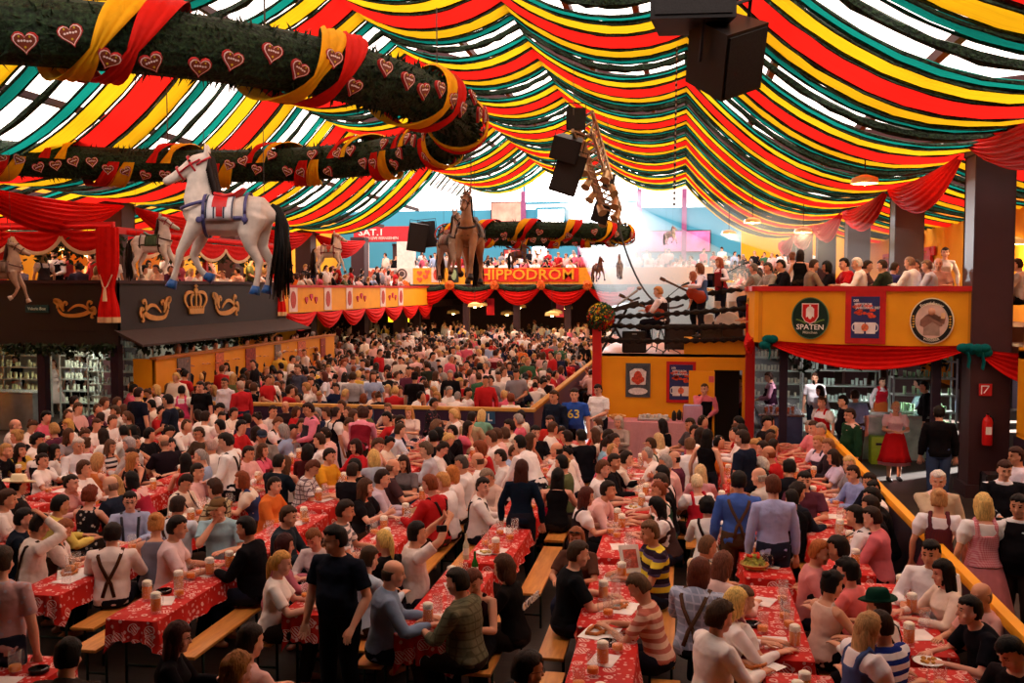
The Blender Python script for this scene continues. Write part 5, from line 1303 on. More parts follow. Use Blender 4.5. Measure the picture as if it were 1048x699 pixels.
for i, (px, py, c) in enumerate(((436, 318, 'b83030'), (502, 314, 'c02838'), (573, 316, 'c84860'))):
    p = aty(px, py, 55); e = empty('hanging_banner', p, label='small %s banner hanging below the far gallery, %s from the kitchen side' % (['dark red', 'crimson', 'pinkish red'][i], ordn[i]), cat='banner'); mb = MB(); mb.box((0, 0, 0), (.45, .04, .95)); mb.build('cloth', cloth(c), e, smooth=False); mb = MB(); mb.tube([(-.25, 0, .5), (.25, 0, .5)], .02); mb.build('rod', M_BRN, e)
# back of far gallery: pictures and screens on the blue gable
for i, (px, py, w_, h_, c, lb) in enumerate(((519, 217, 32, 19, 'd8a090', 'wide pink picture panel on the blue gable beside the suspended horse'), (690, 247, 70, 20, 'd070b0', 'long magenta banner on the blue gable above the stage side'), (527, 262, 22, 12, 'c04040', 'small red notice board on the far gallery'))):
    p = aty(px, py, GY-.2); W_ = w_*.066; mb = MB(); mb.box((0, 0, 0), (W_, .08, h_*.066)); e = empty('wall_picture', p, label=lb, cat='picture'); mb.build('panel', plain(c, .5, 0, .4, 1.2), e, smooth=False); mb = MB(); mb.box((0, .03, 0), (W_+.15, .06, h_*.066+.15)); mb.build('frame', M_BRN, e, smooth=False)
mb = MB(); box_obj('wall_far_side', 3.2, 10.4, 58, 58.2, 3.8, 9, M_WALLY, kind='structure')
# ------------------------------------------------------------ hanging garland rings
FW = V((-math.sin(YAW), math.cos(YAW), 0)); RT = V((math.cos(YAW), math.sin(YAW), 0))
def cam_pt(px, py, depth):
    """world point seen at a pixel at a horizontal distance"""
    r = ray(px, py); t = depth/(r.x*FW.x+r.y*FW.y); return EYE + r*t
M_HB, M_HW, M_HR = plain('7a3420', .6, 0, .2, 10), plain('f0dcd8', .6, 0, .1, 5), plain('b02828', .6)
def heart_mesh(s):
    mb = MB(); I = Matrix.Identity(4)
    mb.prism(heart2d(s*1.0), -.02, .02, I, 2); mb.prism(heart2d(s*.90), .0, .024, I, 1); mb.prism(heart2d(s*.80), 0, .029, I, 0)
    for k in range(5): mb.prism([(x+(k-2)*s*.11, y+s*.04+.01*s*((k*7) % 3)) for x, y in oval(s*.05, s*.045, 7)], 0, .034, I, 1)
    for sd in (-1, 1): mb.prism([(x+sd*s*.2, y+s*.22) for x, y in oval(s*.04, s*.05, 6)], 0, .034, I, 3)
    mb.prism([(x, y-s*.2) for x, y in oval(s*.05, s*.05, 6)], 0, .034, I, 3)
    me = mb.mesh('gingerbread_heart', False)
    for m in (M_HB, M_HW, M_HR, plain('c8b020', .6)): me.materials.append(m)
    return me
F_RIB_R, F_RIB_Y = cloth('d02018', None, rough=.6), cloth('e8a818', None, rough=.6)
def ring_garland(c, r, t, lab, n_heart, n_rib, hs, leaf, dens, seed, needles=True):
    c = V(c); e = empty('garland_ring', c, label=lab, cat='garland')
    pts = [V((math.cos(a)*r, math.sin(a)*r, 0)) for a in [2*PI*i/72 for i in range(73)]]
    mb = MB(); fuzzy(mb, pts, t, 14, seed, leaf, dens); mb.build('fir_branches', M_FIR, e, smooth=False)
    hm = heart_mesh(hs); rr = random.Random(seed)
    cam_a = math.atan2(EYE.y-c.y, EYE.x-c.x)
    for i in range(n_heart):
        a = 2*PI*(i+.3*rr.random())/n_heart + .0
        # outside on the near half, inside on the far half, as seen when hung towards the entrance
        outer = (i % 2 == 0) or n_heart > 60 and math.cos(a-cam_a) > .15
        if math.cos(a-cam_a) < 0.1: outer = False
        ph = rr.uniform(-.75, .35)
        rad = V((math.cos(a), math.sin(a), 0))*(1 if outer else -1)
        n_ = (rad*math.cos(ph)+V((0, 0, math.sin(ph)))).normalized(); p = V((math.cos(a)*r, math.sin(a)*r, 0)) + n_*(t*1.08)
        up = V((0, 0, 1)) - n_*n_.z; up.normalize(); rt = up.cross(n_)
        M = Matrix(((rt.x, up.x, n_.x, p.x), (rt.y, up.y, n_.y, p.y), (rt.z, up.z, n_.z, p.z), (0, 0, 0, 1))) @ Matrix.Rotation(rr.uniform(-.5, .5), 4, 'Z')
        o = bpy.data.objects.new('gingerbread_heart', hm); COL.objects.link(o); o.parent = e; o.matrix_local = M
    for i in range(n_rib):
        a0 = 2*PI*(i+.5)/n_rib; 
        for colr, da in ((F_RIB_Y, 0), (F_RIB_R, .30*t/.4/r)):
            rows = []
            for j in range(27):
                u = j/26; ph = -PI*1.0+u*2*PI; a = a0 + (u-.5)*3.4*t/r + da; row = []
                w = .34*t/.4*(.30+.70*abs(math.sin(u*2*PI+.5)))
                for k in range(9):
                    q = (k/8-.5)*w/r; aa = a+q*1.0; rad = V((math.cos(aa), math.sin(aa), 0)); rrad = t*(1.10+.05*math.sin(k*2.4+j*.3))
                    row.append(rad*r + rad*math.cos(ph)*rrad + V((0, 0, math.sin(ph)*rrad)))
                rows.append(row)
            mb = MB(); mb.rings(rows, closed=False, caps=False); mb.build('cloth_ribbon', colr, e, sharp=0)
    return e
def cz(px, depth, H): p = cam_pt(px, 295, depth); return V((p.x, p.y, EYE.z+H))
R1 = cz(105, 16.5, 2.78)
ring_garland(R1, 6.0, .45, 'huge fir garland ring with gingerbread hearts hanging over the kitchen side of the hall', 96, 16, .26, .13, 170, 3)
R2 = cz(548, 37, 2.0)
ring_garland(R2, 3.4, .34, 'smaller fir garland ring with hearts hanging before the far gallery', 44, 14, .26, .14, 80, 4)
def cable(p0, p1, r, lab, sag=0, nm='cable', colr='504840'):
    mb = MB(); mb.tube(catp(p0, p1, sag, 14 if sag else 1), r, n=5); return mb.build(nm, plain(colr, .6), label=lab, cat='cable')
for i, a in enumerate((.6, 1.9, 3.2, 4.5, 5.6)):
    p = R1+V((math.cos(a)*6, math.sin(a)*6, .3)); cable(p, V((p.x, p.y, 9.2)), .012, 'thin steel cable of the huge garland ring, %s of five' % ordn[i])
# ------------------------------------------------------------ carousel horses
HM = {}
def horse_meshes():
    if HM: return HM
    Y = (0, 1, 0); mb = MB()
    def P(f, z, y=0): return V((f, y, z))
    mb.tube([P(-.50, .86), P(-.42, .87), P(-.26, .86), P(0, .83), P(.22, .86), P(.36, .90), P(.42, .92)], [(.08, .10), (.165, .19), (.195, .225), (.19, .205), (.185, .225), (.13, .18), (.07, .11)], n=16, ref=Y, round_ends=True)
    mb.tube([P(.24, .92), P(.30, 1.08), P(.29, 1.25), P(.255, 1.38), P(.24, 1.46)], [(.12, .21), (.10, .175), (.075, .135), (.065, .105), (.06, .085)], n=14, ref=Y, round_ends=True)
    mb.tube([P(.20, 1.48), P(.32, 1.43), P(.45, 1.35), P(.57, 1.28), P(.66, 1.235)], [(.062, .085), (.075, .105), (.055, .075), (.047, .055), (.045, .048)], n=12, ref=Y, round_ends=True)
    for sd in (-1, 1):
        mb.tube([P(.20, 1.52, sd*.04), P(.20, 1.60, sd*.05), P(.215, 1.66, sd*.045)], [(.022, .03), (.02, .025), (.006, .008)], n=7)
        mb.ball(P(.37, 1.455, sd*.068), .022)
        # legs: front pair bent in a prance, hind pair planted
    def leg(pts, rr): mb.tube(pts, rr, n=10, ref=Y, round_ends=True)
    leg([P(.28, .80, .11), P(.38, .62, .12), P(.48, .45, .12), P(.52, .28, .12), P(.56, .15, .12)], [(.09, .12), (.065, .075), (.047, .05), (.034, .034), (.038, .04)])
    leg([P(.27, .80, -.11), P(.33, .60, -.12), P(.41, .42, -.12), P(.35, .28, -.12), P(.28, .20, -.12)], [(.09, .12), (.065, .075), (.047, .05), (.034, .034), (.038, .04)])
    leg([P(-.32, .84, .10), P(-.28, .64, .12), P(-.30, .50, .12), P(-.39, .34, .12), P(-.37, .18, .12), P(-.35, .08, .12)], [(.11, .17), (.09, .12), (.06, .07), (.042, .05), (.034, .034), (.038, .04)])
    leg([P(-.34, .84, -.10), P(-.33, .64, -.12), P(-.36, .50, -.12), P(-.46, .35, -.12), P(-.44, .19, -.12), P(-.42, .09, -.12)], [(.11, .17), (.09, .12), (.06, .07), (.042, .05), (.034, .034), (.038, .04)])
    HM['body'] = slots(remesh(mb.mesh('horse_body'), .014, 3))
    for kx, (p, t) in enumerate(((P(.565, .13, .12), (.4, -1)), (P(.265, .19, -.12), (-1, -.5)), (P(-.345, .06, .12), (.2, -1)), (P(-.415, .07, -.12), (.2, -1)))):
        mb = MB(); d = V((t[0], 0, t[1])).normalized(); mb.tube([p-d*.02, p+d*.03, p+d*.075], [(.040, .042), (.05, .055), (.056, .065)], n=10, ref=Y); HM['hoof%d' % kx] = slots(mb.mesh('hoof'))
    mb = MB(); rr = random.Random(2)
    mb.tube([P(-.50, .97), P(-.57, .93), P(-.62, .75), P(-.62, .45), P(-.58, .15), P(-.56, -.04)], [(.03, .03), (.045, .05), (.065, .075), (.08, .085), (.065, .065), (.02, .02)], n=10, ref=Y)
    for k in range(60):
        y, x = rr.gauss(0, .035), rr.gauss(0, .04); mb.tube([P(-.60+x*.5, .85, y*.5), P(-.62+x, .5, y), P(-.60+x*1.6, .05+rr.uniform(-.15, .2), y*1.7)], [.014, .016, .004], n=4)
    HM['tail'] = slots(mb.mesh('tail'))
    mb = MB()
    mb.tube([P(.24, 1.56), P(.16, 1.47), P(.14, 1.32), P(.12, 1.15), P(.08, 1.03)], [(.025, .035), (.04, .05), (.042, .055), (.04, .05), (.02, .02)], n=8, ref=Y)
    for k in range(34):
        t = k/33; f, z = .18-.10*t, 1.5-.42*t; sd = -1 if k % 2 else 1; mb.tube([P(f-.02, z, 0), P(f-.02, z-.05, sd*.06), P(f+.01, z-.16, sd*.085)], [.022, .02, .006], n=4)
    HM['mane'] = slots(mb.mesh('mane'))
    def band(mb, cen, u, v, ru, rv, w, t=.008, a0=0, a1=2*PI, n=28, axis=None):
        u, v = V(u).normalized(), V(v).normalized(); ax = u.cross(v); R = []
        for i in range(n+1):
            a = a0+(a1-a0)*i/n; d = u*math.cos(a)*ru+v*math.sin(a)*rv; o = d.normalized()*t
            R.append([V(cen)+d-ax*w/2, V(cen)+d+ax*w/2, V(cen)+d+ax*w/2+o, V(cen)+d-ax*w/2+o])
        mb.rings(R)
    # saddle blanket and saddle
    mb = MB()
    for sd in (-1, 1):
        rows = []
        for j in range(8):
            a = PI/2 - sd*(.05+j/7*1.75); row = []
            for i in range(6):
                f = -.13+.30*i/5; row.append(P(f, .845+math.sin(a)*(.235), math.cos(a)*.212))
            rows.append(row)
        mb.rings(rows if sd > 0 else rows[::-1], closed=False, caps=False)
    HM['saddle_blanket'] = slots(mb.mesh('b'))
    bm = bmesh.new(); bm.from_mesh(HM['saddle_blanket']); bmesh.ops.solidify(bm, geom=bm.faces[:], thickness=-.012); bm.to_mesh(HM['saddle_blanket']); bm.free()
    mb = MB()
    for sd in (-1, 1):
        for f0, f1, a0, a1 in ((-.06, .10, .15, 1.2), (-.02, .05, 1.2, 1.62)):
            rows = [[P(f, .845+math.sin(PI/2-sd*a)*.255, math.cos(PI/2-sd*a)*.232) for f in (f0, (f0+f1)/2, f1)] for a in [a0+(a1-a0)*j/5 for j in range(6)]]; mb.rings(rows, closed=False, caps=False)
    mb.tube([P(-.20, 1.15), P(-.12, 1.08), P(0, 1.055), P(.10, 1.09), P(.15, 1.13)], [(.10, .02), (.14, .035), (.14, .04), (.11, .035), (.04, .03)], n=12, ref=Y, round_ends=True)
    HM['saddle'] = slots(mb.mesh('s'))
    mb = MB()
    for (a, b) in ((-.13, -.115), (.155, .17), (-.04, -.025), (.07, .085)):
        for sd in (-1, 1):
            rows = [[P(f, .845+math.sin(PI/2-sd*x)*.252, math.cos(PI/2-sd*x)*.229) for f in (a, b)] for x in [.3+1.4*j/7 for j in range(8)]]; mb.rings(rows, closed=False, caps=False)
    HM['blanket_stripes'] = slots(mb.mesh('bs'))
    mb = MB(); band(mb, P(-.02, .82), (1, 0, 0), (0, 1, 0), .455, .205, .04, .012); band(mb, P(.30, .98), (.75, 0, -.2), (0, 1, 0), .20, .16, .035, .012)
    for f, ru, rv in ((-.26, .215, .25), (.20, .20, .245)): band(mb, P(f, .86), (0, 1, 0), (0, 0, 1), ru, rv, .035, .006)
    for f in (-.26, .24):
        for sd in (-1, 1): mb.ball(P(f, .80, sd*.215), (.035, .012, .035))
    HM['harness'] = slots(mb.mesh('h'))
    mb = MB()
    for p, d, ru, rv in ((P(.50, 1.325), (.86, 0, -.5), .062, .078), (P(.36, 1.415), (.86, 0, -.5), .082, .112), (P(.25, 1.44), (.5, 0, .86), .075, .115)):
        d = V(d).normalized(); up = d.cross(V((0, 1, 0))); band(mb, p, (0, 1, 0), up, ru, rv, .022, .008, n=18)
    for sd in (-1, 1): mb.tube([P(.50, 1.32, sd*.062), P(.37, 1.41, sd*.085), P(.26, 1.47, sd*.08)], .011, n=5)
    HM['bridle'] = slots(mb.mesh('br'))
    mb = MB()
    for sd in (-1, 1): mb.ball(P(.375, 1.452, sd*.082), (.016, .010, .014))
    HM['eyes'] = slots(mb.mesh('e')); return HM
def horse(loc, rz, sc, lab, body='d8c8bc', hoof='2c5c9c', tail='0c0a0a', mane='241814', blanket='d8d4d8', saddle='c01c20', stripes='1c2440', harness='4c4878', bridle='b82028', wires=True, light=False):
    H = horse_meshes(); o = bpy.data.objects.new('carousel_horse', H['body']); COL.objects.link(o); o.location = loc; o.rotation_euler = (0, 0, rz); o.scale = (sc, sc, sc)
    setm(o, 0, plain(body, .4, 0, .28, 5, .4)); tag(o, lab, 'carousel horse')
    for nm, c in (('hoof0', hoof), ('hoof1', hoof), ('hoof2', hoof), ('hoof3', hoof), ('tail', tail), ('mane', mane), ('saddle_blanket', blanket), ('saddle', saddle), ('blanket_stripes', stripes), ('harness', harness), ('bridle', bridle), ('eyes', '0c0808')):
        q = bpy.data.objects.new(nm.rstrip('0123'), H[nm]); COL.objects.link(q); q.parent = o; setm(q, 0, hairm(c) if nm in ('tail', 'mane') else plain(c, .4, 0, .12, 12))
    if wires:
        for f in (.24, -.42):
            mb = MB(); mb.tube([(f, 0, 1.05 if f < 0 else 1.5), (f, 0, (9.0-loc[2])/sc if wires is True else wires/sc)], .004, n=4); mb.build('hanging_wire', plain('403c38', .5), o)
    return o
left = math.atan2(-RT.y, -RT.x); right = math.atan2(RT.y, RT.x); toward = math.atan2(-FW.y, -FW.x)
def hh(px, py, depth): return cam_pt(px, py, depth)
horse(hh(233, 300, 10.9), left, 1.0, 'large cream carousel horse with red bridle and blue hooves hanging over the hall', wires=1.9)
horse(hh(481, 290, 17.0), toward-.15, 1.0, 'dark brown carousel horse seen from the front under the ring end', body='94623a', hoof='1c1410', mane='120c0a', blanket='3c2818', saddle='482c1c', harness='2c1c18', bridle='241814', stripes='2c1c14', wires=2.9)
horse(hh(462, 286, 21.5), toward+.5, .94, 'worn grey brown carousel horse hanging just behind the dark brown one', body='ac9480', hoof='3c2c24', mane='6c5448', tail='3c2c20', blanket='7c6454', saddle='7c3c30', harness='4c3c38', bridle='4c3830', stripes='5c4c44', wires=2.9)
horse(hh(157, 284, 23), right, .92, 'white carousel horse with green saddle facing the stage before the kitchen gallery', body='dcd0c4', blanket='4c5c3c', saddle='3c5030', hoof='806858', tail='1c120e', mane='3c2820', harness='4c3428', bridle='a83030', stripes='2c3c24', wires=2.6)
horse(hh(337, 281, 33), right, .90, 'white carousel horse with red saddle before the yellow kitchen-side gallery', body='e0d0c0', blanket='b8b0a0', saddle='a83020', hoof='604838', tail='2c1c14', mane='3c2820', harness='7c3030', bridle='a83030', stripes='5c2c24')
horse(hh(2, 312, 20.5), right+.2, .85, 'brown carousel horse with white legs before the orange gallery corner', body='a08068', blanket='6c4c34', saddle='5c3c28', hoof='c8b8a8', mane='3c2018', tail='3c2018', harness='6c4838', bridle='5c3828', stripes='4c3428')
horse(hh(531, 275, 33.5), right, .55, 'small dark carousel horse hanging before the HIPPODROM lettering', body='5c3c2c', saddle='803028', blanket='6c5040', hoof='30201c')
horse(hh(612, 288, 35), toward+.5, .56, 'small brown carousel horse with white blanket near the end of the far lettering board', body='8c6048', saddle='a86050', blanket='c8b8b0', hoof='30201c')
horse(hh(634, 285, 36), toward-.2, .56, 'small pale carousel horse hanging alone in the light beam beside the stage', body='a88c80', saddle='b89088', blanket='e0d8d8', hoof='584840')
horse(hh(686, 250, 36), toward+.9, .42, 'tiny white carousel horse hanging high before the blue gable', body='e8e4e8', saddle='c8c0d0', blanket='e8e4f0', hoof='9898a8')
# ------------------------------------------------------------ loudspeakers under the roof
def box_spk(loc, size, rot, lab, colr='1c1616', wires=1):
    e = empty('hanging_loudspeaker', loc, label=lab, cat='loudspeaker'); e.rotation_euler = rot
    w_, d, h = size; mb = MB()
    mb.prism([(-w_/2, -d/2), (w_/2, -d/2), (w_*.36, d/2), (-w_*.36, d/2)], -h/2, h/2); mb.build('cabinet', plain(colr, .45), e, smooth=False)
    mb = MB(); mb.box((0, -d/2-.008, 0), (w_*.9, .015, h*.9)); mb.build('grille', plain('242020', .7, 0, .4, 80), e)
    mb = MB(); mb.tube([(-w_/2-.03, 0, 0), (-w_/2-.03, 0, h/2+.12), (w_/2+.03, 0, h/2+.12), (w_/2+.03, 0, 0)], .018, n=5); mb.build('bracket', M_BLK, e)
    if wires: mb = MB(); mb.tube([(0, 0, h/2+.12), (0, 0, h/2+1.4)], .012, n=5); mb.build('chain', plain('585050', .5), e)
    return e
p = cam_pt(707, -14, 8.2); box_spk(p, (.68, .55, .66), (0, 0, YAW-.1), 'big black loudspeaker box at the top edge nearest the camera, upper of the pair')
e = box_spk(cam_pt(740, 55, 8.3), (.46, .5, .56), (.5, -.35, YAW+.5), 'tilted black loudspeaker hanging just under the big upper one', wires=0)
# chain with alternating links
mb = MB(); p0, p1 = cam_pt(693, 37, 21), cam_pt(690, 212, 21); N = 60
for i in range(N):
    c = p0.lerp(p1, i/N); mb.box(c, (.05 if i % 2 else .02, .02 if i % 2 else .05, (p0.z-p1.z)/N*.9), mi=i % 2)
mb.build('hanging_chain', [plain('b0a8a0', .4, .6), plain('302828', .6)], smooth=False, label='long pale and dark linked chain hanging from the roof beam near the loudspeakers', cat='chain')
for px, y0, y1, dd, lb in ((587, 20, 118, 24, 'thin cable from roof to the upper end of the lighting truss'), (482, 120, 195, 17, 'thin cable above the dark brown carousel horse'), (622, 120, 200, 30, 'thin cable from roof to the lower end of the lighting truss')):
    cable(cam_pt(px, y0, dd), cam_pt(px, y1, dd), .010, lb)
cable(cam_pt(631, 225, 33), cam_pt(699, 312, 24), .03, 'dark slack cable from the lighting truss down to the stage', 1.0, colr='241c20')
# lighting truss
a, b = cam_pt(596, 124, 25), cam_pt(628, 222, 33); e = empty('lighting_truss', a, label='golden metal lighting truss hung with spotlights below the roof ridge', cat='lighting truss')
ax = (b-a).normalized(); u = ax.cross(V((0, 0, 1))).normalized(); v = u.cross(ax); mb = MB(); L = (b-a).length; h_ = .24
C4 = [u*h_+v*h_, -u*h_+v*h_, -u*h_-v*h_, u*h_-v*h_]
for c in C4: mb.tube([c, c+ax*L], .055, n=6)
n = 14
for i in range(n):
    for k in range(4):
        q0 = C4[k]+ax*L*i/n; q1 = C4[(k+1) % 4]+ax*L*(i+1)/n; mb.tube([q0, q1], .032, n=5)
mb.build('truss', plain('a88c70', .4, .5, .2, 8), e)
rr = random.Random(9)
for i in range(9):
    c = ax*L*(.30+.075*i) - v*.25 + u*(.3 if i % 2 else -.25); d = (V((rr.uniform(-.5, .5), -.6, -.8))).normalized()
    mb = MB(); mb.tube([c, c+d*.28, c+d*.34], [.09, .13, .15], n=10, round_ends=False); mb.build('spotlight', plain('b89468', .35, .5, .2, 8), e)
for (px, py, dd, w_, h2, rot, lb) in ((588, 122, 25.2, .5, .55, (.1, 0, .3), 'small black loudspeaker at the top of the lighting truss'), (581, 152, 25.5, .75, .6, (.3, .3, 0), 'black loudspeaker hanging on the upper part of the lighting truss'), (580, 178, 25.8, .72, 1.05, (.1, .3, .2), 'largest black loudspeaker hanging beside the lighting truss'), (622, 186, 30, .35, .5, (0, .2, .4), 'slim black loudspeaker on the stage side of the lighting truss'), (616, 218, 32, .55, .62, (.2, .35, 0), 'black loudspeaker at the lowest end of the lighting truss'), (428, 243, 46, .9, 1.3, (.1, .15, .2), 'dark tilted loudspeaker beside the booth on the far gallery'), (438, 240, 46.5, .8, 1.2, (0, -.1, .2), 'dark upright loudspeaker beside the booth on the far gallery')):
    box_spk(cam_pt(px, py, dd), (w_, w_*.8, h2), rot, lb, wires=0)
# warm lamps of the galleries
for i, (px, py, dd, pw, lb) in enumerate(((312, 312, 40, 60, 'pendant under the yellow kitchen-side gallery'), (8, 246, 27, 70, 'bell shaped lamp at the outer end of the kitchen gallery'), (770, 228, 32, 60, 'wide brass pendant over the gallery beside the balcony'), (822, 238, 30, 50, 'brass pendant between the columns of the balcony gallery'), (885, 188, 19.5, 40, 'brass bell lamp high beside the second balcony column'), (746, 240, 36, 120, 'bright white pendant above the far end of the stage'), (1036, 250, 22, 90, 'warm lamp at the outer edge of the balcony gallery'), (60, 255, 28, 60, 'lamp in the kitchen gallery behind the ivy'), (90, 262, 30, 80, 'bright lamp behind the crowd in the kitchen gallery'), (255, 248, 34, 60, 'lamp by the far red curtain of the kitchen gallery'))):
    pendant(cam_pt(px, py, dd), lb, pw*1.8, .55, chain=.9)
# under-gallery working light
for loc, pw, c, lb in (((-17, 24.6, 2.5), 60, (1, .95, .75), 'white strip lamp over the kitchen counter'), ((-15.6, 28, 2.5), 50, (1, .95, .8), 'white strip lamp deep inside the kitchen'), ((3.3, 24.5, 2.5), 35, (1, .9, .9), 'white strip lamp over the passage below the balcony'), ((7.5, 14, 4.4), 60, (1, .7, .5), 'strip lamp over the walkway beside the yellow rail')):
    e = empty('strip_lamp', loc, label=lb, cat='lamp'); mb = MB(); mb.box((0, 0, .03), (1.2, .14, .06)); mb.build('housing', plain('d8d4cc', .5), e); mb = MB(); mb.tube([(-.55, 0, -.02), (.55, 0, -.02)], .02, n=6); mb.build('tube', emis('fff4e0', 12, 'fluorescent'), e)
    l = bpy.data.objects.new('strip_light', bpy.data.lights.new('strip_light', 'AREA')); l.data.shape = 'RECTANGLE'; l.data.size = 1.1; l.data.size_y = .12; l.data.energy = pw; l.data.color = c; COL.objects.link(l); l.parent = e; l.location = (0, 0, -.06)
    mb = MB(); mb.tube([(-.4, 0, .06), (-.4, 0, .3)], .008, n=4); mb.tube([(.4, 0, .06), (.4, 0, .3)], .008, n=4); mb.build('hanger', M_BLK, e)
# ------------------------------------------------------------ beer tables, benches, tablecloths
def clothmat():
    q = NT('printed_tablecloth'); co = q.coord()
    v = q.n('ShaderNodeTexVoronoi', Scale=7.5); q.l(co, v.inputs['Vector']); v.inputs['Randomness'].default_value = .55
    sep = q.n('ShaderNodeSeparateXYZ'); q.l(co, sep.inputs[0])
    st_ = q.math('LESS_THAN', q.math('FRACT', q.math('MULTIPLY', q.math('ADD', q.math('ADD', sep.outputs[0], sep.outputs[2]), q.math('MULTIPLY', sep.outputs[1], .6)), 30)), .5)
    disc = q.math('LESS_THAN', v.outputs['Distance'], .36); ring = q.math('MULTIPLY', q.math('GREATER_THAN', v.outputs['Distance'], .40), q.math('LESS_THAN', v.outputs['Distance'], .45))
    sc = q.n('ShaderNodeSeparateColor'); q.l(v.outputs['Color'], sc.inputs[0]); pick = q.math('GREATER_THAN', sc.outputs[0], .35)
    v2 = q.n('ShaderNodeTexVoronoi', Scale=17.0); q.l(co, v2.inputs['Vector']); dots = q.math('MULTIPLY', q.math('LESS_THAN', v2.outputs['Distance'], .3), q.math('SUBTRACT', 1.0, disc))
    f = q.math('MAXIMUM', q.math('MULTIPLY', pick, q.math('MAXIMUM', q.math('MULTIPLY', disc, st_), ring)), q.math('MULTIPLY', dots, .75))
    nz = q.n('ShaderNodeTexNoise', Scale=2.5, Detail=3.0); q.l(co, nz.inputs['Vector'])
    base = q.ramp(nz.outputs[0], [(.3, (.46, .012, .010)), (.7, (.60, .022, .014))])
    q.l(q.mix(q.math('MULTIPLY', f, .8), base, (.86, .58, .52)), q.b.inputs['Base Color']); q.bump(nz.outputs[0], .3, .02); q.set(Roughness=.6); q.b.inputs['Specular IOR Level'].default_value = .15; return q.m
M_TC = clothmat(); M_PLANK = None
def plank():
    q = NT('lacquered_plank'); co = q.coord('Object', (10, 1.2, 10)); nz = q.n('ShaderNodeTexNoise', Scale=2.0, Detail=5.0, Distortion=.6); q.l(co, nz.inputs['Vector'])
    q.l(q.ramp(nz.outputs[0], [(.3, (.55, .20, .035)), (.7, (.78, .34, .07))]), q.b.inputs['Base Color']); q.set(Roughness=.35); return q.m
M_PLANK = plank(); M_LEGM = plain('20342c', .5, .4)
TL, TW = 2.02, .50
def tc_mesh(seed, over=.24):
    rr_ = random.Random(seed); mb = MB(); R = []; N = 96; ph = rr_.random()*6
    for z, g in ((.778, -.3), (.778, 0), (.772, .012), (.70, .02), (.62, .03), (.778-over, .045)):
        ring = []
        for i in range(N):
            t = i/N*4; k = int(t); u = t-k; c4 = [(-TW/2, -TL/2), (TW/2, -TL/2), (TW/2, TL/2), (-TW/2, TL/2)]; a_, b_ = c4[k], c4[(k+1) % 4]; x, y = a_[0]+(b_[0]-a_[0])*u, a_[1]+(b_[1]-a_[1])*u
            if g < 0: ring.append(V((x*.4, y*.85, z))); continue
            cn = max(0, 1-min(u, 1-u)*(7 if k % 2 == 0 else 14)); f = 1 if z < .77 else 0
            nx, ny = [(0, -1), (1, 0), (0, 1), (-1, 0)][k]; wv = f*(g*.5)*math.sin(i*1.3+ph); zz = z - f*cn*.12*((.778-z)/over)
            ring.append(V((x+nx*(g+wv)-math.copysign(cn*g*.2, x)*0, y+ny*(g+wv), zz)))
        R.append(ring)
    mb.rings(R[::-1]); me = mb.mesh('tablecloth'); me.materials.append(M_TC); me.set_sharp_from_angle(angle=math.radians(50)); return me
TCS = [tc_mesh(i, .2+.03*(i % 3)) for i in range(5)]
mb = MB(); mb.box((0, 0, .755), (TW-.04, TL-.02, .025)); TT = slots(mb.mesh('tabletop', False)); 
def legm(w, h):
    mb = MB()
    for sx_ in (-1, 1): mb.tube([(sx_*w/2, 0, 0), (sx_*w/2, 0, h)], .014, n=6)
    mb.tube([(-w/2, 0, h*.35), (w/2, 0, h*.35)], .012, n=6); mb.tube([(-w/2, 0, h-.02), (w/2, 0, h-.02)], .014, n=6); return slots(mb.mesh('leg', True))
LT, LB = legm(.38, .74), legm(.2, .43)
mb = MB(); mb.box((0, 0, .445), (.26, TL, .03), bev=.008); BP = slots(mb.mesh('plank', False))
def far_bench():
    mb = MB(); mb.box((0, 0, .445), (.26, TL, .03)); 
    for y in (-.85, .85): mb.box((0, y, .21), (.2, .03, .42), mi=1)
    me = mb.mesh('bench', False); me.materials.append(M_PLANK); me.materials.append(M_LEGM); return me
def far_table():
    mb = MB(); mb.v = [tuple(v.co) for v in TCS[0].vertices]; mb.f = [tuple(p.vertices) for p in TCS[0].polygons]; mb.mi = [0]*len(mb.f)
    for y in (-.85, .85):
        for x in (-.22, .22): mb.box((x, y, .37), (.03, .03, .74), mi=1)
    me = mb.mesh('beer_table'); me.materials.append(M_TC); me.materials.append(M_LEGM); return me
FB_, FT_ = far_bench(), far_table()
def ch(name, me, root, mat, loc=(0, 0, 0)):
    o = bpy.data.objects.new(name, me); COL.objects.link(o); o.parent = root; o.location = loc; setm(o, 0, mat); return o
LANES = [2.05, .64, -.8, -2.2, -3.65, -5.0, -6.4, -7.8, -9.2, -10.6, -12.0]
lane_name = ['beside the yellow rail', 'second from the yellow rail', 'third from the yellow rail', 'fourth from the yellow rail', 'fifth from the yellow rail', 'sixth from the yellow rail', 'seventh from the yellow rail', 'eighth from the yellow rail', 'fifth from the terrace'.replace('fifth', 'fourth'), 'third from the terrace', 'second from the terrace']
TABLES = []
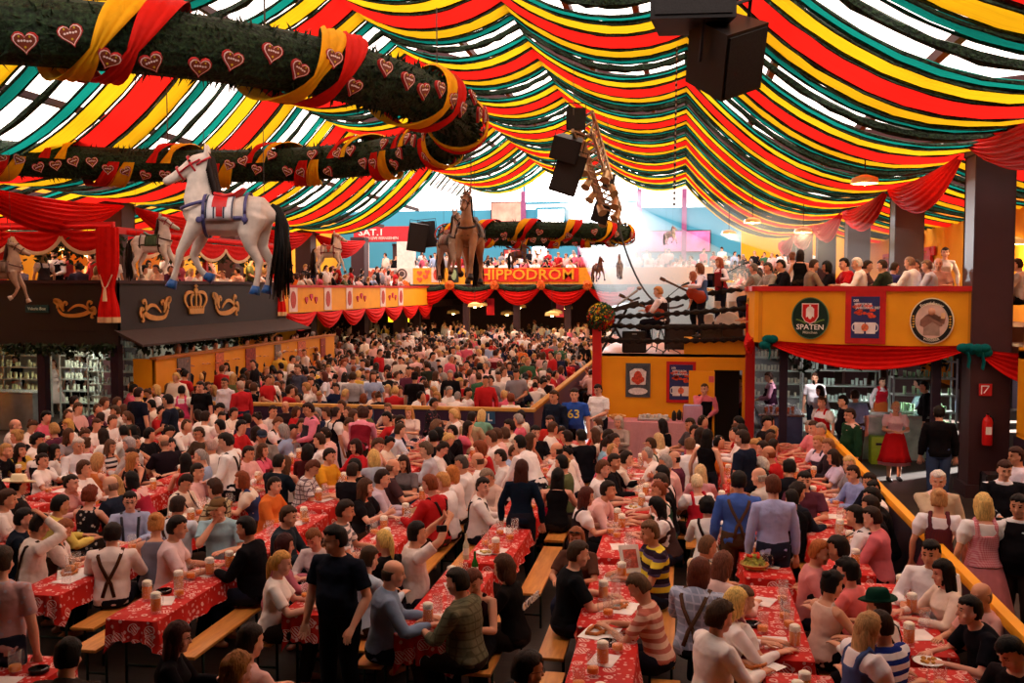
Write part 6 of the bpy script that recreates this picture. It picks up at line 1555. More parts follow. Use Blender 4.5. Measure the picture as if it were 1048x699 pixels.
def place_table(li, y, near, dx=0, yaw=0, row=0):
    x = LANES[li]+dx; i = len(TABLES); TABLES.append((x, y, li, row, yaw)); where = '%s table in the row %s' % (ordn[row], lane_name[li])
    if near:
        t = empty('beer_table', (x, y, 0), yaw, label='folding beer table under cloth, %s' % where, cat='table', group='beer tables'); ch('tabletop', TT, t, M_PLANK); ch('leg', LT, t, M_LEGM, (0, -.8, 0)); ch('leg', LT, t, M_LEGM, (0, .8, 0))
        o = bpy.data.objects.new('tablecloth', TCS[i % 5]); COL.objects.link(o); o.location = (x, y, 0); o.rotation_euler = (0, 0, yaw); tag(o, 'red printed tablecloth, %s' % where.replace('in the row', 'in row'), 'tablecloth', 'red printed tablecloths')
    else:
        o = bpy.data.objects.new('beer_table', FT_); COL.objects.link(o); o.location = (x, y, 0); tag(o, 'beer table amid the crowd, %s' % where, 'table', 'beer tables')
    for sd, nm in ((-1, 'kitchen side'), (1, 'rail side')):
        bx = V((sd*.50, 0, 0)); bx.rotate(Matrix.Rotation(yaw, 3, 'Z')); lab = 'orange bench, %s, %s' % (nm, where.replace('in the row', 'in row'))
        if near:
            b = empty('beer_bench', (x+bx.x, y+bx.y, 0), yaw, label=lab, cat='bench', group='beer benches'); ch('seat_plank', BP, b, M_PLANK); ch('leg', LB, b, M_LEGM, (0, -.8, 0)); ch('leg', LB, b, M_LEGM, (0, .8, 0))
        else:
            o = bpy.data.objects.new('beer_bench', FB_); COL.objects.link(o); o.location = (x+bx.x, y, 0); tag(o, lab, 'bench', 'beer benches')
# ------------------------------------------------------------ hand-placed people
PO = {'rest': 'sit_rest', 'turn': 'sit_turn', 'lean': 'sit_lean', 'down': 'sit_down', 'mug': 'sit_mug', 'chin': 'sit_chin', 'photo': 'sit_photo', 'up': 'sit_up', 'head': 'sit_head', 'Srest': 'std_rest', 'Sturn': 'std_turn', 'Sfront': 'std_front', 'Slean': 'std_lean', 'Sphone': 'std_phone', 'Scarry': 'std_carry', 'Sguitar': 'std_guitar', 'Splay': 'std_play'}
TP = {'L': 'long', 'S': 'short', 'P': 'puff', 'H': 'half', 'T': 'tank'}
SKIN = ['dca283', 'd39a7a', 'e0ac90', 'c98d6c', 'd8a088']
OCC = []
NP = [0]
def by_head(px, py, pose, deg, sex, top, tc, hair='short', hc='241812', ex=(), lab=None, base=0, y=None, pat=None, c2='ffffff', bot='trousers', bc=None, sc=None, group=None, flip=False, sk=None):
    pose = PO[pose]; rr_ = random.Random(int(px*7+py*13)); sc = sc or (1.0 + rr_.uniform(-.03, .03)); s = skel(pose, sex); hc_ = s.hc*sc; rz = math.radians(deg)
    p = atz(px, py, base+hc_.z) if y is None else aty(px, py, y); o_ = V((-hc_.x if flip else hc_.x, hc_.y, 0)); o_.rotate(Matrix.Rotation(rz, 3, 'Z')); loc = (p.x-o_.x, p.y-o_.y, base)
    if s.sit and base == 0:
        for (tx, ty, li_, row_, yw_) in TABLES:
            if abs(loc[1]-ty) < TL/2+.12 and abs(loc[0]-tx) < .38: loc = (tx+math.copysign(.41, loc[0]-tx), loc[1], base)
    NP[0] += 1; OCC.append((loc[0], loc[1], base, p.x, p.y))
    return person(loc, rz, pose, sex, TP[top], tc, pat, c2, bot, bc or rr_.choice(['1c1c26', '24283a', '2c221c', '141418']), hair, hc, sk or rr_.choice(SKIN), ex, lab, group, sc, flip, 1.0 + rr_.uniform(-.02, .10)*(sex == 'm'))
B_ = lambda c='2c2020': ('braces', c)
def W(label_bits, *rows): pass
H_ = by_head
BK = '14100e'
PEOPLE = [
 (172,410,'Sphone',100,'m','S','1a2030','short',BK,(), 'dark haired man in navy shirt standing and eating near the kitchen side'),
 (65,435,'rest',150,'f','S','e8e0dc','bob','c89850',(), 'short blonde woman in white top below the kitchen looking at the camera side'),
 (28,436,'rest',-60,'m','L','e8dcd8','bald','806050',(), 'balding pink faced man in white shirt below the kitchen counter'),
 (80,456,'rest',-120,'m','L','dcd8dc','short','c8c0b8',(), 'white haired old man in pale shirt beside the dark haired woman in white'),
 (53,462,'rest',-70,'f','L','f0ece8','long',BK,(), 'woman with long black hair in white blouse facing the white haired old man'),
 (31,461,'rest',10,'m','L','e0d4d0','short',BK,(('vest','201c20'),), 'dark haired man in black waistcoat seen from behind near the outer edge'),
 (100,472,'rest',-20,'f','T','d07840','bob','b88858',(), 'blonde woman in orange strap dress seen from behind'),
 (136,471,'rest',-60,'f','T','181418','long','a06838',(), 'woman with long light brown hair in black strap top'),
 (150,467,'chin',150,'f','T','302428','bun','2c1c14',(), 'dark haired girl with hand at her mouth beside the man in black tee'),
 (157,455,'rest',-170,'m','S','141216','short',BK,(), 'dark haired man in black tee facing the camera at the kitchen side tables'),
 (184,453,'rest',60,'m','S','201820','bald','806050',(), 'bald man in dark top behind the woman in the red strap dress'),
 (132,455,'rest',90,'m','L','c0b8b8','short','a8a0a0',(), 'grey haired man in pale shirt beside the girl with hand at mouth'),
 (113,457,'rest',-100,'f','T','dcd8d8','long','5c4030',(), 'woman in white and black striped halter top', 'hstripe','303038'),
 (190,472,'rest',40,'f','T','c03838','long','100c0c',(), 'woman with long black hair in red strap dress'),
 (231,452,'Sfront',100,'m','L','f0eeee','short','201814',(B_(),), 'man standing in white shirt with dark braces over the kitchen side tables'),
 (19,497,'rest',-30,'m','S','2c2828','short',BK,(('straw','e8d8b0'),), 'man in pale straw cowboy hat'),
 (211,500,'rest',80,'m','L','c8b890','curly','3c2418',(), 'curly haired man in checked beige shirt', 'check','54483c'),
 (82,507,'rest',0,'f','T','201c20','curly','6c2c18',(), 'red curly haired woman in black floral dress from behind', 'floral','b8b0a8'),
 (113,497,'rest',90,'m','S','202838','bald','806050',(), 'balding man in dark blue shirt behind the blonde in orange'),
 (133,513,'rest',-150,'m','L','a8b0d0','short','201410',(B_('383840'),('glasses','202020')), 'man in light blue shirt with braces and glasses'),
 (160,537,'rest',20,'f','T','787888','updo','b87840',(), 'woman with pinned up red blonde hair and grey top from behind'),
 (236,521,'chin',-170,'m','S','a0c4d0','short','3c2818',(('cap','7c5c3c'),), 'man in brown cap and pale blue tee resting chin on hand'),
 (181,540,'rest',-70,'m','S','e8c8c8','short','1c1410',(), 'man in pale pink tee at the table with the black ashtray'),
 (175,518,'rest',0,'m','L','d8d8e0','short','2c1c14',(B_('3c241c'),), 'man in white shirt with brown braces behind the pale pink tee man'),
 (252,541,'rest',90,'m','L','141216','short',BK,(), 'bearded dark haired man in black long sleeves facing the pale blue tee man'),
 (55,517,'rest',-40,'m','L','d8c060','short',BK,(), 'dark haired man in yellow shirt'),
 (25,512,'rest',-60,'m','S','e0d0c8','short','3c2418',(), 'brown haired man in cream tee below the straw hat'),
 (16,531,'rest',-60,'m','L','18202c','short',BK,(), 'man in dark navy jacket at the outer edge'),
 (41,538,'head',-40,'m','L','f0dcd0','short','201410',(B_('3c2c20'),), 'man in white shirt holding a hand to his head'),
 (65,542,'down',-60,'f','P','e8d8d0','short','8c5030',(('bodice','5c4c3c'),), 'auburn haired woman in white dirndl blouse with brown straps'),
 (115,547,'rest',20,'m','L','f0dcd4','short','201410',(B_('4c2c1c'),), 'broad man in white shirt with crossed brown braces seen from behind'),
 (224,418,'down',-90,'m','L','f0e8e0','short',BK,(), 'man in white shirt bending forward near the middle partition'),
 (216,457,'rest',60,'m','L','ece8e4','short','b09088',(), 'sandy grey man in white shirt behind the standing braces man'),
 (253,430,'rest',20,'m','S','3c2c44','short',BK,(), 'black haired man in dark violet tee'),
 (228,428,'rest',-10,'m','S','f0e8e4','short','2c1c14',(), 'man in bright white tee seen from behind beside the violet tee'),
 (118,421,'rest',120,'m','L','e0d8d0','short','4c3828',(), 'man in cream shirt close to the kitchen post'),
 (103,428,'rest',10,'m','S','141014','crop','2c1c14',(), 'broad cropped man in black tee from behind'),
 (130,427,'rest',100,'f','S','3c4038','tail','5c3c28',(), 'woman in dark green tee with tied hair'),
 (204,444,'rest',150,'m','S','4c3c30','short','3c2c20',(('glasses','202020'),), 'man in brown tee with glasses below the kitchen side'),
 (316,419,'Sfront',125,'m','L','e08098','short','2c1814',(('vest','343038'),), 'waiter in pink shirt and dark grey waistcoat gathering glasses'),
 (372,424,'Slean',0,'m','L','e890a8','curly','3c2018',(('vest','7c1828'),), 'waiter in pink shirt and dark red waistcoat from behind'),
 (273,421,'rest',-120,'m','S','d8ccc8','short','2c1c14',(), 'man in pale tee near the waiter in grey waistcoat'),
 (292,416,'rest',180,'m','S','2c2024','bald','705040',(), 'bald man in black tee facing the camera beside the grey waistcoat'),
 (284,433,'down',-90,'f','P','f0e8ec','short','6c4028',(('bodice','202024'),), 'woman in white puff sleeves and black bodice bending to the table'),
 (268,447,'rest',-150,'m','S','8c8078','short','3c2c20',(('cap','2c3444'),), 'man in navy baseball cap and grey tee'),
 (344,423,'Srest',-40,'f','P','f0ece8','bun','2c1c18',(('bodice','181418'),('apron','e8e4ec')), 'waitress in black bodice and white apron strings', None,'ffffff','skirt','1c1820'),
 (356,422,'rest',120,'f','S','d8a890','tail','4c3020',(), 'woman in peach top beside the waitress'),
 (327,451,'rest',90,'m','S','e8e0dc','short','3c2418',(), 'brown haired man in white tee next to the dark red topped woman'),
 (309,462,'rest',0,'f','S','3c1418','bob','100c0c',(), 'black bobbed woman in dark red top from behind'),
 (337,467,'rest',-100,'m','S','d89828','short','201410',(), 'man in mustard yellow tee'),
 (364,457,'rest',140,'f','L','c02830','bob','2c1814',(), 'woman in bright red jacket'),
 (377,468,'rest',30,'f','S','a8b0c0','bob','d8b068',(), 'blonde bobbed woman in pale grey blue from behind'),
 (397,418,'rest',160,'f','S','c8a8a0','short','6c4c34',(), 'woman in beige top close to the dark partition'),
 (419,422,'rest',170,'f','S','e8d8d0','long','b8884c',(), 'woman with long golden hair close to the dark partition'),
 (444,413,'rest',-90,'m','S','2c2830','short','1c1410',(), 'man in black printed tee right below the dark partition'.replace('right ',''), 'floral','905058'),
 (404,431,'rest',140,'f','T','c03028','bun','2c1814',(), 'woman in red strap top in the middle of the hall'),
 (422,441,'rest',-60,'m','S','d0d8e8','short','3c2818',(), 'man in pale blue tee facing the stage side'),
 (436,437,'rest',-50,'m','S','e8e8f0','curly','6c4c38',(), 'curly haired man in white tee beside the pale blue tee'),
 (442,461,'rest',100,'m','L','b8b8c4','curly','5c4838',(), 'curly grey brown haired man in grey shirt'),
 (463,442,'rest',100,'m','S','181418','short',BK,(), 'dark haired man in black tee in the middle of the hall'),
 (466,423,'rest',150,'f','S','c0a898','bob','c09058',(), 'honey blonde woman in beige top near the L sign'),
 (493,425,'rest',0,'f','S','78b098','bob','d8b878',(), 'blonde woman in mint green top below the L sign'),
 (483,428,'rest',-20,'m','S','a89878','short','201410',(), 'man in khaki tee beside the mint green top'),
 (402,478,'rest',-60,'m','S','4c3438','bald','705040',(), 'balding man in dark red brown shirt'),
 (413,474,'rest',170,'f','S','6c6468','long','2c1c18',(), 'long dark haired woman in grey top facing the camera'),
 (391,490,'rest',-75,'m','L','c8b8c8','short','2c1c18',(), 'stout man in lilac shirt facing the stage side'),
 (363,478,'rest',90,'m','S','141214','short',BK,(), 'man in black tee drinking opposite the plaid shirt'),
 (344,482,'rest',-10,'m','S','18161c','short','2c1c14',(), 'broad man in black tee with pale sleeve edges from behind'),
 (319,479,'down',-80,'m','S','d8d0d0','short','5c3020',(), 'man in white plaid short sleeves looking down at his hands', 'check','685860'),
 (266,473,'rest',-20,'m','S','18222c','short','1c1410',(), 'man in dark teal tee seen from behind'),
 (279,474,'rest',0,'f','T','e0d8d0','long','5c3c28',(), 'woman with long brown hair and white top from behind'),
 (453,493,'rest',80,'m','L','f0e8e8','short','c08850',(), 'blonde man in white shirt facing the lilac shirted man'),
 (463,485,'rest',90,'f','L','f0e0dc','bob','b87038',(), 'ginger bobbed woman in white behind the blonde man'),
 (472,475,'rest',100,'m','L','e8e4e4','short','4c4440',(), 'grey haired man in white with hand stretched across the table'),
 (494,498,'turn',-80,'m','L','ece4e0','short','201410',(B_('2c2424'),), 'young man in white shirt with braces turning to the camera'),
 (507,488,'down',150,'m','L','d8b8a8','short','8c7868',(), 'grey haired man in pink beige shirt behind the turning young man'),
 (512,468,'rest',100,'m','S','e0dcdc','short','241810',(), 'dark haired man in white tee beside the standing dark jacket'),
 (281,528,'rest',-90,'m','L','283038','short','3c2818',(), 'bearded brown haired man in dark grey shirt'),
 (353,523,'rest',-80,'m','S','e0d8d8','short','241810',(), 'man in grey and white striped tee', 'hstripe','6c6c70'),
 (393,554,'rest',60,'f','S','141214','tail','d8b060',(), 'woman with blonde ponytail in black tee'),
 (427,546,'photo',-60,'m','S','e8d8d0','short','1c1414',(), 'man in white tee holding up a camera with both hands'),
 (321,551,'down',170,'f','L','d8c8c8','tail','7c4c2c',(), 'woman with tied brown hair in white cardigan looking down'),
 (343,552,'Sturn',165,'m','S','161a26','short','14100e',(('glasses','18181c'),), 'tall man standing in dark navy polo and jeans'),
 (291,558,'rest',-60,'f','L','b86878','long','3c1818',(), 'woman with dark red hair in dusty pink jacket'),
 (297,577,'rest',-75,'f','S','f0e4dc','tail','c89048',(), 'blonde ponytailed woman in white tee at the table by the tall man'),
 (256,657,'rest',-30,'m','L','f0c0b8','short','241814',(), 'man in pink shirt at the very front'),
 (422,588,'rest',-70,'m','L','8090a8','bald','3c2818',(), 'balding man in rolled up blue grey shirt'),
 (440,592,'down',175,'f','T','2c1418','tail','5c3020',(), 'young woman bending over her phone between two men'),
 (469,596,'rest',75,'m','H','6c6850','short','241c14',(), 'man in checked olive shirt facing the blue grey shirted man', 'check','54503c'),
 (516,581,'rest',80,'f','S','181414','bob','4c3020',(), 'woman with brown hair in black tee with white lettering'),
 (373,572,'rest',-30,'f','L','b8c4d4','short','3c2818',(), 'person in light blue shirt half hidden by the tall man in polo'),
 (591,567,'rest',-75,'m','S','14161a','short','3c2c20',(), 'man in black polo drinking at the long centre table'),
 (597,551,'rest',170,'f','S','5c3c30','long','8c5030',(('shades','181818'),), 'woman with auburn hair and sunglasses pushed up behind the black polo'),
 (665,545,'rest',110,'m','S','e8d040','short','6c4c34',(), 'man in yellow and dark striped rugby shirt reading a menu', 'tristripe','5c4c70'),
 (654,601,'down',80,'f','S','e0b8a0','short','5c4430',(), 'short haired woman in red and beige striped polo', 'hstripe','b86858'),
 (539,686,'rest',-60,'m','L','201c20','short','201410',(('glasses','202020'),), 'dark haired man with glasses at the very front by the orange bench'),
 (724,560,'rest',-60,'m','S','e0c8a8','crop','6c4c34',(), 'close cropped man in cream shirt'),
 (716,585,'rest',-20,'m','L','98a4c0','bob','5c2c1c',(B_('5c4434'),('shades','302020')), 'person in light blue shirt with tan braces and sunglasses on the hair', 'check','b8c0d8'),
 (737,632,'rest',-60,'m','L','f4ece8','curly','3c2818',(), 'curly brown haired man in white shirt at the front'),
 (753,617,'rest',-70,'f','L','f0e8e8','bob','e0b868',(), 'blonde bobbed woman in white behind the curly haired man'),
 (740,578,'rest',-40,'f','L','e8c8c0','bob','6c4030',(), 'brown haired woman in pale pink with raised arm'),
 (534,480,'Srest',0,'f','L','101c2c','long','3c1c14',(), 'woman with long brown hair standing in dark navy jacket from behind'),
 (532,454,'Slean',60,'m','L','ece4e4','short',BK,(), 'man in white shirt and lederhosen leaning over a table'),
 (552,443,'rest',-150,'m','S','16161c','short',BK,(), 'dark haired man in black tee looking down behind the leaning man'),
 (563,432,'rest',150,'m','L','c03028','short','3c2418',(), 'man in red shirt near the tee with number'),
 (567,406,'Srest',150,'m','L','182030','short','3c2818',(), 'man in dark navy sweater standing beside the number tee'),
 (588,404,'Srest',180,'m','S','2c50a8','short','201814',(), 'man in blue tee with yellow number 63'),
 (612,399,'Sfront',150,'m','S','f0f0f4','short','201814',(), 'man in plain white tee standing before the stage corner'),
 (605,434,'rest',60,'m','S','c83020','short','4c3020',(), 'man in bright red tee in front of the buffet'),
 (581,448,'lean',60,'m','L','f0e8e4','short','201410',(), 'man in cream shirt leaning over the table before the buffet'),
 (595,447,'rest',40,'m','S','14141a','short',BK,(), 'dark haired man in black next to the leaning cream shirt'),
 (622,454,'rest',-80,'f','S','88b4d0','tail','281810',(), 'dark haired woman in blue dress facing the stage door side'),
 (633,451,'rest',-90,'f','L','e8e0e0','bun','2c1c18',(), 'woman in white beside the blue dress'),
 (633,432,'rest',160,'f','L','a89890','bob','b8a898',(), 'grey bobbed woman close to the buffet'),
 (661,455,'rest',80,'f','P','f0f0f0','short','3c2818',(('bodice','3c4c3c'),), 'woman in white blouse with dark green bodice'),
 (674,450,'rest',60,'f','P','f0ece8','long','c8a878',(), 'woman with long ash blonde hair in white blouse'),
 (678,435,'rest',60,'f','T','181418','long','181214',(), 'woman with long black hair close to the buffet cloth'),
 (706,456,'rest',0,'m','S','f0ecf0','short','6c4c34',(), 'man in white tee from behind near the stage door'),
 (724,447,'Srest',-20,'f','T','121014','long','0c0a0a',(), 'woman with long black hair standing in black top'),
 (715,435,'rest',120,'m','S','50484c','short','2c2018',(), 'man in grey tee beside the standing black haired woman'),
 (722,484,'rest',10,'f','S','c89098','long','d0b080',(), 'long blonde woman from behind beside the red bodice'),
 (713,494,'rest',20,'f','P','f0e8e8','crop','e0c8a0',(('bodice','b82030'),), 'short platinum haired woman in white blouse and red bodice'),
 (760,449,'Srest',60,'m','S','182034','short','2c1c14',(), 'man standing in navy tee near the yellow door'),
 (781,459,'rest',60,'m','S','5c6840','short','2c1c14',(), 'man in olive green top below the metal bar'),
 (617,480,'rest',-90,'m','S','f0e8e8','short','5c3824',(), 'brown haired man in white tee drinking at the centre row'),
 (600,508,'rest',-80,'f','P','f8f0f0','long','4c2018',(('bodice','2c2428'),), 'long haired woman in white puff sleeves at the centre table'),
 (673,485,'rest',80,'f','L','e8e0e0','long','100c0c',(B_('302420'),), 'black haired woman in white with dark strap at the centre row'),
 (663,493,'rest',100,'m','S','141418','short','3c3028',(), 'man in black tee with short grey brown hair'),
 (673,518,'down',90,'f','P','f0e8e8','long','0c0a0a',(('bodice','4c3430'),), 'woman with long black hair and white puff blouse bending down'),
 (756,493,'Srest',0,'m','L','4464b4','short','14100e',(B_('5c4434'),), 'man standing in royal blue shirt with brown leather braces from behind', None,'ffffff','trousers','4c3828'),
 (724,519,'rest',0,'f','L','f0ece8','curly','0c0a0a',(B_('2c2020'),), 'black curly haired person in white with dark braces'),
 (777,488,'rest',60,'m','L','c8c0b8','bald','b0a090',(), 'bald elderly man beside the blue shirted man'),
 (779,477,'rest',50,'f','L','3c3c40','curly','c8c0b8',(), 'white curly haired elderly woman'),
 (571,488,'rest',0,'f','T','100e10','long','0c0a0a',(), 'black clad woman from behind with pink bag'),
 (791,498,'Srest',10,'m','L','a8b0e0','short','5c3020',(), 'man standing in lilac blue shirt from behind beside the royal blue one'),
 (808,479,'rest',0,'m','L','181820','short',BK,(), 'black haired man in black shirt from behind at the rail side table'),
 (826,492,'rest',180,'m','S','5c3040','short',BK,(), 'dark haired man with pink face facing the camera at the rail side table'),
 (816,504,'rest',-60,'m','L','202430','curly','201410',(), 'dark curly haired man in navy at the rail side table'),
 (837,512,'rest',20,'m','L','101014','short',BK,(), 'man in black jacket bending away near the braces man'),
 (861,528,'lean',70,'m','L','f0ecf0','short',BK,(B_('202020'),), 'man in white shirt with thin black braces bending over'),
 (833,438,'rest',120,'m','S','e88890','short','3c2418',(), 'man in coral pink tee at the far end of the rail'),
 (837,453,'rest',120,'f','P','e8d8f0','bun','a87848',(('bodice','505068'),), 'woman in lilac white blouse with grey bodice'),
 (841,412,'Srest',130,'f','P','f0f0f8','bun','4c3020',(('bodice','c02028'),), 'waitress in white blouse and red dress beside the end of the rail', None,'ffffff','skirt','c02028'),
 (863,411,'Srest',95,'m','S','14121a','short',BK,(), 'man standing in black tee behind the green jacket'),
 (875,405,'Srest',20,'m','S','7080a0','short','2c1c14',(), 'man standing in grey blue shirt behind the green jacket'),
 (870,425,'Srest',110,'m','L','d8b0a0','short','2c1810',(('jacket','1c3c28'),('glasses','303030')), 'man standing in dark green jacket by the yellow rail'),
 (848,457,'rest',100,'m','L','302830','short','8c5c3c',(), 'reddish haired man in dark jacket by the rail'),
 (853,468,'rest',90,'f','S','d0c8e8','bob','2c1c14',(), 'dark bobbed woman in lilac white tee by the rail'),
 (873,485,'rest',110,'m','L','8c9cd0','short','2c1814',(), 'man in light blue shirt sitting by the yellow rail'),
 (890,493,'rest',110,'m','L','181c2c','short','201410',(), 'man in dark navy shirt by the yellow rail'),
 (893,509,'chin',90,'m','L','141214','short',BK,(), 'man in black jacket thinking with hand at chin by the rail'),
 (893,530,'rest',75,'m','L','d87078','short','2c1c14',(), 'large man in salmon pink shirt by the rail'),
 (917,417,'Sfront',180,'f','P','f0c8d0','bun','c89868',(('bodice','e8a0a8','gingham','f0d0d8'),('apron','c81c20')), 'waitress in pink dirndl with bright red apron in the walkway', None,'ffffff','skirt','e09098'),
 (961,423,'Srest',0,'m','L','181418','short','14100e',(('jacket','121014'),), 'man in black jacket and blue jeans standing from behind', None,'ffffff','trousers','384868'),
 (960,492,'Sphone',180,'m','L','e8c8c0','short','e0d8d4',(('jacket','c8b498'),), 'white haired man in beige jacket with hand at chin'),
 (961,512,'Srest',-10,'f','P','f0f0f8','updo','b88858',(('bodice','6c3038','gingham','583038'),), 'woman in maroon dirndl with puffed white sleeves', None,'ffffff','skirt','7c3840'),
 (1006,517,'Srest',5,'f','P','f0f0f4','bob','d8b870',(('bodice','d87080','gingham','e8a8b0'),), 'blonde woman in pink checked dirndl from behind', None,'ffffff','skirt','e08890'),
 (1028,481,'Sfront',180,'m','L','e8e8f4','short','3c2018',(('jacket','16161c'),), 'man in black suit with crossed arms behind the pink dirndl'),
 (1043,518,'Srest',150,'m','L','f0f0f4','short','100c0c',(('jacket','141216'),), 'man in black suit and tie at the outer edge'),
 (1040,467,'Srest',100,'m','S','e0d8e8','short','3c2018',(), 'man in white tee behind the suited men'),
 (808,564,'rest',-100,'m','S','d88888','short','a85c2c',(), 'ginger haired man in pink polo'),
 (823,597,'rest',-60,'f','T','e0c0b0','updo','100c0c',(('shades','201820'),), 'black haired woman with sunglasses on her head and pale top'),
 (808,617,'rest',-80,'f','P','f4ece8','short','5c4434',(('bodice','8c4c5c'),), 'woman with short brown hair in white dirndl blouse at the front'),
 (840,640,'rest',-70,'f','P','f0e8ec','long','b88c5c',(('bodice','4c5c8c'),), 'woman with long straight blonde hair in blue dirndl bodice'),
 (863,562,'rest',60,'m','L','141014','short','1c1410',(), 'man in black shirt beside the coral topped woman'),
 (885,586,'rest',60,'f','S','e87878','curly','100c0c',(), 'black curly haired woman in coral pink top'),
 (899,620,'rest',55,'f','L','f0ece8','short','2c1c14',(B_('202020'),('hat','0c3428')), 'person in dark green felt hat and white shirt with braces'),
 (912,641,'rest',40,'m','S','e8e8f0','crop','2c1c14',(), 'cropped man in navy and white striped polo', 'hstripe','1c2c78'),
 (945,566,'rest',150,'m','L','f0ecf0','short','0c0a0a',(), 'black haired man in white shirt by the yellow rail at the front'),
 (965,586,'rest',105,'f','L','ecd8c8','long','0c0808',(), 'woman with long black hair in cream top by the yellow rail'),
 (993,625,'lean',100,'m','S','101018','short','14100e',(), 'man in black tee leaning over near the yellow rail'),
 (1004,610,'rest',120,'f','S','e0a8a0','bald','8c7060',(), 'close shaven person in pink tee by the yellow rail'),
 (1036,668,'down',120,'m','S','181014','short','0c0a0a',(), 'black haired man looking down at the outer front corner'),
 (2,575,'Srest',10,'m','S','c8a0a0','short','3c2c20',(), 'man in faded pink patterned shirt at the outer front edge', 'floral','b8b0c0'),
 (70,672,'rest',10,'m','L','3c3430','short','0c0a0a',(), 'black haired man from behind at the front corner table'),
 (182,652,'rest',-70,'f','L','141014','long','3c1c18',(('glasses','503030'),), 'dark haired woman with glasses in black at the front'),
 (243,688,'rest',-30,'f','L','c89890','curly','9c6838',(), 'woman with wavy light brown hair at the very front'),
 # by the stage door and under the balcony
 (721,398,'Sphone',170,'m','L','e07888','crop','4c3828',(('vest','141014'),), 'waiter with pink shirt and black waistcoat scratching his head by the door'),
 (757,389,'Sfront',95,'m','L','e090a0','short','2c1814',(('vest','7c1424'),), 'waiter in dark red waistcoat entering the yellow door'),
 (787,386,'Sfront',90,'m','L','c890a8','short','3c2018',(('vest','38182c'),), 'barman in plum waistcoat behind the metal bar'),
 (834,387,'Srest',170,'m','S','e8e0e4','short','3c2418',(), 'man in white tee walking in the passage below the balcony'),
 (839,400,'Srest',120,'f','S','d0c0d0','bob','2c1c18',(), 'woman in pale violet tee in the passage'),
 (903,391,'Srest',200,'f','L','f0d8e0','tail','3c2018',(('vest','c01c2c'),('apron','b85828')), 'waitress in red waistcoat and orange apron carrying things', None,'ffffff','skirt','7c3018'),
 (939,392,'Slean',60,'m','L','a8b8d8','short',BK,(), 'man in pale blue shirt leaning at the glass counter'),
 (946,396,'Srest',80,'m','L','18181c','short',BK,(), 'man in black shirt at the glass counter'),
 # kitchen staff and guests below the fascia
 (16,368,'Sfront',150,'m','L','181820','short','1c1410',(('apron','f0f0f8'),), 'cook in black with white apron in the bright kitchen'),
 (54,372,'Srest',170,'f','T','ecd8d4','tail','5c3020',(), 'woman in white strap dress standing below the teal plate', None,'ffffff','skirt','ecd8d4'),
 (80,366,'Srest',170,'m','S','f0f0f8','short','8c5c3c',(), 'man in white tee standing before the kitchen racks'),
 (88,369,'Srest',120,'f','T','2c2820','long','2c1814',(), 'woman in dark dress beside the white tee near the racks'),
 (70,371,'Srest',150,'f','S','d8d0dc','short','6c4830',(), 'woman in pale tee half hidden by the white tee man'),
 (115,369,'Sfront',-80,'m','L','e07090','crop','5c3828',(('vest','5c2038'),), 'waiter in pink shirt and plum waistcoat by the orange parapet end'),
 (110,364,'Srest',150,'m','L','8c8898','short','3c2818',(), 'man in grey standing behind the waiter at the kitchen corner'),
 (142,395+8,'Srest',-20,'m','S','181c2c','short','2c1814',(), 'man in black printed tee standing at the parapet'),
 (205,396,'Srest',170,'m','S','101014','short',BK,(), 'dark haired man in black polo standing below the crown'),
 (186,400,'Srest',20,'f','P','f0ece8','short',BK,(('bodice','d84878'),), 'woman in bright pink bodice and white blouse from behind', None,'ffffff','skirt','c83c60'),
 (230,392,'Srest',170,'m','L','e8e4f0','short','302018',(('glasses','202020'),), 'man in white shirt with sunglasses standing below the crown'),
 (160,399,'Srest',120,'f','P','ece8e8','bob','c8a060',(('bodice','202024'),), 'blonde woman in black bodice standing by the parapet', None,'ffffff','skirt','302830'),
 (246,395,'Srest',60,'m','L','c02830','crop','b09888',(), 'grey haired man in bright red jacket in the crowd'),
 (76,411,'rest',-40,'m','L','ece0d8','short','201814',(), 'man in white shirt leaning forward near the kitchen post'),
 (382,384,'Srest',0,'m','L','e8ecf8','short','14101c',(B_('181c30'),), 'man in white shirt with crossed navy braces behind the partition'),
 (361,386,'Srest',10,'m','S','a8a8b0','short','3c2818',(), 'man in grey tee standing behind the partition'),
 (425,386,'Srest',-10,'m','S','141014','short','14100e',(('cap','1c1418'),), 'man in black tee standing in the gap of the partition'),
 (510,382,'Srest',10,'m','L','a8b4d8','short','8c7c70',(), 'broad grey haired man in light blue shirt behind the partition'),
 (436,374,'Srest',60,'m','S','283028','crop','2c1c14',(), 'cropped man in dark green tee standing in the middle of the hall'),
 (305,378,'Srest',150,'m','S','484c60','short','4c3420',(), 'man in slate blue polo standing at the crowd edge below the terrace'),
 (332,385,'Srest',100,'f','S','e8e8f4','long','5c2c20',(), 'woman in white tee with long auburn hair standing near the terrace'),
 (507,362,'Srest',0,'m','L','e0a8b0','short','2c1814',(('vest','6c1c28'),), 'waiter in dark red waistcoat far back in the crowd'),
]
SEATED = []
for r in PEOPLE:
    px, py, pose, deg, sex = r[:5]; po = PO[pose]
    if not POSES[po].get('sit'): continue
    k_ = skel(po, sex); p = atz(px, py, k_.hc.z); o_ = V((0, k_.hc.y, 0)); o_.rotate(Matrix.Rotation(math.radians(deg), 3, 'Z')); s_ = 1 if math.sin(math.radians(deg)) < -.3 else (-1 if math.sin(math.radians(deg)) > .3 else 0)
    SEATED.append((p.x-o_.x, p.y-o_.y, s_))
def table_dx(li, y):
    d = [x+s_*.50-LANES[li] for x, yy, s_ in SEATED if s_ and abs(yy-y) < TL/2+.1 and abs(x+s_*.50-LANES[li]) < .55]
    return max(-.28, min(.28, sum(d)/len(d))) if d else 0
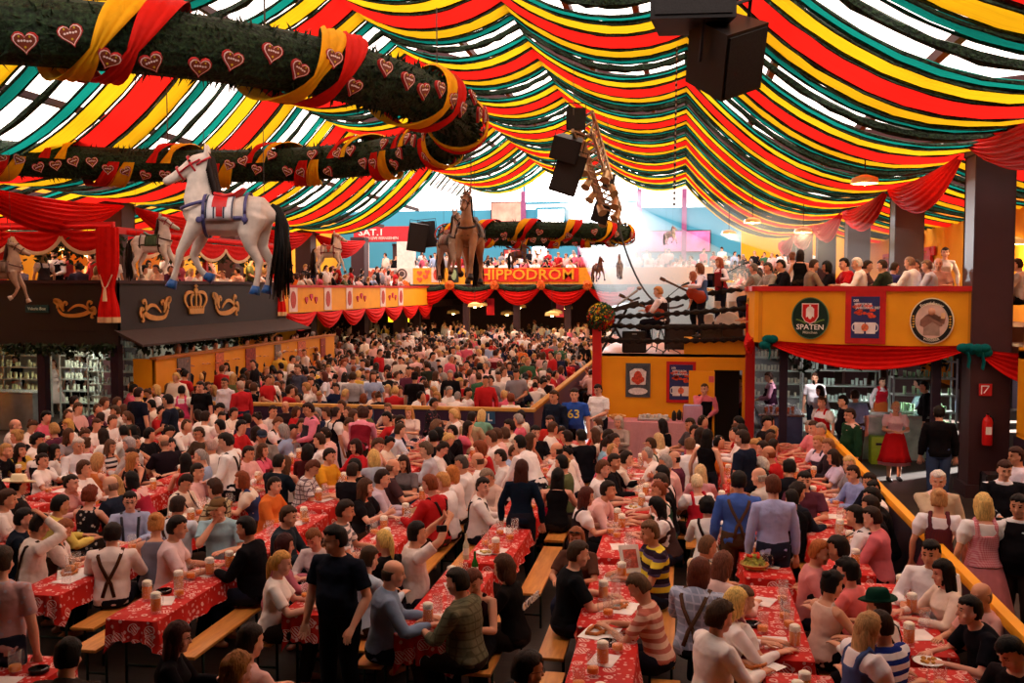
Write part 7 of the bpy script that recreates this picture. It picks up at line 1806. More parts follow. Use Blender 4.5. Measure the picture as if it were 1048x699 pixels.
starts = {0: 6.2, 1: 5.9, 2: 6.4, 3: 8.25, 4: 8.6, 5: 5.2, 6: 8.7, 7: 9.5, 8: 10.5, 9: 11, 10: 11.5}
for li in range(11):
    y0 = starts[li]; row = 0
    while y0+TL < 21.6:
        if not (li in (1, 2) and y0 > 17.5) and not (li == 1 and y0 > 19):
            place_table(li, y0+TL/2, y0 < 12.6, row=row, dx=-.2 if (li == 5 and row == 0) else table_dx(li, y0+TL/2)); row += 1
        y0 += TL+(.30 if not (li == 5 and row == 1) else .95)
for r in PEOPLE:
    px, py, pose, deg, sex, top, tc, hair, hcol, ex, lab = r[:11]; kw = {}
    if len(r) > 11 and r[11]: kw['pat'] = r[11]
    if len(r) > 12: kw['c2'] = r[12]
    if len(r) > 13: kw['bot'] = r[13]; kw['bc'] = r[14]
    o = by_head(px, py, pose, deg, sex, top, tc, hair, hcol, ex, lab, **kw)
    if 'number 63' in lab:
        text('63', .24, frame((0, .185, 1.25), (-1, 0, 0)), plain('e8d860', .6), o, name='shirt_number', depth=.004)
    if 'white lettering' in lab:
        text('OKTOBER', .10, frame((0, -.16, .92), (1, 0, 0)), plain('e0d8d0', .6), o, name='shirt_print', depth=.004)
# stage band
H_(674, 304, 'rest', 75, 'm', 'L', 'f0e4e8', 'short', 'c88850', (('vest', '2c2024'),), 'guitarist in white shirt and dark waistcoat sitting on the stage', base=SZ+.15, y=23.4)
H_(716, 286, 'Sguitar', 85, 'm', 'L', 'e8e0f0', 'bob', '7c4c30', (('vest', '4c6494'),), 'long haired guitarist in blue waistcoat standing on the stage', base=SZ+.32, y=23.5)
H_(709, 287, 'Srest', 80, 'f', 'S', 'c84840', 'long', 'a05c40', (), 'singer in red standing behind the blue waistcoated guitarist', base=SZ+.32, y=24.5, sc=.97)
H_(736, 268, 'Splay', 120, 'f', 'L', 'f4e0e4', 'long', 'a8583c', (('vest', '941c24'),), 'accordion player in dark red waistcoat high on the stage', base=SZ+.62, y=24.1)
mb = MB(); mb.box((0, 0, 0), (.9, 1.0, .3)); q_ = aty(738, 330, 24.1); o = mb.build('riser_box', plain('3c2820', .7), smooth=False, label='dark box the accordion player stands on', cat='box'); o.location = (aty(740, 330, 24.1).x, 24.1, SZ+.32+.15)
def instrument(loc, rz, lab, kind='guitar'):
    e = empty(kind, loc, rz, label=lab, cat=kind)
    if kind == 'guitar':
        e.rotation_euler = (0, -.45, rz); mb = MB(); mb.tube([(-.22, 0, 0), (-.12, 0, 0), (0, 0, 0), (.10, 0, 0), (.2, 0, 0)], [(.10, .04), (.17, .045), (.12, .045), (.14, .045), (.08, .04)], n=16, ref=(0, 0, 1), round_ends=True); mb.build('guitar_body', plain('a03820', .25), e); mb = MB(); mb.box((.5, -.02, 0), (.62, .03, .05), bev=.008); mb.box((.85, -.02, 0), (.14, .03, .08), bev=.01); mb.build('neck', plain('5c3c24', .4), e)
    else:
        mb = MB()
        for k in range(9): mb.box((-.2+.05*k, 0, 0), (.024, .24, .42)); mb.box((-.175+.05*k, 0, 0), (.026, .20, .38))
        mb.build('bellows', plain('7c1c20', .6), e); mb = MB(); mb.box((-.28, 0, 0), (.12, .26, .46), bev=.02); mb.box((.28, 0, 0), (.12, .26, .46), bev=.02); mb.build('casing', plain('14101c', .2), e); mb = MB(); mb.box((.28, .14, 0), (.06, .03, .38)); mb.build('keys', plain('f0ece8', .3), e)
    return e
p = aty(672, 318, 23.2); instrument((p.x-.05, 23.2, SZ+.15+.80), PI+.1, 'red guitar held by the seated guitarist')
p = aty(712, 308, 23.15); instrument((p.x, 23.2, SZ+.32+1.02), PI+.1, 'red electric guitar of the guitarist in blue waistcoat')
p = aty(732, 287, 23.8); e_ = instrument((p.x, 23.75, p.z), .9, 'dark accordion held on the stage', 'accordion'); e_.scale = (.62, .7, .72)
e = empty('stool', (aty(676, 340, 23.4).x, 23.45, SZ), label='dark stool under the seated guitarist', cat='stool'); mb = MB(); mb.lathe([(.18, .56), (.2, .58), (.18, .61)], n=16); mb.build('seat', M_BLK, e); mb = MB()
for k in range(3): mb.tube([(0, 0, .56), (.2*math.cos(k*2.1), .2*math.sin(k*2.1), 0)], .015, n=6)
mb.build('legs_tripod', M_BLK, e)
# guests of the balcony gallery behind the rail
G_ = [(771, 279, 'rest', 60, 'm', 'L', '8c8880', 'short', '6c5c50', 23.0, 'man in grey shirt at the stage end of the balcony gallery'),
 (786, 281, 'rest', 110, 'm', 'L', '9c9890', 'short', '3c3028', 22.2, 'man in olive grey shirt behind the red rail'), (799, 283, 'rest', 100, 'm', 'L', '14141a', 'short', BK, 22.0, 'dark haired man in black behind the red rail above the SPATEN sign'),
 (811, 263, 'Srest', 10, 'f', 'P', 'e8d8d8', 'updo', '7c4c34', 23.4, 'woman in pale blouse standing in the balcony gallery'), (819, 266, 'Srest', -15, 'f', 'T', '141214', 'bob', '201410', 22.6, 'woman in black strap top standing in the balcony gallery'),
 (833, 285, 'rest', -80, 'm', 'L', '8c7868', 'short', '3c2c24', 21.8, 'man in brown shirt facing the black haired woman on the balcony'), (846, 284, 'rest', 90, 'f', 'L', '14121a', 'bob', '14100e', 21.8, 'dark haired person in black on the balcony above the SPATEN sign'),
 (864, 286, 'rest', 100, 'm', 'S', 'c01c24', 'short', '201410', 21.8, 'person in red on the balcony between the two dark columns'), (877, 283, 'rest', 80, 'm', 'L', 'f0ecf0', 'short', 'd8d0cc', 21.4, 'white haired man in white shirt on the balcony'),
 (887, 286, 'rest', -90, 'm', 'S', '4c3438', 'short', '2c1c14', 22.4, 'man in dark brown top on the balcony beside the white haired man'), (903, 284, 'rest', 60, 'm', 'L', '2c3428', 'short', '2c1c14', 21.6, 'dark haired man in dark olive on the balcony before the column'),
 (915, 284, 'rest', -60, 'm', 'S', '3c3c70', 'short', '3c2818', 22.6, 'man in violet blue tee on the balcony beside the column'), (931, 285, 'rest', 50, 'm', 'L', 'f4f4fc', 'crop', '8c7060', 21.2, 'cropped man in bright white shirt on the balcony'),
 (937, 281, 'rest', 120, 'm', 'L', '5c4c54', 'short', '3c2c24', 22.8, 'man in grey brown on the balcony behind the bright white shirt'), (949, 284, 'rest', 70, 'm', 'H', 'c8d0f0', 'short', '7c6050', 21.0, 'man in pale plaid shirt on the balcony above the monk sign'),
 (960, 286, 'rest', 170, 'm', 'S', 'c09088', 'bald', '705848', 21.6, 'bald man in pinkish shirt on the balcony above the monk sign'), (967, 276, 'Srest', 170, 'f', 'L', 'd8c0b8', 'short', '2c1814', 23.6, 'person in cream standing on the balcony beside the nearest column'),
 (1025, 288, 'rest', 30, 'f', 'L', '2c1c20', 'curly', '100c0c', 20.0, 'black curly haired woman behind the heart ornaments'), (1041, 284, 'rest', 60, 'm', 'L', 'd8c8c0', 'short', '3c2418', 20.2, 'man in pale shirt behind the heart ornaments')]
for (px, py, pose, deg, sex, top, tc, hair, hcol, y, lab) in G_: H_(px, py, pose, deg, sex, top, tc, hair, hcol, (), lab, base=GF, y=y, sk='d8a088')
# guests of the kitchen gallery
LG = 3.15
G2 = [(44, 266, 'Srest', 60, 'f', 'P', 'e8dcd8', 'long', 'a88050', 23.7, (('bodice', '3c3438'),), 'woman in white sleeves leaning on the black fascia rail'), (56, 267, 'Sfront', -170, 'm', 'L', 'f0e8e8', 'short', BK, 24.3, (('vest', '181418'),), 'man in black waistcoat at the kitchen gallery rail'),
 (68, 270, 'Srest', 100, 'm', 'L', '8c3840', 'short', '2c1c14', 25.2, (), 'man in dull red shirt standing in the kitchen gallery'), (80, 277, 'rest', 60, 'm', 'L', '403848', 'short', BK, 24.6, (), 'dark haired man in dark shirt in the kitchen gallery near the curtain'), (93, 272, 'Srest', 120, 'm', 'L', 'a02838', 'short', '2c1814', 25.6, (), 'man in crimson shirt behind the kitchen gallery rail'),
 (100, 281, 'rest', -60, 'f', 'L', 'b88058', 'bob', '8c5c34', 24.0, (), 'woman in ochre top in the kitchen gallery near the curtain'), (20, 274, 'rest', 80, 'm', 'S', '30283c', 'short', BK, 25.5, (), 'dark haired man at the outer end of the kitchen gallery'),
 (145, 275, 'rest', 120, 'f', 'L', 'f0e0dc', 'bob', '6c4028', 26.3, (), 'woman in white behind the rail under the green saddled horse'), (160, 278, 'rest', 150, 'm', 'S', 'e0b0a0', 'short', '3c2418', 27.0, (), 'man in peach tee behind the rail above the second swan'), (176, 280, 'rest', 100, 'f', 'S', 'b83838', 'tail', '5c3020', 27.8, (), 'woman in red behind the rail between swan and crown'),
 (213, 278, 'rest', 110, 'm', 'L', 'e8c8c0', 'short', '3c2818', 29.4, (), 'man in pale pink behind the rail just past the crown'), (228, 279, 'rest', 150, 'f', 'P', 'f0e4e4', 'bun', '6c4028', 30.4, (), 'woman in white blouse behind the rail above the third swan'), (243, 279, 'rest', 90, 'm', 'S', 'd8a898', 'short', '2c1c14', 31.4, (), 'man in salmon tee behind the rail near the far red curtain'), (302, 272, 'rest', 120, 'f', 'S', 'f07828', 'bob', '3c1c14', 37, (), 'woman in bright orange above the yellow gallery front'), (310, 270, 'rest', 60, 'm', 'L', 'f0e8e4', 'short', '2c1814', 38, (), 'man in white behind the yellow gallery front beside the orange top')]
for (px, py, pose, deg, sex, top, tc, hair, hcol, y, ex, lab) in G2:
    pp = aty(px, py, y)
    if pp.x > -14.6: y = y*(-14.75/pp.x) if pp.x < 0 else y
    H_(px, py, pose, deg, sex, top, tc, hair, hcol, ex, lab, base=LG, y=y)
print('hand placed people', NP[0])
# ------------------------------------------------------------ the rest of the crowd in rows
WC = [('white', 'f0e8e4', 12), ('cream', 'e8d8c8', 4), ('pale pink', 'e8b8b4', 6), ('black', '18161a', 6), ('red', 'b82428', 4), ('grey', '8c8890', 2), ('light blue', 'a0b4d8', 2), ('navy', '1c2440', 2), ('plum', '5c2c40', 1), ('olive', '5c6440', 1), ('orange', 'd87030', .5), ('pink', 'd86078', 2), ('green', '3c6448', .4), ('yellow', 'd8b048', .4)]
HCN = [('black', '0e0c0c', 3), ('dark', '241812', 4), ('brown', '4c3020', 4), ('fair', 'b08450', 1), ('blonde', 'd0a868', 1), ('grey', '98908c', 1), ('auburn', '7c3c20', 1)]
def pick(rr_, L): return rr_.choices(L, [x[2] for x in L])[0]
used = set(); crowd = []
def seat_iter():
    for (x, y, li, row, yaw) in TABLES:
        for sd in (-1, 1):
            for k in range(4): yield (x+sd*.52, y-TL/2+.25+.50*k, -PI/2 if sd < 0 else PI/2, li, row, sd, k)
seats = sorted([s for s in seat_iter() if s[1] > 12.0], key=lambda s: s[1])
def free(x, y, d=.42):
    return all((x-a)**2+(y-b)**2 > d*d and (x-c)**2+(y-e)**2 > (d*.9)**2 for a, b, z, c, e in OCC if z < .1)
LIMIT = 300-NP[0]; rr = random.Random(21); placed = 0; stuff_people = []
posew = [('sit_rest', 4, 'clasping hands on the table'), ('sit_mug', 2, 'holding up a hand'), ('sit_turn', 2, 'turning round'), ('sit_lean', 2, 'leaning on the elbows'), ('sit_chin', 1, 'with hand at chin'), ('sit_down', 2, 'looking down')]
def outfit(rr_):
    sex = rr_.choice('mmf'); hair = rr_.choice(['short']*5+['crop', 'curly', 'bald']) if sex == 'm' else rr_.choice(['long', 'bob', 'tail', 'bun', 'updo', 'long'])
    top = rr_.choice(['long', 'long', 'short', 'short', 'half']) if sex == 'm' else rr_.choice(['puff', 'short', 'long', 'tank', 'puff'])
    ex = []
    if sex == 'm' and top == 'long' and rr_.random() < .3: ex = [('braces', '2c2020')]
    if sex == 'f' and top == 'puff': ex = [('bodice', rr_.choice(['202024', '6c2030', '2c4c3c', 'b83048', '34406c']))]
    return sex, hair, top, ex
for (x, y, rz, li, row, sd, k) in seats:
    if not free(x, y): continue
    if rr.random() < .06: continue
    if x > 1.2 and y > 20: continue
    if placed >= LIMIT: stuff_people.append((x, y, rz, 1)); continue
    sex, hair, top, ex = outfit(rr); c = pick(rr, WC); hcn = pick(rr, HCN); po = rr.choices(posew, [p[1] for p in posew])[0]
    hn = {'bald': 'bald', 'bob': 'bobbed', 'long': 'long haired', 'tail': 'ponytailed', 'bun': 'bun haired', 'updo': 'pinned up', 'curly': 'curly', 'crop': 'cropped', 'short': ''}[hair]
    tn = {'long': 'shirt', 'half': 'shirt', 'short': 'tee', 'puff': 'blouse', 'tank': 'strap top'}[top]
    lab = '%s %s %s in %s %s %s, %s table %s' % (hn, hcn[0] if hair != 'bald' else '', 'man' if sex == 'm' else 'woman', c[0], tn, po[2], ordn[row], lane_name[li])
    lab = ' '.join(lab.split()).replace('clasping hands on the table', 'clasping hands').replace('from the terrace', 'from terrace').replace('beside the yellow rail', 'beside rail'); lab = lab.replace('pinned up', 'pinned-up').replace(' on the table', '').replace(' on the elbows', '').replace('bun haired', 'bun-haired').replace('long haired', 'long-haired').replace('from the yellow rail', 'from rail')
    if lab in used: lab = lab.replace(' in ', ' with brooch in ') if 0 else lab.replace('man in', 'man, farther seat, in')
    if lab in used or len(lab.split()) > 16: continue
    used.add(lab)
    person((x+rr.uniform(-.04, .04), y+rr.uniform(-.06, .06), 0), rz+rr.gauss(0, .25), po[0], sex, top, c[1], None, 'ffffff', 'trousers' if sex == 'm' or rr.random() < .5 else 'skirt', rr.choice(['1c1c26', '24283a', '3c2418', '302830']), hair, hcn[1], rr.choice(SKIN), ex, lab, None, 1+rr.uniform(-.04, .04), rr.random() < .5, 1+rr.uniform(-.02, .08))
    OCC.append((x, y, 0, x, y)); placed += 1
print('placed in rows', placed, 'left over', len(stuff_people))
# ------------------------------------------------------------ the uncountable far crowd: one mesh
for y in np.arange(22.9, 52.5, .56):
    for x in np.arange(-14.0 if y < 37 else -17.5, 1.2 if y > 30 else -3.7, .62):
        if abs(x+3.45) < .35 and y < 38: continue
        if x > -3.4 and y < 24: continue
        if x > -2.3 and y < 28.5: continue
        if rr.random() < .12: continue
        s_ = rr.random() < .16
        stuff_people.append((x+rr.uniform(-.15, .15), y+rr.uniform(-.12, .12), rr.choice([-PI/2, PI/2, 0, PI])+rr.gauss(0, .4), 0 if s_ else 1))
for x in np.arange(-22, 10, .75): 
    for y in (53.5, 56.0, 58.5, 61.0): stuff_people.append((x, y, rr.uniform(0, 6), rr.choice([0, 1])))
gal = []
for y, z in ((FY+.5, fz(293)+.1), (FY+1.4, fz(293)+.15), (FY+3, fz(293)+.35), (FY+4.6, fz(293)+.5)):
    x = -17
    while x < 9.5:
        gal.append((x, y, rr.uniform(2.4, 3.9), rr.choice([0, 1, 1]), z)); x += rr.uniform(.45, .7)
for y in np.arange(24.5, 52, .8):
    for x in (-15.2, -15.9, -17.2):
        if x == -15.9 and min(abs(y-c_) for c_ in COLY) < .75: continue
        if y < 33 and x > -15.5 and rr.random() < .6: continue
        gal.append((x+rr.uniform(-.2, .2), y, rr.uniform(-2, -1), rr.choice([0, 1, 1]), LG))
for y in np.arange(28, 56, .8):
    for x in (2.2, 3.2): gal.append((x, y, rr.uniform(.8, 2.4), 1, GF))
for y in np.arange(24.5, 35.5, .7):
    gal.append((-13.98, y, rr.uniform(-2, -1), 1, .85))
def lowres(pose, sex, top, hair, bottom='trousers', n=(300, 240, 150, 90)):
    """light merged figure: slots 0 skin 1 top 2 hair 3 trousers"""
    V_, F_, M_ = [], [], []; o_ = 0
    for me, mi in ((body_mesh(pose, sex), 0), (cloth_mesh(top, pose, sex), 1), (hair_mesh(hair, pose, sex), 2), (cloth_mesh(bottom, pose, sex), 3)):
        rt = min(1, n[mi]/(2*len(me.polygons)))
        ob = bpy.data.objects.new('t', me); COL.objects.link(ob); m = ob.modifiers.new('d', 'DECIMATE'); m.ratio = rt; m2 = ob.modifiers.new('t', 'TRIANGULATE')
        e = bpy.data.meshes.new_from_object(ob.evaluated_get(bpy.context.evaluated_depsgraph_get())); bpy.data.objects.remove(ob)
        v = vget(e); f = np.empty(len(e.polygons)*3, int); e.polygons.foreach_get('vertices', f); V_.append(v); F_.append(f.reshape(-1, 3)+o_); M_.append(np.full(len(e.polygons), mi)); o_ += len(v); bpy.data.meshes.remove(e)
    return np.vstack(V_), np.vstack(F_), np.concatenate(M_)
variants = {1: [('sit_rest', 'm', 'long', 'short'), ('sit_turn', 'm', 'short', 'short'), ('sit_rest', 'f', 'short', 'bob'), ('sit_lean', 'm', 'long', 'crop'), ('sit_chin', 'f', 'puff', 'long'), ('sit_mug', 'm', 'short', 'curly'), ('sit_down', 'f', 'long', 'bun')],
            0: [('std_rest', 'm', 'long', 'short'), ('std_front', 'm', 'short', 'short'), ('std_rest', 'f', 'short', 'long'), ('std_turn', 'm', 'long', 'crop')]}
LRn = {k: [lowres(*v) for v in vs] for k, vs in variants.items()}
LRf = {k: [lowres(*v, n=(100, 80, 60, 24)) for v in vs[:5]] for k, vs in variants.items()}
topc = [c for n, c, w_ in WC for _ in range(int(w_+.5))]; hairc = [c for n, c, w_ in HCN for _ in range(w_)]
cm = [skin('dca283'), skin('d39a7a')] + [cloth(c) for n, c, w_ in WC] + [hairm(c) for n, c, w_ in HCN] + [cloth('1c1c26'), cloth('3c2418')]
nW, nH = len(WC), len(HCN)
def crowd_mesh(name, L, lab, cat='crowd', far=34):
    VV, FF_, MM = [], [], []; o_ = 0
    for it in L:
        x, y, rz, st_ = it[:4]; z = it[4] if len(it) > 4 else 0
        lib = LRn if y < far else LRf; v, f, m = rr.choice(lib[st_]); c, s = math.cos(rz), math.sin(rz); k = 1+rr.uniform(-.05, .05)
        vx = v[:, 0]*k*(1 if rr.random() < .5 else -1); fl = f
        P = np.stack([vx*c-v[:, 1]*k*s+x, vx*s+v[:, 1]*k*c+y, v[:, 2]*k+z], 1); VV.append(P); FF_.append(fl+o_); o_ += len(v)
        ti = WC.index(pick(rr, WC)); hi = HCN.index(pick(rr, HCN)); MM.append(np.array([rr.choice([0, 1]), 2+ti, 2+nW+hi, 2+nW+nH+rr.choice([0, 1])])[m])
    Vt, Ft, Mt = np.vstack(VV), np.vstack(FF_), np.concatenate(MM); me = bpy.data.meshes.new(name)
    me.vertices.add(len(Vt)); me.vertices.foreach_set('co', Vt.reshape(-1)); n = len(Ft); me.loops.add(n*3); me.loops.foreach_set('vertex_index', Ft.reshape(-1)); me.polygons.add(n); me.polygons.foreach_set('loop_start', np.arange(0, n*3, 3)); me.polygons.foreach_set('loop_total', np.full(n, 3)); me.polygons.foreach_set('material_index', Mt); me.polygons.foreach_set('use_smooth', np.ones(n, bool))
    for m in cm: me.materials.append(m)
    me.update(calc_edges=True); me.validate(); o = bpy.data.objects.new(name, me); COL.objects.link(o); tag(o, lab, cat, None, 'stuff'); print(name, len(L), n); return o
crowd_mesh('seated_crowd', stuff_people+gal, 'dense crowd of guests filling the back of the hall and the galleries')
# ------------------------------------------------------------ things on the tables
def glassm():
    q = NT('clear_glass'); q.set(Base_Color=(.92, .95, .93, 1), Roughness=.1, Alpha=.10); q.b.inputs['Specular IOR Level'].default_value = .9; return q.m
M_GL = glassm(); M_BEER = plain('e07c10', .3, 0, .1, 8, .3); M_FOAM = plain('f4ead8', .7)
mb = MB(); mb.lathe([(.046, 0), (.050, .02), (.050, .19), (.047, .192), (.0475, .19), (.0475, .03), (.02, .025)], n=16)
for k in range(8):
    pass
mb.tube([(.047, 0, .16), (.085, 0, .165), (.10, 0, .13), (.10, 0, .08), (.085, 0, .045), (.048, 0, .05)], .009, n=6); MG = mb.mesh('mug_glass'); MG.materials.append(M_GL)
mb = MB(); mb.lathe([(.045, .028), (.0465, .032), (.0465, .145), (.045, .147)], n=14); MBR = mb.mesh('beer'); MBR.materials.append(M_BEER)
mb = MB(); mb.lathe([(.045, .147), (.0467, .150), (.0465, .192), (.03, .203), (.01, .205)], n=14); MF = mb.mesh('foam'); MF.materials.append(M_FOAM)
mb = MB(); mb.lathe([(.045, .028), (.0465, .032), (.0465, .07), (.045, .072)], n=14); MBL = mb.mesh('beer'); MBL.materials.append(M_BEER)
mugc = [0]
def mug(x, y, z=.779, fill=2, rz=0, where='', grp=None):
    o = bpy.data.objects.new('beer_mug', MG); COL.objects.link(o); o.location = (x, y, z); o.rotation_euler = (0, 0, rz); mugc[0] += 1
    for nm, me in ((('beer', MBR), ('foam', MF)) if fill == 2 else ((('beer', MBL),) if fill == 1 else ())):
        c = bpy.data.objects.new(nm, me); COL.objects.link(c); c.parent = o
    tag(o, '%s handled glass beer mug on the %s' % (['empty', 'nearly empty', 'full foaming'][fill], where), 'beer mug', 'mugs, %s, %s' % (['empty', 'low', 'full'][fill], where)); return o
rr = random.Random(77)
for (x, y, li, row, yaw) in TABLES:
    if y > 18.5: continue
    wn = '%s table %s' % (ordn[row], lane_name[li]); n = rr.choice([3, 4, 5]) if y > 8 else 4
    n = 3 if y > 14 else n+2
    for k in range(n):
        mug(x+rr.uniform(-.17, .17), y-TL/2+.2+(TL-.4)*(k+rr.random()*.7)/n, fill=rr.choice([2, 2, 1, 1, 0]), rz=rr.uniform(0, 6), where=wn)
def on(px, py, z=.779): return atz(px, py, z)
def ashtray(px, py, lab):
    p = on(px, py); e = empty('ashtray', p, label=lab, cat='ashtray'); mb = MB(); mb.lathe([(.06, 0), (.075, .005), (.08, .035), (.07, .037), (.062, .012), (.01, .01)], n=18); mb.build('dish', plain('141416', .25), e); mb = MB(); mb.tube([(.02, 0, .016), (.06, .02, .035)], .004, n=6); mb.build('cigarette', plain('f0e8e0', .6), e)
for px, py, lab in ((168, 607, 'black ashtray on the cloth near the pale pink tee man'), (40, 688, 'black ashtray on the front corner table'), (622, 660, 'dark green ashtray beside the pretzel paper'), (770, 641, 'black ashtray beside the plates at the front')): ashtray(px, py, lab)
def paper(x, y, wn, k):
    mb = MB(); mb.box((0, 0, 0), (.21, .28, .003)); o = mb.build('paper_sheet', plain('e8dcd8', .6), smooth=False, label='white paper sheet lying on the %s' % wn, cat='paper', group='paper sheets, '+wn); o.location = (x, y, .7835); o.rotation_euler = (0, 0, k)
for (x, y, li, row, yaw) in TABLES:
    if y < 15:
        for k in (-.55, .45): paper(x+rr.uniform(-.06, .06), y+k+rr.uniform(-.1, .1), '%s table %s' % (ordn[row], lane_name[li]), rr.uniform(-.4, .4))
def plate(px, py, lab, food='pretzel', colr='f0ece8'):
    p = on(px, py); e = empty('plate', p, rr.uniform(0, 3), label=lab, cat='plate'); mb = MB()
    if food == 'pretzel': mb.box((0, 0, .003), (.36, .30, .004))
    else: mb.lathe([(.06, 0), (.12, .012), (.118, .016), (.06, .008), (.01, .008)], n=22)
    mb.build('paper' if food == 'pretzel' else 'dish', plain(colr, .5), e, smooth=food != 'pretzel'); mb = MB()
    if food == 'pretzel': mb.tube([(-.03, -.05, .02), (.05, .03, .03), (.09, .09, .02), (.0, .10, .02), (-.10, .09, .02), (-.09, 0, .02), (.02, -.05, .03), (.09, -.02, .02)], [.012, .016, .018, .02, .018, .016, .014, .010], n=8)
    else:
        for k in range(7): mb.ball((rr.uniform(-.05, .05), rr.uniform(-.05, .05), .022), (rr.uniform(.015, .03), rr.uniform(.015, .03), .015), 8, 5)
    mb.build('food', plain('b8682c' if food == 'pretzel' else rr.choice(['c88838', '8c9c48', 'c8a868']), .6, 0, .3, 40), e)
for i, (px, py, fd, lb) in enumerate(((614, 648, 'pretzel', 'broken pretzel on white paper on the long centre table'), (207, 586, 'meal', 'plate on the cloth by the pale pink tee man'), (74, 587, 'pretzel', 'paper with pretzel before the white shirted man with crossed braces'), (636, 622, 'pretzel', 'white paper card on the long centre table'), (640, 590, 'pretzel', 'paper sheet between mugs on the long centre table'), (497, 566, 'meal', 'plate of salad beside the bottles'), (636, 497, 'meal', 'plate of food on the centre row'), (648, 520, 'meal', 'oval plate on the centre row near the mugs'), (880, 560, 'meal', 'plate with napkin before the salmon shirt'), (776, 683, 'pretzel', 'white paper on the front table beside the curly haired man'), (950, 678, 'meal', 'plate before the striped polo'), (157, 548, 'meal', 'plate beside the pinned up red blonde hair'), (150, 560, 'pretzel', 'white paper on the table behind the broad man'), (250, 568, 'meal', 'plate before the bearded man in black'))): plate(px, py, lb, fd)
# salad bouquet basket, bottles, bag, jacket
p = on(772, 582); e = empty('flower_basket', p, label='basket with salad and flowers on the second table from the rail', cat='basket'); mb = MB(); mb.lathe([(.10, 0), (.16, .06), (.15, .07), (.08, .02)], n=18); mb.build('basket', plain('b88848', .7), e); mb = MB(); rr_ = random.Random(3)
for k in range(40): petals(mb, V((rr_.gauss(0, .6), rr_.gauss(0, .6), abs(rr_.gauss(.6, .4)))).normalized()*.10+V((0, 0, .04)), .05, rr_, 5)
mb.build('leaves', plain('a8a848', .6, 0, .6, 14), e, smooth=False)
for k in range(6): mb = MB(); mb.ball((rr_.uniform(-.08, .08), rr_.uniform(-.08, .08), .15), .02); mb.build('tomato', plain('d83820', .4), e)
for px, py, lb in ((486, 592, 'green glass bottle on the cloth by the black tee with lettering'), (477, 572, 'clear bottle beside the green one')):
    p = on(px, py); bottle(p, lb, '1c6c20' if 'green glass' in lb else 'c8c8a8')
p = on(432, 527); mb = MB(); rr_ = random.Random(8)
mb.rings([[V((math.cos(a)*w_*(1+.12*math.sin(3*a+z*30)), math.sin(a)*w_*1.5*(1+.1*math.sin(4*a)), z)) for a in [2*PI*i/26 for i in range(26)]] for z, w_ in ((0, .20), (.03, .22), (.07, .18), (.10, .09))]); o = mb.build('jacket', cloth('9c7c5c'), label='folded beige jacket lying on a red cloth before the lilac shirted man', cat='jacket'); o.location = p
p = atz(566, 538, .47); e = empty('bag', (p.x, p.y, .46), label='bright pink bag on a bench behind the black clad woman', cat='bag'); mb = MB(); mb.rings([[V((math.cos(a)*w_*.17, math.sin(a)*w_*.10*(1+.1*math.sin(3*a)), z)) for a in [2*PI*i/20 for i in range(20)]] for z, w_ in ((0, .9), (.05, 1.1), (.18, 1.05), (.26, .8), (.28, .3))]); mb.build('bag_body', cloth('e83060'), e); mb = MB(); mb.tube([(-.1, 0, .25), (-.06, 0, .38), (.06, 0, .38), (.1, 0, .25)], .012, n=6); mb.build('strap', cloth('8c1c3c'), e)
p = atz(645, 572, .95); mb = MB(); mb.box((0, 0, 0), (.22, .02, .30)); e = empty('menu_card', p, .5, label='menu card held by the man in the rugby shirt', cat='menu'); e.rotation_euler = (-.5, 0, .4); mb.build('card', plain('e8dcd4', .6), e, smooth=False); mb = MB(); mb.box((0, -.012, 0), (.15, .004, .2)); mb.build('printed_area', plain('c05848', .6, 0, .5, 30), e, smooth=False)
p = atz(452, 541, 1.36); e = empty('camera', p, .4, label='small black camera held up by the man in white tee', cat='camera'); mb = MB(); mb.box((0, 0, 0), (.11, .03, .07), bev=.008); mb.build('housing', plain('181818', .3), e); mb = MB(); mb.lathe([(.022, 0), (.022, .03), (.016, .031)], n=12, rot=Rx); mb.build('lens', plain('303030', .2, .5), e)
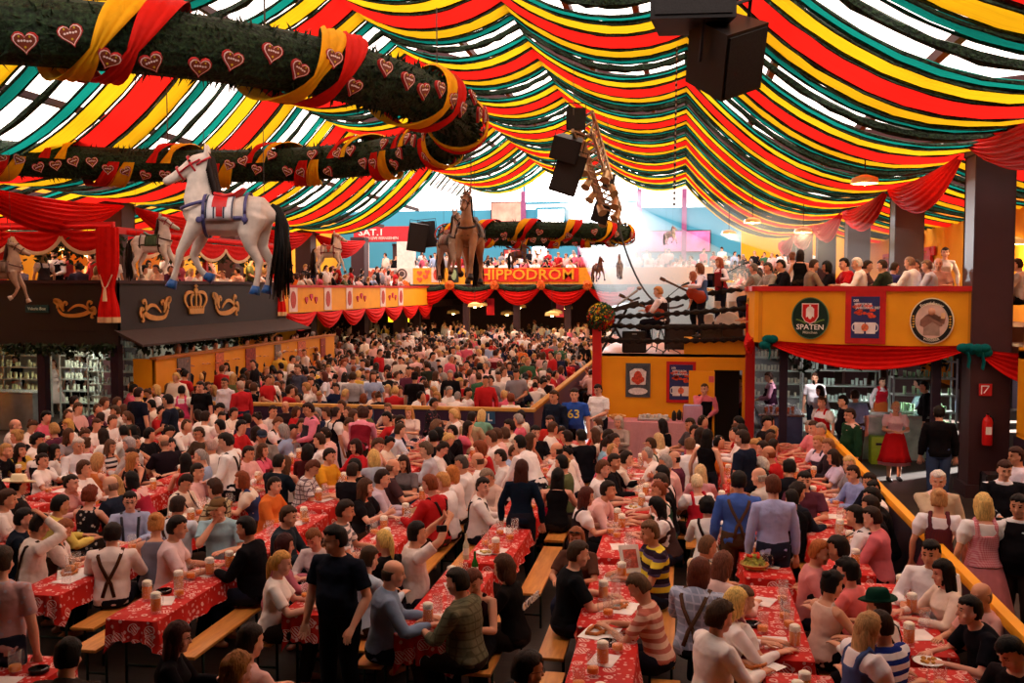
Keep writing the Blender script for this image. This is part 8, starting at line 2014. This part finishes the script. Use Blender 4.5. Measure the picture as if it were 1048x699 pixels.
# ------------------------------------------------------------ daylight beams in the hazy air
def haze_mat(d, c, g):
    m = bpy.data.materials.new('thin_haze'); m.use_nodes = True; t = m.node_tree; t.nodes.remove(t.nodes['Principled BSDF']); v = t.nodes.new('ShaderNodeVolumeScatter')
    v.inputs['Density'].default_value = d; v.inputs['Color'].default_value = (*c, 1); v.inputs['Anisotropy'].default_value = g; t.links.new(v.outputs[0], t.nodes['Material Output'].inputs['Volume']); return m
def haze_core(p0, p1, r0, r1, dens, lab):
    mb = MB(); mb.tube([p0, p1], [r0, r1], n=20, ref=(0, 0, 1)); o = mb.build('haze', haze_mat(dens, (.95, .97, 1), .45)); tag(o, lab, 'haze', None, 'stuff')
def beam(p0, p1, r0, r1, dens, lab, energy, col, spot=.2, g=.45, flat=1.0):
    mb = MB(); d = (p1-p0).normalized(); mb.tube([p0, p1], [(r0, r0*flat), (r1, r1*flat)], n=20, ref=(0, 0, 1)); o = mb.build('haze', haze_mat(dens, (.95, .97, 1), g)); tag(o, lab, 'haze', None, 'stuff')
    l = bpy.data.objects.new('daylight_spot', bpy.data.lights.new('daylight_spot', 'SPOT')); l.data.energy = energy; l.data.color = col; l.data.spot_size = spot; l.data.spot_blend = .6; l.data.shadow_soft_size = .3; COL.objects.link(l)
    l.location = p0-d*2; l.rotation_euler = (-d).to_track_quat('Z', 'Y').to_euler(); return o
beam(cam_pt(592, 203, 60), cam_pt(748, 372, 27), 1.2, 2.7, .05, 'broad pale daylight beam in the hazy air falling towards the stage', 110000, (.85, .92, 1), .30)
beam(cam_pt(618, 196, 61), cam_pt(925, 268, 23.5), .35, .8, .07, 'narrow bluish light beam in the haze reaching the balcony columns', 30000, (.6, .78, 1), .07)
haze_core(cam_pt(592, 203, 60), cam_pt(746, 368, 27), .8, 1.8, .05, 'bright core of the pale daylight beam near the stage')
# low sun through the board gaps of the passage wall
l = bpy.data.objects.new('low_sun', bpy.data.lights.new('low_sun', 'SPOT')); l.data.energy = 150000; l.data.color = (1, .95, .9); l.data.spot_size = 1.2; l.data.shadow_soft_size = .08; COL.objects.link(l); l.location = (17, 31, 4.1)
l.rotation_euler = (V((17, 31, 4.1))-V((5, 23.5, 0))).to_track_quat('Z', 'Y').to_euler()
# ------------------------------------------------------------ light and camera
w = bpy.data.worlds.new('sky'); SC.world = w; w.use_nodes = True
bg = w.node_tree.nodes['Background']; bg.inputs[0].default_value = (1.0, .82, .73, 1); bg.inputs[1].default_value = 3.8
cam = bpy.data.objects.new('camera', bpy.data.cameras.new('camera')); COL.objects.link(cam)
cam.location = EYE; cam.rotation_euler = (PI/2-PITCH, 0, YAW); cam.data.sensor_width = 36; cam.data.lens = 36*FPX/1048; cam.data.clip_start = .05; cam.data.clip_end = 500
SC.camera = cam
SC.view_settings.view_transform = 'Standard'; SC.view_settings.look = 'None'; SC.view_settings.gamma = 1; SC.view_settings.use_curve_mapping = False
SC.view_settings.exposure = 0.15
SC.cycles.max_bounces = 6; SC.cycles.transparent_max_bounces = 10; SC.cycles.sample_clamp_indirect = 6
SC.cycles.use_denoising = True
for o in bpy.data.objects:
    if o.get('label') and len(o['label'].split()) > 16: print('LONG', o.name, o['label'])
